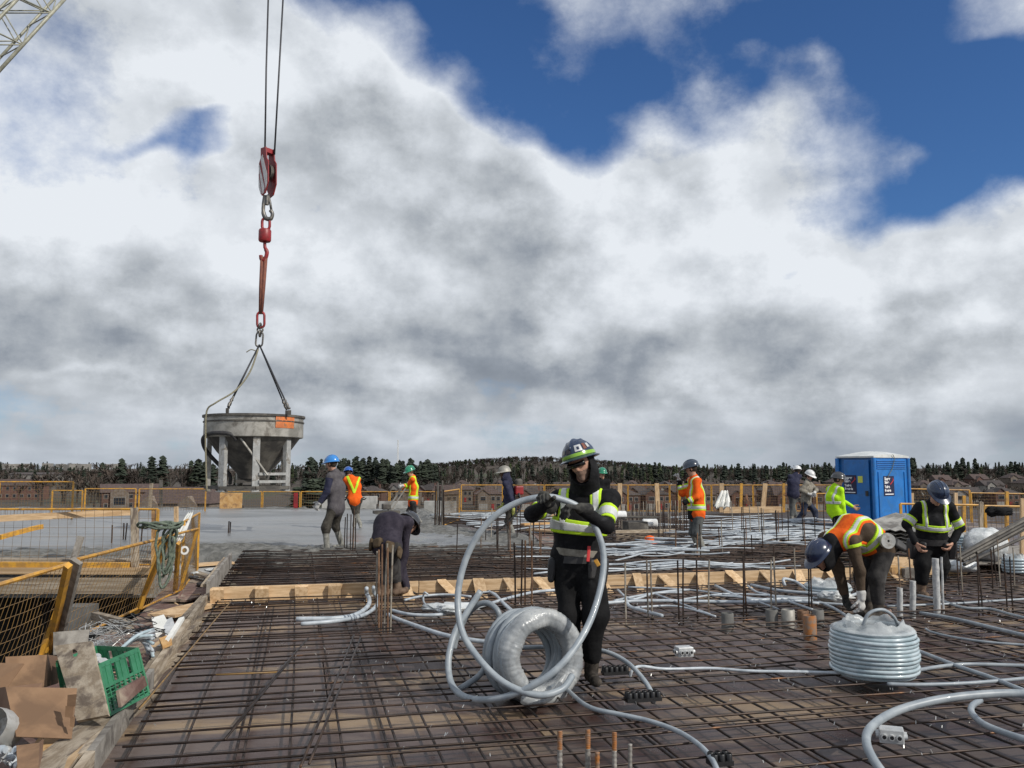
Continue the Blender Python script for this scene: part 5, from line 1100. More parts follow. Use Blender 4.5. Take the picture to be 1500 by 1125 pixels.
def pl_(pts, y, th, nm, mm): MB().prism([P(x, z, YB + y) for x, z in pts], (0, th, 0)).build(nm, M[mm], parent=hk, bevel=.006)
side = V((.80, -.60, 0)); nrm = V((-.60, -.80, 0))
bcen = P(392, 256, YB)
def bp(u_, px, off): c_ = P(392, px, YB); return c_ + side * u_ + nrm * off
outl = [(-.10, 218), (.10, 218), (.13, 235), (.19, 240), (.19, 270), (.08, 285), (-.06, 288), (-.17, 275), (-.17, 240), (-.10, 232)]
for off, nm in ((.10, 'cheek_plate'), (-.13, 'cheek_plate')): MB().prism([bp(u_, px, off) for u_, px in outl], nrm * .03).build(nm, M['red_paint'], parent=hk, bevel=.006)
for poly_ in ([(-.10, 232), (-.02, 228), (.15, 258), (.15, 272), (.10, 279)], [(-.17, 244), (-.15, 240), (.06, 277), (.02, 285), (-.03, 286)], [(-.17, 262), (-.17, 255), (-.06, 284), (-.09, 286), (-.17, 274)]):
    MB().prism([bp(u_, px, .131) for u_, px in poly_], nrm * .004).build('white_stripe', M['white_paint'], parent=hk)
MB().lathe([(.05, -.04), (.20, -.04), (.17, -.01), (.17, .01), (.20, .04), (.05, .04)], P(392, 253, YB), 24, side, (0, 0, 1), nrm).build('sheave', M['steel_dark'], parent=hk, smooth=1)
MB().obox(P(392, 222, YB), side * .09, nrm * .08, V((0, 0, .06))).build('top_bracket', M['red_paint'], parent=hk, bevel=.01)
MB().lathe([(.03, -.12), (.05, -.12), (.06, .1), (.03, .12)], P(391, 293, YB), 12).build('hook_shank', M['chain'], parent=hk, smooth=1)
MB().tube(smooth_path([P(388, 286, YB), P(386, 300, YB), P(386, 312, YB), P(390, 320, YB), P(397, 320, YB), P(399, 313, YB), P(396, 308, YB)], 4), [.045] * 8 + [.055] * 9 + [.045] * 8, 8).build('hook', M['chain'], parent=hk, smooth=2)
MB().tube([P(393, 285, YB), P(396, 298, YB), P(398, 312, YB)], .03, 8).build('safety_latch', M['chain'], parent=hk, smooth=2)
MB().tube([P(388, 226, YB), P(390, 100, YB + .3), P(395.5, -90, YB + .8)], .022, 6).build('hoist_rope', M['cable'], parent=hk, smooth=2)
MB().tube([P(402, 226, YB), P(409, 100, YB + .3), P(419.5, -90, YB + .8)], .022, 6).build('hoist_rope', M['cable'], parent=hk, smooth=2)
# jib, top left
cj = root('crane_jib', P(0, 60, 25), 'pale grey green lattice crane jib crossing the top left corner of the sky', 'crane')
dirj = (P(150, -62, 26) - P(-60, 168, 24)).normalized(); o_ = P(-60, 168, 24); sx_ = V((dirj.z, 0, -dirj.x)).normalized() * -1
if sx_.z < 0: sx_ = -sx_
dy_ = V((.25, 1, -.05)).normalized()
rd_ = (o_ + dirj * 3 - V((0, 0, HC))).normalized()
ch_ = [o_, o_ + sx_ * 1.18 + rd_ * .2, o_ + rd_ * 1.25 + sx_ * .28, o_ + sx_ * 1.45 + rd_ * 1.4]
Lj = 6.5
for i, c in enumerate(ch_): MB().tube([c, c + dirj * Lj], .055 if i < 2 else .045, 8).build('chord', M['boom'], parent=cj, smooth=2)
for (i, j) in ((0, 1), (0, 2), (1, 3), (2, 3)):
    k = 0; t = .1
    while t + .72 < Lj:
        a, b = (i, j) if k % 2 == 0 else (j, i)
        MB().tube([ch_[a] + dirj * t, ch_[b] + dirj * (t + .72)], .020, 6).build('brace', M['boom'], parent=cj, smooth=2)
        if k % 2 == 0: MB().tube([ch_[i] + dirj * t, ch_[j] + dirj * t], .028, 6).build('cross_tube', M['boom'], parent=cj, smooth=2)
        t += .72; k += 1

# ------------------------------------------------------------------ blue portable toilet
YP = 20.6; pcn = P(1280, 690, YP); pcn.z = 0; zt = P(1280, 669, YP).z
pt = root('portable_toilet', V((pcn.x + .05, pcn.y + .6, 0)), 'blue portable toilet with white roof standing behind the workers on the right', 'portable toilet')
ex = P(1330, 690, YP + .75); el_ = P(1227, 690, YP + .85); e1 = V((ex.x - pcn.x, ex.y - pcn.y, 0)); e2 = V((el_.x - pcn.x, el_.y - pcn.y, 0))
n1 = V((e1.y, -e1.x, 0)).normalized(); n2 = V((-e2.y, e2.x, 0)).normalized(); L1, L2 = e1.length, e2.length; u1, u2 = e1.normalized(), e2.normalized()
c0 = pcn
def wall(o, u_, L, n_, nm, mm='potty_blue'):
    MB().prism([o + V((0, 0, .08)), o + u_ * L + V((0, 0, .08)), o + u_ * L + V((0, 0, zt - .02)), o + V((0, 0, zt - .02))], n_ * -.04).build(nm, M[mm], parent=pt)
wall(c0, u1, L1, n1, 'wall'); wall(c0 + u2 * .0 + u1 * .042, u2, L2, n2, 'door_side', 'potty_blue'); wall(c0 + u2 * L2 - n1 * .042 * 0, u1, L1, -n1, 'wall'); wall(c0 + u1 * L1 - u1 * .0, u2, L2, -n2, 'wall')
for o in (c0, c0 + u1 * L1, c0 + u2 * L2, c0 + u1 * L1 + u2 * L2): MB().tube([o + V((0, 0, .05)), o + V((0, 0, zt - .03))], .055, 10).build('corner_post', M['potty_blue'], parent=pt, smooth=1)
MB().obox(c0 + u1 * L1 / 2 + u2 * L2 / 2 + V((0, 0, .04)), u1 * (L1 / 2 + .04), u2 * (L2 / 2 + .04), V((0, 0, .05))).build('skid_base', M['steel_dark'], parent=pt)
for i in range(5): MB().obox(c0 + u1 * (L1 / 2) + n1 * .008 + V((0, 0, zt - .10 - i * .045)), u1 * (L1 * .42), n1 * .014, V((0, 0, .011))).build('vent_louvre', M['potty_blue'], parent=pt, bevel=.006)
# door panel on the left face, ribs on the right face
dm = MB(); dm.obox(c0 + u2 * L2 * .46 + n2 * .012 + V((0, 0, zt * .5 + .04)), u2 * (L2 * .34), n2 * .012, V((0, 0, zt * .44))); dr_ = dm.build('door', M['potty_blue'], parent=pt, bevel=.01)
MB().obox(c0 + u2 * L2 * .18 + n2 * .04 + V((0, 0, 1.0)), u2 * .03, n2 * .02, V((0, 0, .06))).build('handle', M['steel_dark'], parent=dr_)
for s_ in (.12, .88): MB().obox(c0 + u1 * L1 * s_ + n1 * .01 + V((0, 0, zt * .45)), u1 * .02, n1 * .014, V((0, 0, zt * .36))).build('rib', M['potty_blue'], parent=pt, bevel=.008)
mb = MB(); n = 8; vs = []     # domed roof
for j in range(n + 1):
    for i in range(n + 1):
        s_, t = i / n, j / n; z = zt + .02 + .11 * (1 - (2 * s_ - 1) ** 4) * (.35 + .65 * (1 - (2 * t - 1) ** 2)) + (.015 if i in (3, 5) and 0 < j < n else 0)
        vs.append(c0 + u1 * (-.025 + (L1 + .05) * s_) + u2 * (-.025 + (L2 + .05) * t) + V((0, 0, z)))
top = len(vs); fs = [(j * (n + 1) + i, j * (n + 1) + i + 1, (j + 1) * (n + 1) + i + 1, (j + 1) * (n + 1) + i) for j in range(n) for i in range(n)]
edge = [i for i in range(n + 1)] + [(j + 1) * (n + 1) - 1 for j in range(1, n + 1)] + [n * (n + 1) + i for i in range(n - 1, -1, -1)] + [j * (n + 1) for j in range(n - 1, 0, -1)]
low = [vs[i] - V((0, 0, vs[i].z - zt + .02)) for i in edge]; vs += low; m_ = len(edge)
fs += [(edge[i], top + i, top + (i + 1) % m_, edge[(i + 1) % m_]) for i in range(m_)] + [tuple(top + i for i in range(m_))]
mb.add(vs, fs); mb.build('roof', M['potty_roof'], parent=pt, smooth=1)
MB().tube(smooth_path([c0 + u1 * L1 * .5 - u2 * .06 + V((0, 0, zt + .06)), c0 + u1 * L1 * .55 + n1 * .05 + V((0, 0, zt - .05)), c0 + u1 * L1 * .48 + n1 * .04 + V((0, 0, zt - .3)), c0 + u1 * L1 * .35 + n1 * .03 + V((0, 0, zt - .5))], 5), .009, 6).build('lifting_cord', M['rope_green'], parent=pt, smooth=2)
def lettering(txt, o, u_, n_, size, mm, parent, nm='lettering', bold=.004):
    cu = bpy.data.curves.new('lettering', 'FONT'); cu.body = txt; cu.size = size; cu.extrude = .001; cu.offset = bold; cu.align_x = 'LEFT'
    ob = bpy.data.objects.new('tmp', cu); COL.objects.link(ob); dg = bpy.context.evaluated_depsgraph_get(); me = bpy.data.meshes.new_from_object(ob.evaluated_get(dg)); COL.objects.unlink(ob)
    Mx = Matrix((( u_.x, 0, n_.x, 0), (u_.y, 0, n_.y, 0), (u_.z, 1, n_.z, 0), (0, 0, 0, 1))); Mx.translation = o - ORG[parent]; me.transform(Mx); me.materials.clear(); me.materials.append(M[mm])
    t = bpy.data.objects.new(nm, me); COL.objects.link(t); t.parent = parent; ORG[t] = ORG[parent]; return t
def sticker(o, u_, n_, w_, h_):
    MB().prism([o, o + u_ * w_, o + u_ * w_ + V((0, 0, h_)), o + V((0, 0, h_))], n_ * .005).build('sticker', M['print_navy'], parent=pt)
    q_ = n_ * .008
    for i, (t_, z) in enumerate((('Super', .80), ('Save', .62), ('Toilet', .40), ('Rentals', .22), ('800-665-8071', .08)[:2] if False else ('Rentals', .22))):
        if i > 3: break
        lettering(t_, o + u_ * w_ * .08 + V((0, 0, h_ * z)) + q_, u_, n_, h_ * (.20 if i < 2 else .17), 'print_white', pt)
    MB().prism([o + u_ * w_ * .62 + V((0, 0, h_ * .55)) + q_, o + u_ * w_ * .96 + V((0, 0, h_ * .78)) + q_, o + u_ * w_ * .86 + V((0, 0, h_ * .93)) + q_, o + u_ * w_ * .88 + V((0, 0, h_ * .78)) + q_, o + u_ * w_ * .60 + V((0, 0, h_ * .60)) + q_], n_ * .001).build('red_swoosh', M['print_red'], parent=pt)
    MB().prism([o + u_ * w_ * .1 + V((0, 0, h_ * .06)) + q_, o + u_ * w_ * .9 + V((0, 0, h_ * .06)) + q_, o + u_ * w_ * .9 + V((0, 0, h_ * .11)) + q_, o + u_ * w_ * .1 + V((0, 0, h_ * .11)) + q_], n_ * .001).build('print_line', M['print_white'], parent=pt)
zs = P(1304, 725, YP + .4).z
sticker(c0 + u1 * L1 * .26 + n1 * .003 + V((0, 0, zs - .02)), u1, n1, .42, .48)
sticker(c0 + u2 * L2 * .82 + n2 * .026 + V((0, 0, zs + .02)), -u2, n2, .36, .46)
o = c0 + u2 * L2 * .42 + n2 * .026 + V((0, 0, P(1258, 707, YP + .4).z)); MB().prism([o, o - u2 * .13, o - u2 * .13 + V((0, 0, .16)), o + V((0, 0, .16))], n2 * .004).build('yellow_label', M['print_yellow'], parent=pt)

# ------------------------------------------------------------------ right-hand stacks
bl = root('corrugated_bundle', P(1318, 815, 13), 'stack of grey corrugated metal sheets leaning beside the bent worker', 'metal sheets')
for k in range(7):
    a = P(1290, 808 - k * 5.2, 12.9); b = P(1352, 778 - k * 4.0, 14.2); mb = MB(); n = 14; d = (b - a); _, s1, u1_ = frame_of(d)
    vs = []; wd = 1.0
    for e in (a, b):
        for i in range(n + 1): vs.append(e + s1 * (-(i / n - .5) * wd) + u1_ * (.022 * (i % 2)))
    vs += [v_ - V((0, 0, .008)) for v_ in vs]; m2 = 2 * (n + 1)
    fs = [(i, i + 1, n + 2 + i, n + 1 + i) for i in range(n)] + [(m2 + i, m2 + n + 1 + i, m2 + n + 2 + i, m2 + i + 1) for i in range(n)] + [(i, m2 + i, m2 + i + 1, i + 1) for i in range(n)]
    mb.add(vs, fs).build('sheet', M['steel_grey'], parent=bl)
lb_ = root('steel_bars', P(1420, 815, 11.2), 'bundle of long steel bars slanting up to the right edge', 'steel bars')
for k, (x0, y0, x1, y1) in enumerate(((1398, 818, 1520, 752), (1404, 820, 1520, 757), (1410, 822, 1520, 762), (1402, 815, 1520, 748), (1412, 827, 1520, 778), (1430, 810, 1520, 766))):
    MB().tube([P(x0, y0, 11.3 + k * .05), P(x1, y1, 12.4 + k * .06)], .022, 6).build('bar', M['steel_dark'], parent=lb_, smooth=1)
def lump(name, c, rx, ry, rz, m_, label, cat, seed=0, amp=.22, n=(26, 16), group=None, flat=.0):
    mb = MB(); vs = []; nu, nv = n
    for j in range(nv + 1):
        for i in range(nu):
            t, p_ = 2 * PI * i / nu, PI * j / nv; d = V((math.cos(t) * math.sin(p_), math.sin(t) * math.sin(p_), -math.cos(p_)))
            w_ = 1 + amp * (math.sin(d.x * 5 + seed) * math.sin(d.y * 4 + seed * 2) + .6 * math.sin(d.x * 11 + d.z * 9 + seed) * math.sin(d.y * 13 + seed) + .35 * math.sin(d.x * 23 + seed) * math.cos(d.z * 21 + d.y * 17))
            vs.append(V(c) + V((d.x * rx * w_, d.y * ry * w_, max(d.z * w_, flat - .02) * rz if flat else (d.z * w_ + 1) * rz)))
    mb.add(vs, [(j * nu + i, j * nu + (i + 1) % nu, (j + 1) * nu + (i + 1) % nu, (j + 1) * nu + i) for j in range(nv) for i in range(nu)])
    return mb.build(name, M[m_], label=label, cat=cat, smooth=2, group=group)
lump('plastic_bag', gp(1445, 822, .18), .34, .26, .25, 'film', 'big white plastic wrapped bundle behind the steel bars', 'bag', 3, .07, (40, 24))
lump('plastic_bag', gp(1405, 838, .1), .26, .2, .09, 'film', 'small clear plastic heap at the foot of the steel bars', 'bag', 5, .14, (36, 20))
lump('plastic_bag', gp(663, 897, .10), .27, .20, .045, 'film', 'white plastic bag lying flat between the pale conduits', 'bag', 2, .3)
lump('plastic_bag', gp(1225, 882, .10), .18, .14, .06, 'film', 'torn white plastic film under the bent worker', 'bag', 8, .3)
lump('plastic_bag', gp(1222, 790, .1), .3, .2, .1, 'film', 'small white plastic heap behind the lime worker', 'bag', 9, .3)
mb = MB(); quad_slab(mb, [gp(1385, 843), gp(1540, 838), gp(1540, 812), gp(1420, 818)], .14, .19); mb.build('plywood_sheet', M['wood_grey'], label='pale grey plywood platform below the plastic bundle at right', cat='plywood')
for x0, x1, y, m_, lb, hh in ((1297, 1340, 828, 'wood', 'pale timber block stack behind the bent worker', .28), (1306, 1330, 833, 'ply_orange', 'brown box like block among the timber stack', .18), (1326, 1342, 834, 'wood_grey', 'grey timber block at the end of the stack', .17)):
    p, q_ = gp(x0, y + 20), gp(x1, y + 20); MB().box((p + q_) / 2 + V((0, .2, hh / 2 + .02)), ((q_ - p).length, .3, hh), TH * .7, 0, .006).build('timber_block', M[m_], label=lb, cat='timber')
def cloth(pts, m_, label, cat, name, nu=10, nv=10, amp=.05, seed=1, th=.02):
    (a, b, c, d) = [V(p) for p in pts]; mb = MB(); vs = []; nr = (b - a).cross(d - a).normalized()
    for s2 in (0, 1):
        for j in range(nv + 1):
            for i in range(nu + 1):
                s_, t = i / nu, j / nv; p = (a * (1 - s_) + b * s_) * (1 - t) + (d * (1 - s_) + c * s_) * t
                vs.append(p + nr * (amp * (math.sin(s_ * 17 + seed + t * 3) * .7 + .5 * math.sin(s_ * 31 + t * 8 + seed)) * (.3 + t) - th * s2))
    m2 = (nu + 1) * (nv + 1); q_ = lambda i, j: j * (nu + 1) + i
    fs = [(q_(i, j), q_(i + 1, j), q_(i + 1, j + 1), q_(i, j + 1)) for j in range(nv) for i in range(nu)]; fs += [tuple(m2 + x for x in f[::-1]) for f in fs]
    bd_ = [q_(i, 0) for i in range(nu)] + [q_(nu, j) for j in range(nv)] + [q_(i, nv) for i in range(nu, 0, -1)] + [q_(0, j) for j in range(nv, 0, -1)]
    fs += [(bd_[i], m2 + bd_[i], m2 + bd_[(i + 1) % len(bd_)], bd_[(i + 1) % len(bd_)]) for i in range(len(bd_))]
    mb.add(vs, fs); return mb.build(name, M[m_], label=label, cat=cat, smooth=2)
cloth((P(1056, 719, 30), P(1066, 719, 30), P(1072, 744, 29.6), P(1045, 744, 29.6)), 'foam', 'white cloth draped on the far fence beside the stake worker', 'cloth', 'cloth', amp=.12)
lump('jacket', P(1462, 756, 15.9), .24, .10, .085, 'cl_black', 'black jacket slung over the right edge guard rail', 'jacket', 4, .25)
# white cloth and rope on the near fence
cloth((P(276, 752, 12.55), P(284, 750, 12.65), P(264, 800, 10.7), P(256, 790, 10.6)), 'foam', 'dirty white cloth strip tied along the end guard panel', 'cloth', 'cloth', amp=.04, seed=3)
MB().lathe([(.03, 0), (.055, 0), (.055, .02), (.03, .02)], P(270, 806, 10.9), 16, (.8, .5, 0), (0, 0, 1), (.5, -.8, 0)).build('white_ring', M['hat_white'], label='small white plastic ring on the end guard panel', cat='ring', smooth=1)
rp_ = root('rope_coil', P(245, 790, 9.15), 'green grey rope coil thrown over the corner of the leaning guard panel', 'rope')
rc0 = P(246, 776, 9.2)
for k in range(9):
    pts = []; aa = random.uniform(-.1, .1); L = .28 + .05 * k if k < 5 else .12; cx = random.uniform(-.05, .05)
    for t in np.linspace(0, 2 * PI, 22, endpoint=False):
        s_ = math.sin(t); pts.append(rc0 + V((cx + .10 * math.cos(t) * (.5 + .1 * k / 2) + .06 * s_ + (.09 if s_ < -.3 else 0) * .4, -.03 + .02 * math.sin(2 * t + k) - .006 * k, -.10 + (L if s_ < 0 else .10) * s_ + aa)) if k < 5 else rc0 + V((cx - .08 + .20 * math.cos(t), -.02 + .07 * s_, .05 + .03 * math.sin(t * 2 + k) + random.uniform(-.004, .004))))
    MB().tube(pts, .014, 6, closed=True).build('rope_turn', M['rope_green'], parent=rp_, smooth=2)

# ------------------------------------------------------------------ small machines on the far mat
gn = root('power_unit', gp(932, 790), 'small engine unit with two white tanks beside the wall starter bars', 'machine')
for dx, dz in ((-.28, .34), (.42, .16)): MB().lathe([(.01, -.17), (.08, -.17), (.10, -.15), (.10, .15), (.08, .17), (.01, .17)], gp(925, 790) + V((dx, 0, .2 + dz)), 16, (0, 1, 0), (0, 0, 1), (1, 0, 0)).build('tank', M['hat_white'], parent=gn, smooth=1)
MB().box(gp(925, 790) + V((.1, .05, .25)), (.5, .4, .32), .2).build('engine', M['steel_dark'], parent=gn, bevel=.03)
mb = MB(); o = gp(925, 790)
for s_ in (-1, 1):
    mb.tube([o + V((-.45, .2 * s_, .03)), o + V((-.45, .2 * s_, .5)), o + V((.6, .2 * s_, .5)), o + V((.6, .2 * s_, .03)), o + V((-.45, .2 * s_, .03))], .02, 6)
mb.build('frame', M['steel_dark'], parent=gn, smooth=1)
MB().lathe([(.01, .0), (.16, .0), (.16, .02), (.12, .03), (.10, .12), (.05, .15), (.001, .16)], gp(952, 796, .1), 16).build('hard_hat', M['cl_orange'], label='orange hard hat left lying on the far mat', cat='helmet', smooth=1)
vt = root('power_trowel', P(571, 752, 23.2), 'long handled concrete screed with small engine pushed by the green helmet worker', 'machine')
MB().tube([P(568, 747, 23.2), P(587, 716, 23.2), P(591, 712, 23.2)], .025, 6).build('handle', M['steel_grey'], parent=vt, smooth=1); MB().tube([P(572, 750, 23.3), P(594, 715, 23.4)], .022, 6).build('handle', M['steel_grey'], parent=vt, smooth=1)
MB().box(P(566, 742, 23.2), (.24, .2, .16), .3).build('engine', M['steel_dark'], parent=vt, bevel=.03); MB().box(P(566, 750, 23.2), (.7, .3, .08), .3).build('plate', M['steel_dark'], parent=vt)
for x0, x1, y, lb in ((902, 992, 792, 'low timber edge box beneath the wall starter bars'), (1130, 1215, 802, 'low dark timber box behind the lime worker'), (770, 822, 765, 'pale timber strip on the far mat behind the conduit worker'), (1060, 1150, 752, 'pale timber edge near the white cloth')):
    p, q_ = gp(x0, y), gp(x1, y); MB().beam(p + V((0, 0, .12)), q_ + V((0, .3, .12)), .05, .22, jit=.01).build('edge_board', M['wood_old' if 'pale' not in lb else 'wood'], label=lb, cat='plank')
mb = MB(); p = gp(835, 800); mb.prism([gp(770, 776, .1), gp(825, 772, .1), gp(862, 802, .1), gp(800, 806, .1)], (0, 0, .06)); mb.build('plywood_sheet', M['wood_red'], label='dark red formwork sheet behind the conduit worker', cat='plywood')
plank(gp(765, 768, .25), gp(830, 766, .25), .25, .04, 'ply_orange', 'orange board lying behind the conduit worker', 'boards on the far mat'); plank(gp(775, 776, .22), gp(835, 780, .22), .2, .04, 'wood', 'pale board lying behind the conduit worker', 'boards on the far mat')

# ------------------------------------------------------------------ boxes and spacers on the near mat
def jbox(px, py, s_, rz, label):
    p = gp(px, py, .085); rt = root('junction_box', p, label, 'junction box'); c, s2 = math.cos(rz), math.sin(rz); ux, uy = V((c, s2, 0)), V((-s2, c, 0))
    MB().obox(p + V((0, 0, .05 * s_)), ux * .075 * s_, uy * .055 * s_, V((0, 0, .045 * s_))).build('box', M['box_grey'], parent=rt, bevel=.006)
    for i in range(3):
        for (d_, o_) in ((-uy, ux * (i - 1) * .045), (uy, ux * (i - 1) * .045)):
            b = p + o_ * s_ + d_ * .055 * s_ + V((0, 0, .05 * s_)); MB().tube([b, b + d_ * .02 * s_], .019 * s_, 10).build('spout', M['box_grey'], parent=rt, smooth=1); MB().tube([b + d_ * .0202 * s_, b + d_ * .0206 * s_], .013 * s_, 10).build('hole', M['black_plastic'], parent=rt)  # thin black discs painted as the shade inside the spouts
    for i in range(2):
        for d_ in (-ux, ux):
            b = p + uy * (i - .5) * .055 * s_ + d_ * .075 * s_ + V((0, 0, .05 * s_)); MB().tube([b, b + d_ * .02 * s_], .019 * s_, 10).build('spout', M['box_grey'], parent=rt, smooth=1); MB().tube([b + d_ * .0202 * s_, b + d_ * .0206 * s_], .013 * s_, 10).build('hole', M['black_plastic'], parent=rt)
jbox(1002, 962, .85, R(12), 'pale grey junction box on the mat right of the conduit worker'); jbox(1306, 1088, .84, R(-20), 'grey junction box inside the big conduit curve at bottom right')
def spacer(px, py, n, label, rz=TH):
    p = gp(px, py, .02); rt = root('bar_spacer', p, label, 'spacer'); c, s2 = V((math.cos(rz), math.sin(rz), 0)), V((-math.sin(rz), math.cos(rz), 0))
    for i in range(n):
        for j in (0, 1):
            o = p + c * (i - n / 2) * .040 + s2 * (j - .5) * .042; MB().lathe([(.018, 0), (.018, .038), (.015, .042), (.015, .015), (.001, .015)], o + V((0, 0, .06)), 10).build('cup', M['black_plastic'], parent=rt, smooth=1)
    MB().obox(p + V((0, 0, .055)) - c * .02, c * n * .020, s2 * .038, V((0, 0, .012))).build('base', M['black_plastic'], parent=rt)
spacer(946, 1036, 6, 'black plastic cup spacer holding the end of the arched conduit'); spacer(905, 996, 5, 'black plastic cup spacer behind the front worker boots'); spacer(1060, 1132, 3, 'black plastic cup spacer cut by the bottom edge')

# ------------------------------------------------------------------ rubbish heap at the left
cb = []
def slab3(pts, th, m_, label, cat, name, par=None):
    a, b, c = [V(p) for p in pts[:3]]; nr = (b - a).cross(c - a).normalized(); return MB().prism(pts, nr * th).build(name, M[m_], parent=par, label=label, cat=cat)
bx1 = root('cardboard_box', P(50, 1085, 4.9), 'torn open brown cardboard box, largest of the boxes at left', 'box')
f1 = [P(8, 1006, 4.85), P(113, 1008, 4.95), P(105, 1082, 4.75), P(24, 1079, 4.62)]; slab3(f1, .006, 'cardboard', None, None, 'front_panel', bx1)
slab3([P(-30, 1012, 5.3), P(8, 1006, 4.85), P(24, 1079, 4.62), P(-20, 1085, 5.0)], .006, 'card_shade', None, None, 'side_panel', bx1)
slab3([P(-30, 1012, 5.3), P(62, 1000, 5.4), P(62, 1070, 5.2), P(-20, 1085, 5.0)], .006, 'card_shade', None, None, 'back_panel', bx1)
for (a, b, c, d) in (((99, 1018), (112, 1017), (110, 1035), (98, 1034)), ((96, 1034), (108, 1034), (106, 1052), (95, 1050)), ((103, 1050), (110, 1050), (108, 1066), (102, 1064))): slab3([P(*q_, 4.72) for q_ in (a, b, c, d)], .003, 'cardboard', None, None, 'tape', bx1)
bx2 = root('cardboard_box', P(40, 1005, 5.4), 'upright brown cardboard box behind the torn one', 'box')
slab3([P(8, 962, 5.5), P(70, 959, 5.6), P(69, 1006, 5.5), P(8, 1008, 5.4)], .006, 'cardboard', None, None, 'front_panel', bx2)
slab3([P(-30, 970, 5.3), P(35, 972, 5.2), P(8, 1010, 5.1), P(-30, 1012, 5.1)], .006, 'cardboard', None, None, 'flap', bx2)
slab3([P(70, 959, 5.6), P(90, 962, 6.0), P(88, 1000, 5.9), P(69, 1006, 5.5)], .006, 'card_shade', None, None, 'side_panel', bx2)
bx3 = root('cardboard_box', P(35, 1120, 4.4), 'small orange brown cardboard piece in the lower left corner', 'box'); slab3([P(24, 1092, 4.45), P(58, 1088, 4.5), P(56, 1130, 4.3), P(26, 1140, 4.25)], .006, 'cardboard', None, None, 'front_panel', bx3); slab3([P(58, 1088, 4.5), P(64, 1082, 4.7), P(62, 1110, 4.5), P(56, 1130, 4.3)], .006, 'card_shade', None, None, 'side_panel', bx3)
# plywood scrap with a hole
def ply_hole(pts, hole, th, m_, label, par=None, nm='plywood_scrap'):
    a, b, c, d = [V(p) for p in pts]; nr = (b - a).cross(d - a).normalized(); uv = lambda s_, t: (a * (1 - s_) + b * s_) * (1 - t) + (d * (1 - s_) + c * s_) * t
    hs, ht, hr2 = hole; n = 16; mb = MB(); vs = []
    bdr = []
    for k in range(n):
        t = 2 * PI * k / n; cx, cy = math.cos(t), math.sin(t); m2 = 1 / max(abs(cx), abs(cy)); X = hs + (cx * m2 * (1 - hs) if cx > 0 else cx * m2 * hs); Y = ht + (cy * m2 * (1 - ht) if cy > 0 else cy * m2 * ht); bdr.append((min(max(X, 0), 1), min(max(Y, 0), 1)))
    for k, (X, Y) in enumerate(bdr): vs.append(uv(X, Y))
    for k in range(n): t = 2 * PI * k / n; vs.append(uv(hs + hr2 * math.cos(t), ht + hr2 * .6 * math.sin(t)))
    m2 = len(vs); vs += [v_ + nr * th for v_ in vs]; fs = []
    for k in range(n):
        k2 = (k + 1) % n; fs += [(k, k2, n + k2, n + k), (m2 + k2, m2 + k, m2 + n + k, m2 + n + k2), (k2, k, m2 + k, m2 + k2), (n + k, n + k2, m2 + n + k2, m2 + n + k)]
    mb.add(vs, fs); return mb.build(nm, M[m_], label=label, cat='plywood')
ply_hole([P(79, 946, 5.55), P(134, 939, 5.45), P(158, 1047, 4.95), P(112, 1056, 5.0)], (.48, .14, .09), .02, 'wood_old', 'weathered plywood offcut with a round hole leaning on the crate')
slab3([P(78, 926, 6.1), P(131, 922, 6.2), P(128, 950, 6.1), P(78, 960, 6.0)], .02, 'wood_grey', 'small grey plywood piece behind the offcut with the hole', 'plywood', 'plywood_scrap')
slab3([P(174, 1012, 5.15), P(212, 990, 5.4), P(216, 1004, 5.42), P(178, 1036, 5.1)], .02, 'wood_red', 'dark red wood offcut standing against the green crate', 'plywood', 'plywood_scrap')
# green crate
cr2 = root('plastic_crate', P(165, 1045, 5.2), 'green plastic crate tilted in the rubbish heap with fittings in it', 'crate')
ca, cb_, cd_ = P(145, 976, 5.3), P(202, 952, 5.75), P(70, 970, 5.75)
up_ = P(160, 1047, 5.15) - ca; wx = cb_ - ca; wy = cd_ - ca; wy = wy * .8
def crate_side(o, u_, n_i, nm):
    mb = MB(); L = u_.length; un = u_.normalized(); dn = up_.normalized(); H = up_.length
    mb.beam(o, o + u_, .012, .03, up=dn); mb.beam(o + up_, o + u_ + up_, .012, .02, up=dn); mb.beam(o + up_ * .45, o + u_ + up_ * .45, .010, .02, up=dn)
    for i in range(9): p = o + u_ * (i / 8); mb.beam(p, p + up_, .012, .008 if i % 4 else .02, up=un)
    for j in range(2, 8): p = o + up_ * (.45 + .55 * (j - 1) / 7); mb.beam(p, p + u_, .008, .006, up=dn)
    for i in (0, 1, 3, 4, 6, 7): p = o + u_ * ((i + .5) / 8) + up_ * .24; mb.obox(p, u_ / 16, up_ * .19, un.cross(dn) * .003)
    mb.build(nm, M['crate_green'], parent=cr2)
crate_side(ca, wx, 0, 'long_side'); crate_side(ca + wy, wx, 0, 'long_side'); crate_side(ca, wy, 0, 'short_side'); crate_side(ca + wx, wy, 0, 'short_side')
MB().prism([ca + up_, ca + wx + up_, ca + wx + wy + up_, ca + wy + up_], up_.normalized() * .01).build('base', M['crate_green'], parent=cr2)
for k in range(12):
    p = ca + wx * random.uniform(.1, .9) + wy * random.uniform(.1, .8) + up_ * random.uniform(.0, .25); d = V((random.uniform(-1, 1), random.uniform(-1, 1), random.uniform(-.2, .6))).normalized()
    mb = MB(); mb.tube([p, p + d * .05], .024, 10); mb.tube([p + d * .012, p + d * .03], .029, 10)
    mb.build('conduit_fitting', M['box_grey' if k % 3 else 'pipe'], label='short grey conduit coupling thrown into the green crate', cat='fitting', group='fittings in the green crate', smooth=1)
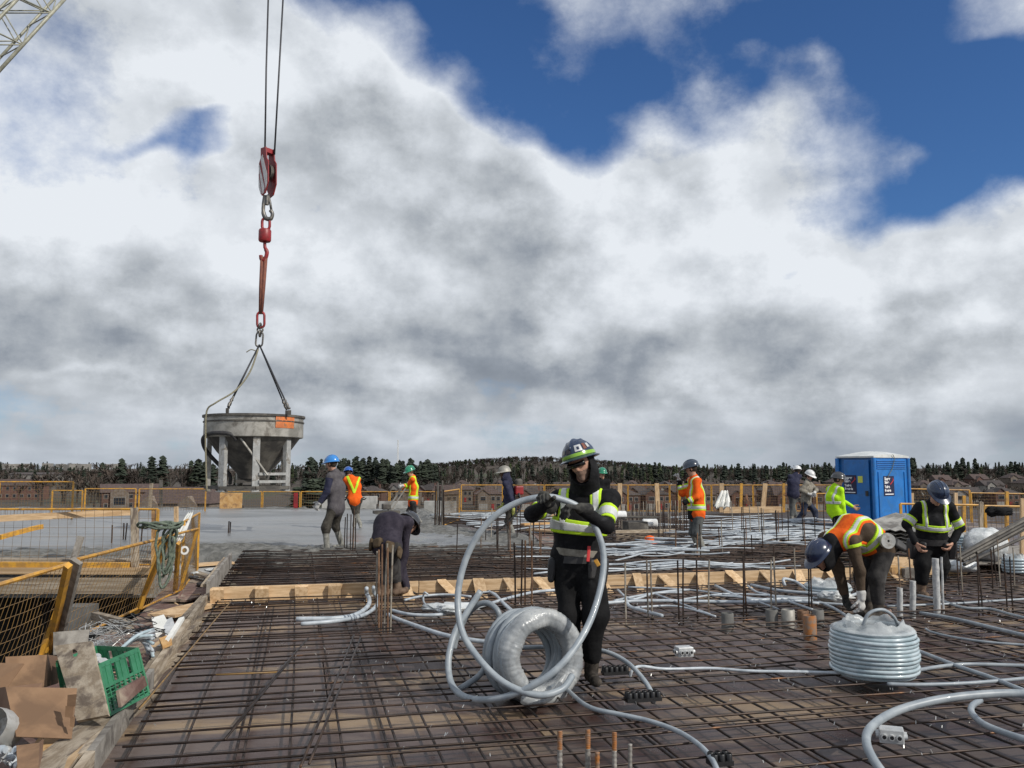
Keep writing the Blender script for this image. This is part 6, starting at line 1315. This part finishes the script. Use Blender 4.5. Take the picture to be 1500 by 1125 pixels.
for k in range(14):
    p = P(random.uniform(-5, 32), random.uniform(1088, 1122), 4.55 + random.uniform(-.1, .1)); d = V((random.uniform(-1, 1), random.uniform(-1, 1), random.uniform(-.2, .6))).normalized(); mb = MB(); mb.tube([p, p + d * .045], .018, 10); mb.tube([p + d * .012, p + d * .03], .023, 10); mb.build('conduit_fitting', M['box_grey' if k % 3 else 'pipe_pale'], label='small grey conduit fitting spilled in the lower left corner', cat='fitting', group='fittings spilled in the corner', smooth=1)
MB().lathe([(.02, -.05), (.03, -.06), (.09, -.03), (.11, .05), (.10, .12)], P(4, 1072, 4.7), 18, (1, 0, 0), (0, .5, .85), (-.2, -.85, .5)).build('steel_bowl', M['steel_pale'], label='shiny metal bowl shape under the cardboard flap', cat='bowl', smooth=1)
# bundle of short conduit ends and tie wire
bn = root('conduit_bundle', P(195, 960, 6.9), 'fanned bundle of short pale conduit lengths lying in the rubbish', 'conduits')
for k in range(16):
    a = P(170 + k * 2.3 + random.uniform(-2, 2), 955 - k * 2.2, 6.4 + k * .09); b = P(222 + random.uniform(-5, 5), 922 + k * 2.8 + random.uniform(-4, 4), 7.0 + random.uniform(-.3, .1)); a = a.lerp(P(200, 940, 6.8), .1)
    MB().tube(smooth_path([a, a.lerp(b, .5) + V((0, 0, .03)), b], 3), .013, 8).build('conduit', M['pipe_pale' if k % 3 else 'pipe_blue'], parent=bn, smooth=2)
wb = root('tie_wire_bundle', P(165, 940, 7), 'tangled bundle of silver tie wire in the rubbish heap', 'wire')
for k in range(46):
    a = P(random.uniform(135, 185), random.uniform(918, 952), random.uniform(6.8, 7.2)); pts = [a + V((random.uniform(-.14, .14), random.uniform(-.1, .1), random.uniform(-.03, .09))) for _ in range(4)]; MB().tube(smooth_path(pts, 3), .0028, 3).build('wire', M['tie_wire'], parent=wb)
wb2 = root('tie_wire_bundle', P(205, 930, 7.1), 'loose black tie wire snarled over the conduit ends', 'wire')
for k in range(9):
    a = P(random.uniform(190, 225), random.uniform(915, 940), 7.0); MB().tube(smooth_path([a + V((random.uniform(-.22, .22), random.uniform(-.1, .1), random.uniform(-.02, .12))) for _ in range(5)], 4), .0035, 4).build('wire', M['black_plastic'], parent=wb2)
for a, b, c, d, mm, lb in (((222, 905), (240, 900), (248, 915), (228, 930), 'foam', 'white foam block at the top of the rubbish heap'), ((238, 910), (252, 904), (258, 920), (243, 932), 'box_grey', 'printed white carton piece next to the foam block'), ((233, 935), (250, 928), (252, 940), (238, 946), 'ply_orange', 'orange wood chip below the printed carton'), ((262, 905), (270, 903), (246, 941), (240, 939), 'foam', 'thin white strip of wood by the printed carton'), ((130, 943), (152, 936), (160, 955), (140, 968), 'film', 'sheet of white paper between crate and wire')):
    slab3([P(*q_, 7.55 - (q_[1] - 905) * .012) for q_ in (a, b, c, d)], .03 if mm != 'film' else .004, mm, lb, 'foam' if mm == 'foam' else 'scrap', 'scrap')
for (x, y, r_, mm, lb) in ((309, 838, .05, 'film', 'crumpled white paper cup near the fence corner'), (285, 842, .04, 'film', 'crumpled white wrapper beside the fence corner'), (282, 848, .04, 'black_rubber', 'dark glove scrap by the fence corner'), (228, 966, .03, 'black_rubber', 'black rubber cap lying among boards'), (300, 860, .06, 'black_rubber', 'dark pair of pliers on the corner boards'), (236, 948, .02, 'film', 'tiny white scrap beside the kerb')):
    lump('litter', gp(x, y, .0), r_ * 1.8, r_, r_ * .6, mm, lb, 'litter', x, .3, (12, 8))
for k in range(60):       # wood chips
    x, y = random.uniform(160, 330), random.uniform(850, 1000); p = gp(x, y, .0)
    if ab(p)[0] > KA - .1 or ab(p)[0] < KA - .75: continue
    d = V((random.uniform(-1, 1), random.uniform(-1, 1), random.uniform(-.1, .2))).normalized(); L = random.uniform(.03, .14)
    MB().beam(p, p + d * L, random.uniform(.01, .035), .008).build('wood_chip', M[random.choice(('wood', 'wood_old', 'wood_red'))], label='loose wood chip scattered over the left walkway', cat='wood chip', group='wood chips on the walkway')
# ------------------------------------------------------------------ beyond the site: houses, trees, mast
D_('brick', (.085, .042, .032), (.12, .065, .05), 1.5, .9, var=.25); D_('stone', (.135, .105, .082), (.19, .155, .125), 1.2, .9, var=.2); D_('siding', (.22, .205, .185), (.28, .265, .24), 2, .8, var=.15)  # brick and stone darkened to stand for cloud shadow over the houses
D_('shingle', (.042, .034, .032), (.062, .05, .046), 1.2, .9, var=.3); D_('shingle_brown', (.055, .038, .034), (.08, .055, .048), 1.2, .9, var=.25); D_('glass', (.02, .025, .032), None, rough=.1)
D_('conifer', (.017, .025, .016), (.030, .040, .023), .25, .9, var=.35); D_('conifer_light', (.03, .045, .016), (.05, .065, .024), .3, .9, var=.3); D_('bark', (.045, .035, .028), (.06, .05, .04), 2, .95); D_('bare_twigs', (.042, .031, .024), (.070, .050, .037), .2, .95, var=.3); D_('rust_leaf', (.12, .055, .03), (.16, .08, .045), .3, .95, var=.2)  # conifer greens lightened in place of distance haze
def house(name, label, w_, d_, h_, wallm, roofm, kind, rh=2.6, loc=(0, 0, 0)):
    rt = root(name, (0, 0, 0), label, 'house', 'houses beyond the site')
    MB().box((0, 0, h_ / 2 - .8), (w_, d_, h_ + 1.6)).build('wall', M[wallm], parent=rt)
    e = .5; mb = MB(); W, Dp = w_ / 2 + e, d_ / 2 + e
    if kind == 'hip':
        rl = max(W - Dp, .6) if W > Dp else .6; vs = [(-W, -Dp, h_), (W, -Dp, h_), (W, Dp, h_), (-W, Dp, h_), (-rl, 0, h_ + rh), (rl, 0, h_ + rh)]
        mb.add(vs, [(0, 1, 5, 4), (1, 2, 5), (2, 3, 4, 5), (3, 0, 4), (3, 2, 1, 0)])
    else:
        vs = [(-W, -Dp, h_), (W, -Dp, h_), (W, Dp, h_), (-W, Dp, h_), (-W, 0, h_ + rh), (W, 0, h_ + rh)]; mb.add(vs, [(0, 1, 5, 4), (2, 3, 4, 5), (1, 2, 5), (3, 0, 4), (3, 2, 1, 0)])
    rf = mb.build('roof', M[roofm], parent=rt); MB().box((w_ * .28, .8, h_ + rh * .9), (.7, .7, 1.8)).build('chimney', M[wallm], parent=rf)
    gw = w_ * .42; mb = MB(); yg = -d_ / 2 - .9; x0 = -w_ * .22
    mb.box((x0, yg + .45, h_ / 2 - .8), (gw, .9, h_ + 1.6)); mb.prism([(x0 - gw / 2 - .3, yg, h_), (x0 + gw / 2 + .3, yg, h_), (x0, yg, h_ + gw * .42)], (0, d_ * .4, 0)); mb.build('front_gable', M[wallm], parent=rt)
    mb = MB(); vs = [(x0 - gw / 2 - .5, yg - .3, h_ - .1), (x0, yg - .3, h_ + gw * .42 + .15), (x0 + gw / 2 + .5, yg - .3, h_ - .1), (x0 - gw / 2 - .5, yg + d_ * .45, h_ - .1), (x0, yg + d_ * .45, h_ + gw * .42 + .15), (x0 + gw / 2 + .5, yg + d_ * .45, h_ - .1)]
    mb.add(vs + [(a, b, c - .2) for a, b, c in vs], [(0, 1, 4, 3), (1, 2, 5, 4), (6, 9, 10, 7), (7, 10, 11, 8), (0, 6, 7, 1), (1, 7, 8, 2), (0, 3, 9, 6), (2, 8, 11, 5)]); mb.build('gable_roof', M[roofm], parent=rt)
    def win(x, z, ww, hh, y):
        f_ = MB().box((x, y - .04, z), (ww + .25, .12, hh + .25)).build('window', M['siding'], parent=rt); MB().box((x, y - .10, z), (ww, .06, hh)).build('pane', M['glass'], parent=f_)
    win(x0, h_ * .72, gw * .45, 1.4, yg); win(w_ * .16, h_ * .72, 1.2, 1.4, -d_ / 2); win(w_ * .36, h_ * .72, 1.2, 1.4, -d_ / 2); win(w_ * .36, h_ * .25, 1.4, 1.5, -d_ / 2)
    MB().box((x0, yg - .05, 1.1), (gw * .8, .12, 2.2)).build('garage_door', M['siding'], parent=rt); MB().box((w_ * .15, -d_ / 2 - .05, 1.05), (1.0, .12, 2.1)).build('door', M['red_paint'], parent=rt)
    return rt
protos = [house('house', 'brick house with dark hipped roof', 11, 10, 5.6, 'brick', 'shingle', 'hip'), house('house', 'stone fronted house with brown hipped roof', 10, 11, 5.8, 'stone', 'shingle_brown', 'hip', 3), house('house', 'brick house with gabled roof', 10, 9, 5.4, 'brick', 'shingle_brown', 'gable', 3.2), house('house', 'pale house with dark gabled roof', 11, 9, 5.2, 'siding', 'shingle', 'gable', 2.8)]
used = [False] * 4; LB = ['reddish brick house with dark hipped roof among the houses below the site', 'stone fronted house with brown hipped roof among the houses below the site', 'reddish brick house with brown gabled roof among the houses below the site', 'pale sided house with dark gabled roof among the houses below the site']
def put_house(x, y, i, rz):
    o = protos[i]; z = float(TZ(x, y))
    if not used[i]: used[i] = True; o.location = (x, y, z); o.rotation_euler = (0, 0, rz); o['label'] = LB[i]; return o
    return copy_thing(o, (x, y, z), rz, label=LB[i])
rnd = random.Random(11)
for row, (y, x0, x1, st) in enumerate(((330, -25, 130, 15), (368, -60, 150, 15), (415, -40, 190, 16), (470, -60, 300, 18), (530, -30, 330, 20), (350, 185, 300, 17), (400, 250, 340, 18))):
    x = x0
    while x < x1:
        put_house(x + rnd.uniform(-1.5, 1.5), y + rnd.uniform(-4, 4), rnd.choice((0, 1, 2, 0, 3, 1) if row > 1 else (0, 1, 2, 1)), rnd.uniform(-.25, .25) + (PI if False else 0)); x += st * rnd.uniform(.95, 1.15)
def at(px, Y): p = P(px, 690, Y); return p.x, Y, float(TZ(p.x, Y))
def block(name, label, px, Y, w_, d_, h_, wallm, roofm, rh, rz, nw, floors, kind='gable', gables=()):
    rt = root(name, (0, 0, 0), label, 'building'); MB().box((0, 0, h_ / 2 - 1), (w_, d_, h_ + 2)).build('wall', M[wallm], parent=rt); W, Dp = w_ / 2 + .6, d_ / 2 + .6
    MB().add([(-W, -Dp, h_), (W, -Dp, h_), (W, Dp, h_), (-W, Dp, h_), (-W + (3 if kind == 'hip' else 0), 0, h_ + rh), (W - (3 if kind == 'hip' else 0), 0, h_ + rh)], [(0, 1, 5, 4), (2, 3, 4, 5), (1, 2, 5), (3, 0, 4), (3, 2, 1, 0)]).build('roof', M[roofm], parent=rt)
    for g_ in gables:
        x = g_ * w_; MB().prism([(x - 3.2, -d_ / 2 - 1, -1), (x + 3.2, -d_ / 2 - 1, -1), (x + 3.2, -d_ / 2 - 1, h_ - .2), (x, -d_ / 2 - 1, h_ + 2.4), (x - 3.2, -d_ / 2 - 1, h_ - .2)], (0, d_ * .45, 0)).build('gable', M['stone'], parent=rt)
        f_ = MB().box((x, -d_ / 2 - 1.05, h_ * .5), (4.2, .12, h_ * .5)).build('window', M['siding'], parent=rt); MB().box((x, -d_ / 2 - 1.12, h_ * .5), (3.9, .06, h_ * .44)).build('pane', M['glass'], parent=f_)
    for fl in range(floors):
        for i in range(nw):
            x = -w_ / 2 + w_ * (i + .5) / nw
            if any(abs(x - g_ * w_) < 4 for g_ in gables): continue
            z = h_ * (fl + .55) / floors; f_ = MB().box((x, -d_ / 2 - .04, z), (1.5, .12, 1.7)).build('window', M['siding'], parent=rt); MB().box((x, -d_ / 2 - .10, z), (1.25, .06, 1.45)).build('pane', M['glass'], parent=f_)
    x, y, z = at(px, Y); rt.location = (x, y, z); rt.rotation_euler = (0, 0, rz); return rt
block('townhouse', 'row of red brick townhouses with brown roofs at far left', 192, 330, 20, 9, 6.5, 'brick', 'shingle_brown', 3.2, .5, 7, 2, 'gable', (-.2,))
block('hall', 'long dark roofed hall with pale stone gables behind the bucket', 268, 285, 26, 12, 4.2, 'stone', 'shingle_brown', 5.2, -.15, 8, 1, 'hip', (-.30, .22))
block('townhouse', 'low brick building with brown roof at the far left edge', 20, 420, 30, 10, 7, 'brick', 'shingle_brown', 3, .1, 9, 2)
block('warehouse', 'pale low warehouse far off at left', 60, 640, 40, 14, 6, 'siding', 'shingle', 1.5, 0, 8, 1)
# trees
def conifer_mb(seed, m2=1.0):
    rd = random.Random(seed); mb = MB(); H = 1.0; mb.tube([(0, 0, -.04), (0, 0, .5), (0, 0, .97)], [.018, .012, .004], 5, 1)
    for k in range(13):
        z = .10 + .86 * k / 12.5; rad = (.21 * (1 - z) ** .8 + .015) * rd.uniform(.75, 1.2)
        for j in range(7):
            a = rd.uniform(0, 6.28); r_ = rad * rd.uniform(.6, 1.15); w_ = .05 + rad * .35; dx, dy = math.cos(a), math.sin(a); zz = z + rd.uniform(-.03, .03)
            mb.add([(0, 0, zz + .035), (dx * r_ * .6 - dy * w_, dy * r_ * .6 + dx * w_, zz - .01), (dx * r_, dy * r_, zz - .05), (dx * r_ * .6 + dy * w_, dy * r_ * .6 - dx * w_, zz - .015)], [(0, 1, 2), (0, 2, 3)], 0)
    return mb
def bare_mb(seed):
    rd = random.Random(seed); mb = MB(); mb.tube([(0, 0, -.04), (rd.uniform(-.02, .02), 0, .3), (0, rd.uniform(-.02, .02), .6)], [.028, .02, .008], 5, 1)
    for k in range(9):
        z = rd.uniform(.22, .6); a = rd.uniform(0, 6.28); L = rd.uniform(.2, .4); d = V((math.cos(a) * .7, math.sin(a) * .7, rd.uniform(.5, 1.1))).normalized(); b = V((0, 0, z)); e = b + d * L; mb.tube([b, e], [.010, .003], 3, 1)
        for j in range(13):
            p = b.lerp(e, rd.uniform(.3, 1)); dd = (d + V((rd.uniform(-1, 1), rd.uniform(-1, 1), rd.uniform(-.3, 1)))).normalized(); q_ = p + dd * rd.uniform(.07, .2); s_ = V((-dd.y, dd.x, 0)) * rd.uniform(.010, .024)
            mb.add([p - s_ * .4, p + s_ * .4, q_ + s_, q_ - s_], [(0, 1, 2, 3)], 0)
    return mb
def proto_mesh(mb, mats, nm):
    o = mb.build(nm, mats, org=(0, 0, 0)); me = o.data; bpy.data.objects.remove(o); return me
TM = {'conifer': [proto_mesh(conifer_mb(i), [M['conifer'], M['bark']], 'conifer') for i in range(5)], 'pale_conifer': [proto_mesh(conifer_mb(i + 20), [M['conifer_light'], M['bark']], 'conifer') for i in range(3)], 'bare_tree': [proto_mesh(bare_mb(i + 40), [M['bare_twigs'], M['bark']], 'bare_tree') for i in range(5)], 'rusty_tree': [proto_mesh(bare_mb(i + 60), [M['rust_leaf'], M['bark']], 'bare_tree') for i in range(2)]}
TL = {'conifer': ('dark evergreen conifer in the treeline behind the houses', 'conifers in the far treeline'), 'pale_conifer': ('lighter green conifer in the treeline behind the houses', 'lighter conifers in the far treeline'), 'bare_tree': ('bare brown leafless tree on the plain beyond the site', 'bare trees beyond the site'), 'rusty_tree': ('small reddish brown leafed tree just beyond the site fence', 'reddish trees beyond the fence')}
rt_rnd = random.Random(5)
def tree(kind, px, Y, h_, wd=1.0, z=None):
    me = rt_rnd.choice(TM[kind]); x, y, zz = at(px, Y); o = bpy.data.objects.new('conifer_tree' if 'conifer' in kind else 'bare_tree', me); COL.objects.link(o)
    s_ = h_ * wd * rt_rnd.uniform(.85, 1.2); o.location = (x, y, zz if z is None else z); o.scale = (s_, s_, h_); o.rotation_euler = (0, 0, rt_rnd.uniform(0, 6.28)); return tag(o, TL[kind][0] + (' left of the bucket' if px < 330 else ' between bucket and radio mast' if px < 582 else ' between radio mast and blue toilet' if px < 1225 else ' right of the blue toilet'), 'tree', TL[kind][1])
U = rt_rnd.uniform
def top_h(px, py, Y): x, y, z = at(px, Y); return P(px, py, Y).z - z
# silhouettes: tops read from the skyline
for k in range(80):
    px = U(450, 640); Y = U(520, 640); py = 674 + 3 * math.sin(px * .08) + 2.5 * math.sin(px * .031 + 1) + U(-5, 7); tree('conifer', px, Y, max(6, top_h(px, py, Y)), 1.15)
for k in range(60):
    px = U(1060, 1510); Y = U(560, 700); py = 680 + 3 * math.sin(px * .07) + 2.5 * math.sin(px * .027 + 2) + U(-6, 6) - (5 if 1320 < px < 1430 else 0); tree('conifer', px, Y, max(6, top_h(px, py, Y)), 1.15)
for k in range(36):
    px = U(720, 1080); Y = U(640, 760); py = 680 + U(-4, 6); tree('conifer' if U(0, 1) < .35 else 'pale_conifer', px, Y, max(6, top_h(px, py, Y)), 1.15)
for px, py, Y in ((165, 672, 420), (178, 670, 430), (190, 674, 450), (222, 667, 440), (238, 666, 450), (250, 671, 460), (268, 668, 430), (280, 673, 440), (290, 670, 430), (300, 674, 420), (455, 668, 480), (466, 672, 470), (312, 676, 420), (205, 676, 430), (150, 676, 450)):
    tree('conifer' if U(0, 1) < .6 else 'bare_tree', px, Y, top_h(px, py, Y), 1.3)
for px, py, Y in ((448, 706, 260), (458, 700, 255), (470, 698, 262), (436, 712, 250), (482, 704, 270)): tree('conifer', px, Y, top_h(px, py, Y), 2.2)
for k in range(60):
    px = U(-10, 320); Y = U(330, 620); py = 690 + U(-6, 12) * 1.0; tree('bare_tree', px, Y, max(4, top_h(px, py, Y)), 1.2)
for px, py, Y in ((1211, 690, 70), (1218, 694, 71), (1206, 697, 69), (1086, 698, 90), (1100, 700, 92), (1092, 702, 91)): tree('rusty_tree', px, Y, top_h(px, py, Y), .7)
for k in range(40):
    px = U(560, 1160); Y = U(420, 520); py = 697 + U(-4, 5); tree('bare_tree', px, Y, max(4, top_h(px, py, Y)), 1.1)
# far woods, one mass
def wood(name, n, fx, label, kinds, wd=.9):
    V_, F_, MI = [], [], []; base = 0; mats = []; meshes = [(m_, kind) for kind in kinds for m_ in TM[kind]]
    cache = []
    for m_, kind in meshes:
        co = np.empty(len(m_.vertices) * 3); m_.vertices.foreach_get('co', co); cache.append((co.reshape(-1, 3), [tuple(p.vertices) for p in m_.polygons], [p.material_index for p in m_.polygons], kind))
    mats = [M['conifer'], M['bark'], M['conifer_light'], M['bare_twigs']]; mo = {'conifer': 0, 'pale_conifer': 2, 'bare_tree': 3}
    for k in range(n):
        x, y, h_, ki = fx(k); cands = [c for c in cache if c[3] == ki]; co, fc, mi, _ = rt_rnd.choice(cands); a = U(0, 6.28); ca, sa = math.cos(a), math.sin(a); s_ = h_ * wd
        z = float(TZ(x, y)); X = np.stack([(co[:, 0] * ca - co[:, 1] * sa) * s_ + x, (co[:, 0] * sa + co[:, 1] * ca) * s_ + y, co[:, 2] * h_ + z], 1); V_.append(X)
        F_ += [tuple(i + base for i in f) for f in fc]; MI += [mo[ki] if i == 0 else 1 for i in mi]; base += len(co)
    me = bpy.data.meshes.new(name); me.from_pydata(np.concatenate(V_).tolist(), [], F_)
    for m_ in mats: me.materials.append(m_)
    me.polygons.foreach_set('material_index', MI); me.update(); o = bpy.data.objects.new(name, me); COL.objects.link(o); return tag(o, label, 'wood', None, 'stuff')
def fx1(k):
    px = U(420, 1560); Y = U(600, 780); x = P(px, 690, Y).x; t = U(0, 1); return x, Y, U(9, 13.5), 'conifer' if t < .38 else 'pale_conifer' if t < .48 else 'bare_tree'
wood('wood', 850, fx1, 'dark belt of mixed evergreen and bare woodland along the skyline behind the houses', ('conifer', 'pale_conifer', 'bare_tree'))
def fx2(k):
    px = U(590, 1120); Y = U(860, 1080); x = P(px, 690, Y).x; return x, Y, U(4, 6.5), 'bare_tree' if U(0, 1) < .85 else 'pale_conifer'
wood('wood', 1100, fx2, 'brown leafless wood covering the low hill in the middle of the skyline', ('bare_tree', 'pale_conifer'), 2.3)
def fx4(k):
    px = U(520, 1560); Y = U(330, 660); x = P(px, 690, Y).x; return x, Y, U(5, 9), 'bare_tree'
wood('wood', 800, fx4, 'low brown leafless scrub between the houses and the evergreen belt', ('bare_tree',), 1.3)
def fx3(k):
    px = U(-60, 460); Y = U(560, 1500); x = P(px, 690, Y).x; return x, Y, U(7, 13), 'bare_tree' if U(0, 1) < .75 else 'conifer'
wood('wood', 800, fx3, 'dull brown wooded plain stretching away at the left of the skyline', ('bare_tree', 'conifer'), 1.2)
# pale specks of the distant town on the left skyline
rt_t = random.Random(3)
for k in range(26):
    px = rt_t.uniform(0, 175); Y = rt_t.uniform(1250, 1600); x, y, z = at(px, Y); w_ = rt_t.uniform(6, 13)
    o = MB().box((x, y, z + 5), (w_, 12, rt_t.uniform(2, 6) + 4), rt_t.uniform(-.3, .3)).add([], []).build('building', M['siding'], label='tiny pale building of the distant town on the left skyline', cat='building', group='distant town buildings')
ms = root('radio_mast', V(at(582.5, 900)), 'thin pale radio mast rising above the trees', 'mast'); x, y, z = at(582.5, 900); zt_ = P(582.5, 644, 900).z
for dx, dy in ((-.9, -.5), (.9, -.5), (0, .9)): MB().tube([(x + dx, y + dy, z), (x + dx * .4, y + dy * .4, zt_)], .22, 4).build('mast_leg', M['hat_white'], parent=ms)
mb = MB()
for k in range(26):
    t = k / 26; zz = z + (zt_ - z) * t; s_ = 1 - .6 * t; mb.tube([(x - .9 * s_, y - .5 * s_, zz), (x + .9 * s_, y - .5 * s_, zz + 1.2)], .10, 3); mb.tube([(x + .9 * s_, y - .5 * s_, zz), (x, y + .9 * s_, zz + 1.2)], .10, 3)
mb.build('mast_lattice', M['hat_white'], parent=ms)
# parked cars in the street
for k, c in enumerate(((.5, .5, .5), (.03, .03, .035), (.55, .55, .54), (.08, .02, .02))): D_('car_%d' % k, c, None, rough=.25, coat=.6)
def car(loc, rz, mm, label):
    rt = root('parked_car', (0, 0, 0), label, 'car', 'cars parked in the street')
    mb = MB(); pr = [(-2.2, .35), (2.2, .35), (2.2, .75), (1.2, .9), (.5, 1.42), (-1.3, 1.42), (-1.9, .95), (-2.2, .9)]; mb.prism([(x, -.85, z) for x, z in pr], (0, 1.7, 0)); mb.build('body', M[mm], parent=rt, bevel=.06)
    MB().prism([(x, -.87, z) for x, z in ((1.05, .95), (.48, 1.34), (-1.25, 1.34), (-1.7, .97))], (0, 1.74, 0)).build('windows', M['glass'], parent=rt)
    for x in (-1.35, 1.35):
        for y in (-.8, .8): MB().lathe([(.02, -.1), (.33, -.1), (.33, .1), (.02, .1)], (x, y, .33), 12, (1, 0, 0), (0, 0, 1), (0, -1, 0)).build('wheel', M['black_rubber'], parent=rt)
    rt.location = loc; rt.rotation_euler = (0, 0, rz); return rt
for k, (px, Y) in enumerate(((214, 372), (218, 362), (222, 352), (227, 344), (209, 384), (354, 330), (340, 300))):
    x, y, z = at(px, Y); car((x, y, z + .4), 1.2 + k * .1, 'car_%d' % (k % 4), ('silver', 'black', 'white', 'dark red')[k % 4] + ' car parked in the street by the townhouses' + ('' if k < 4 else ', %s' % ('farthest one', 'near the bucket legs', 'closest one')[k - 4]))
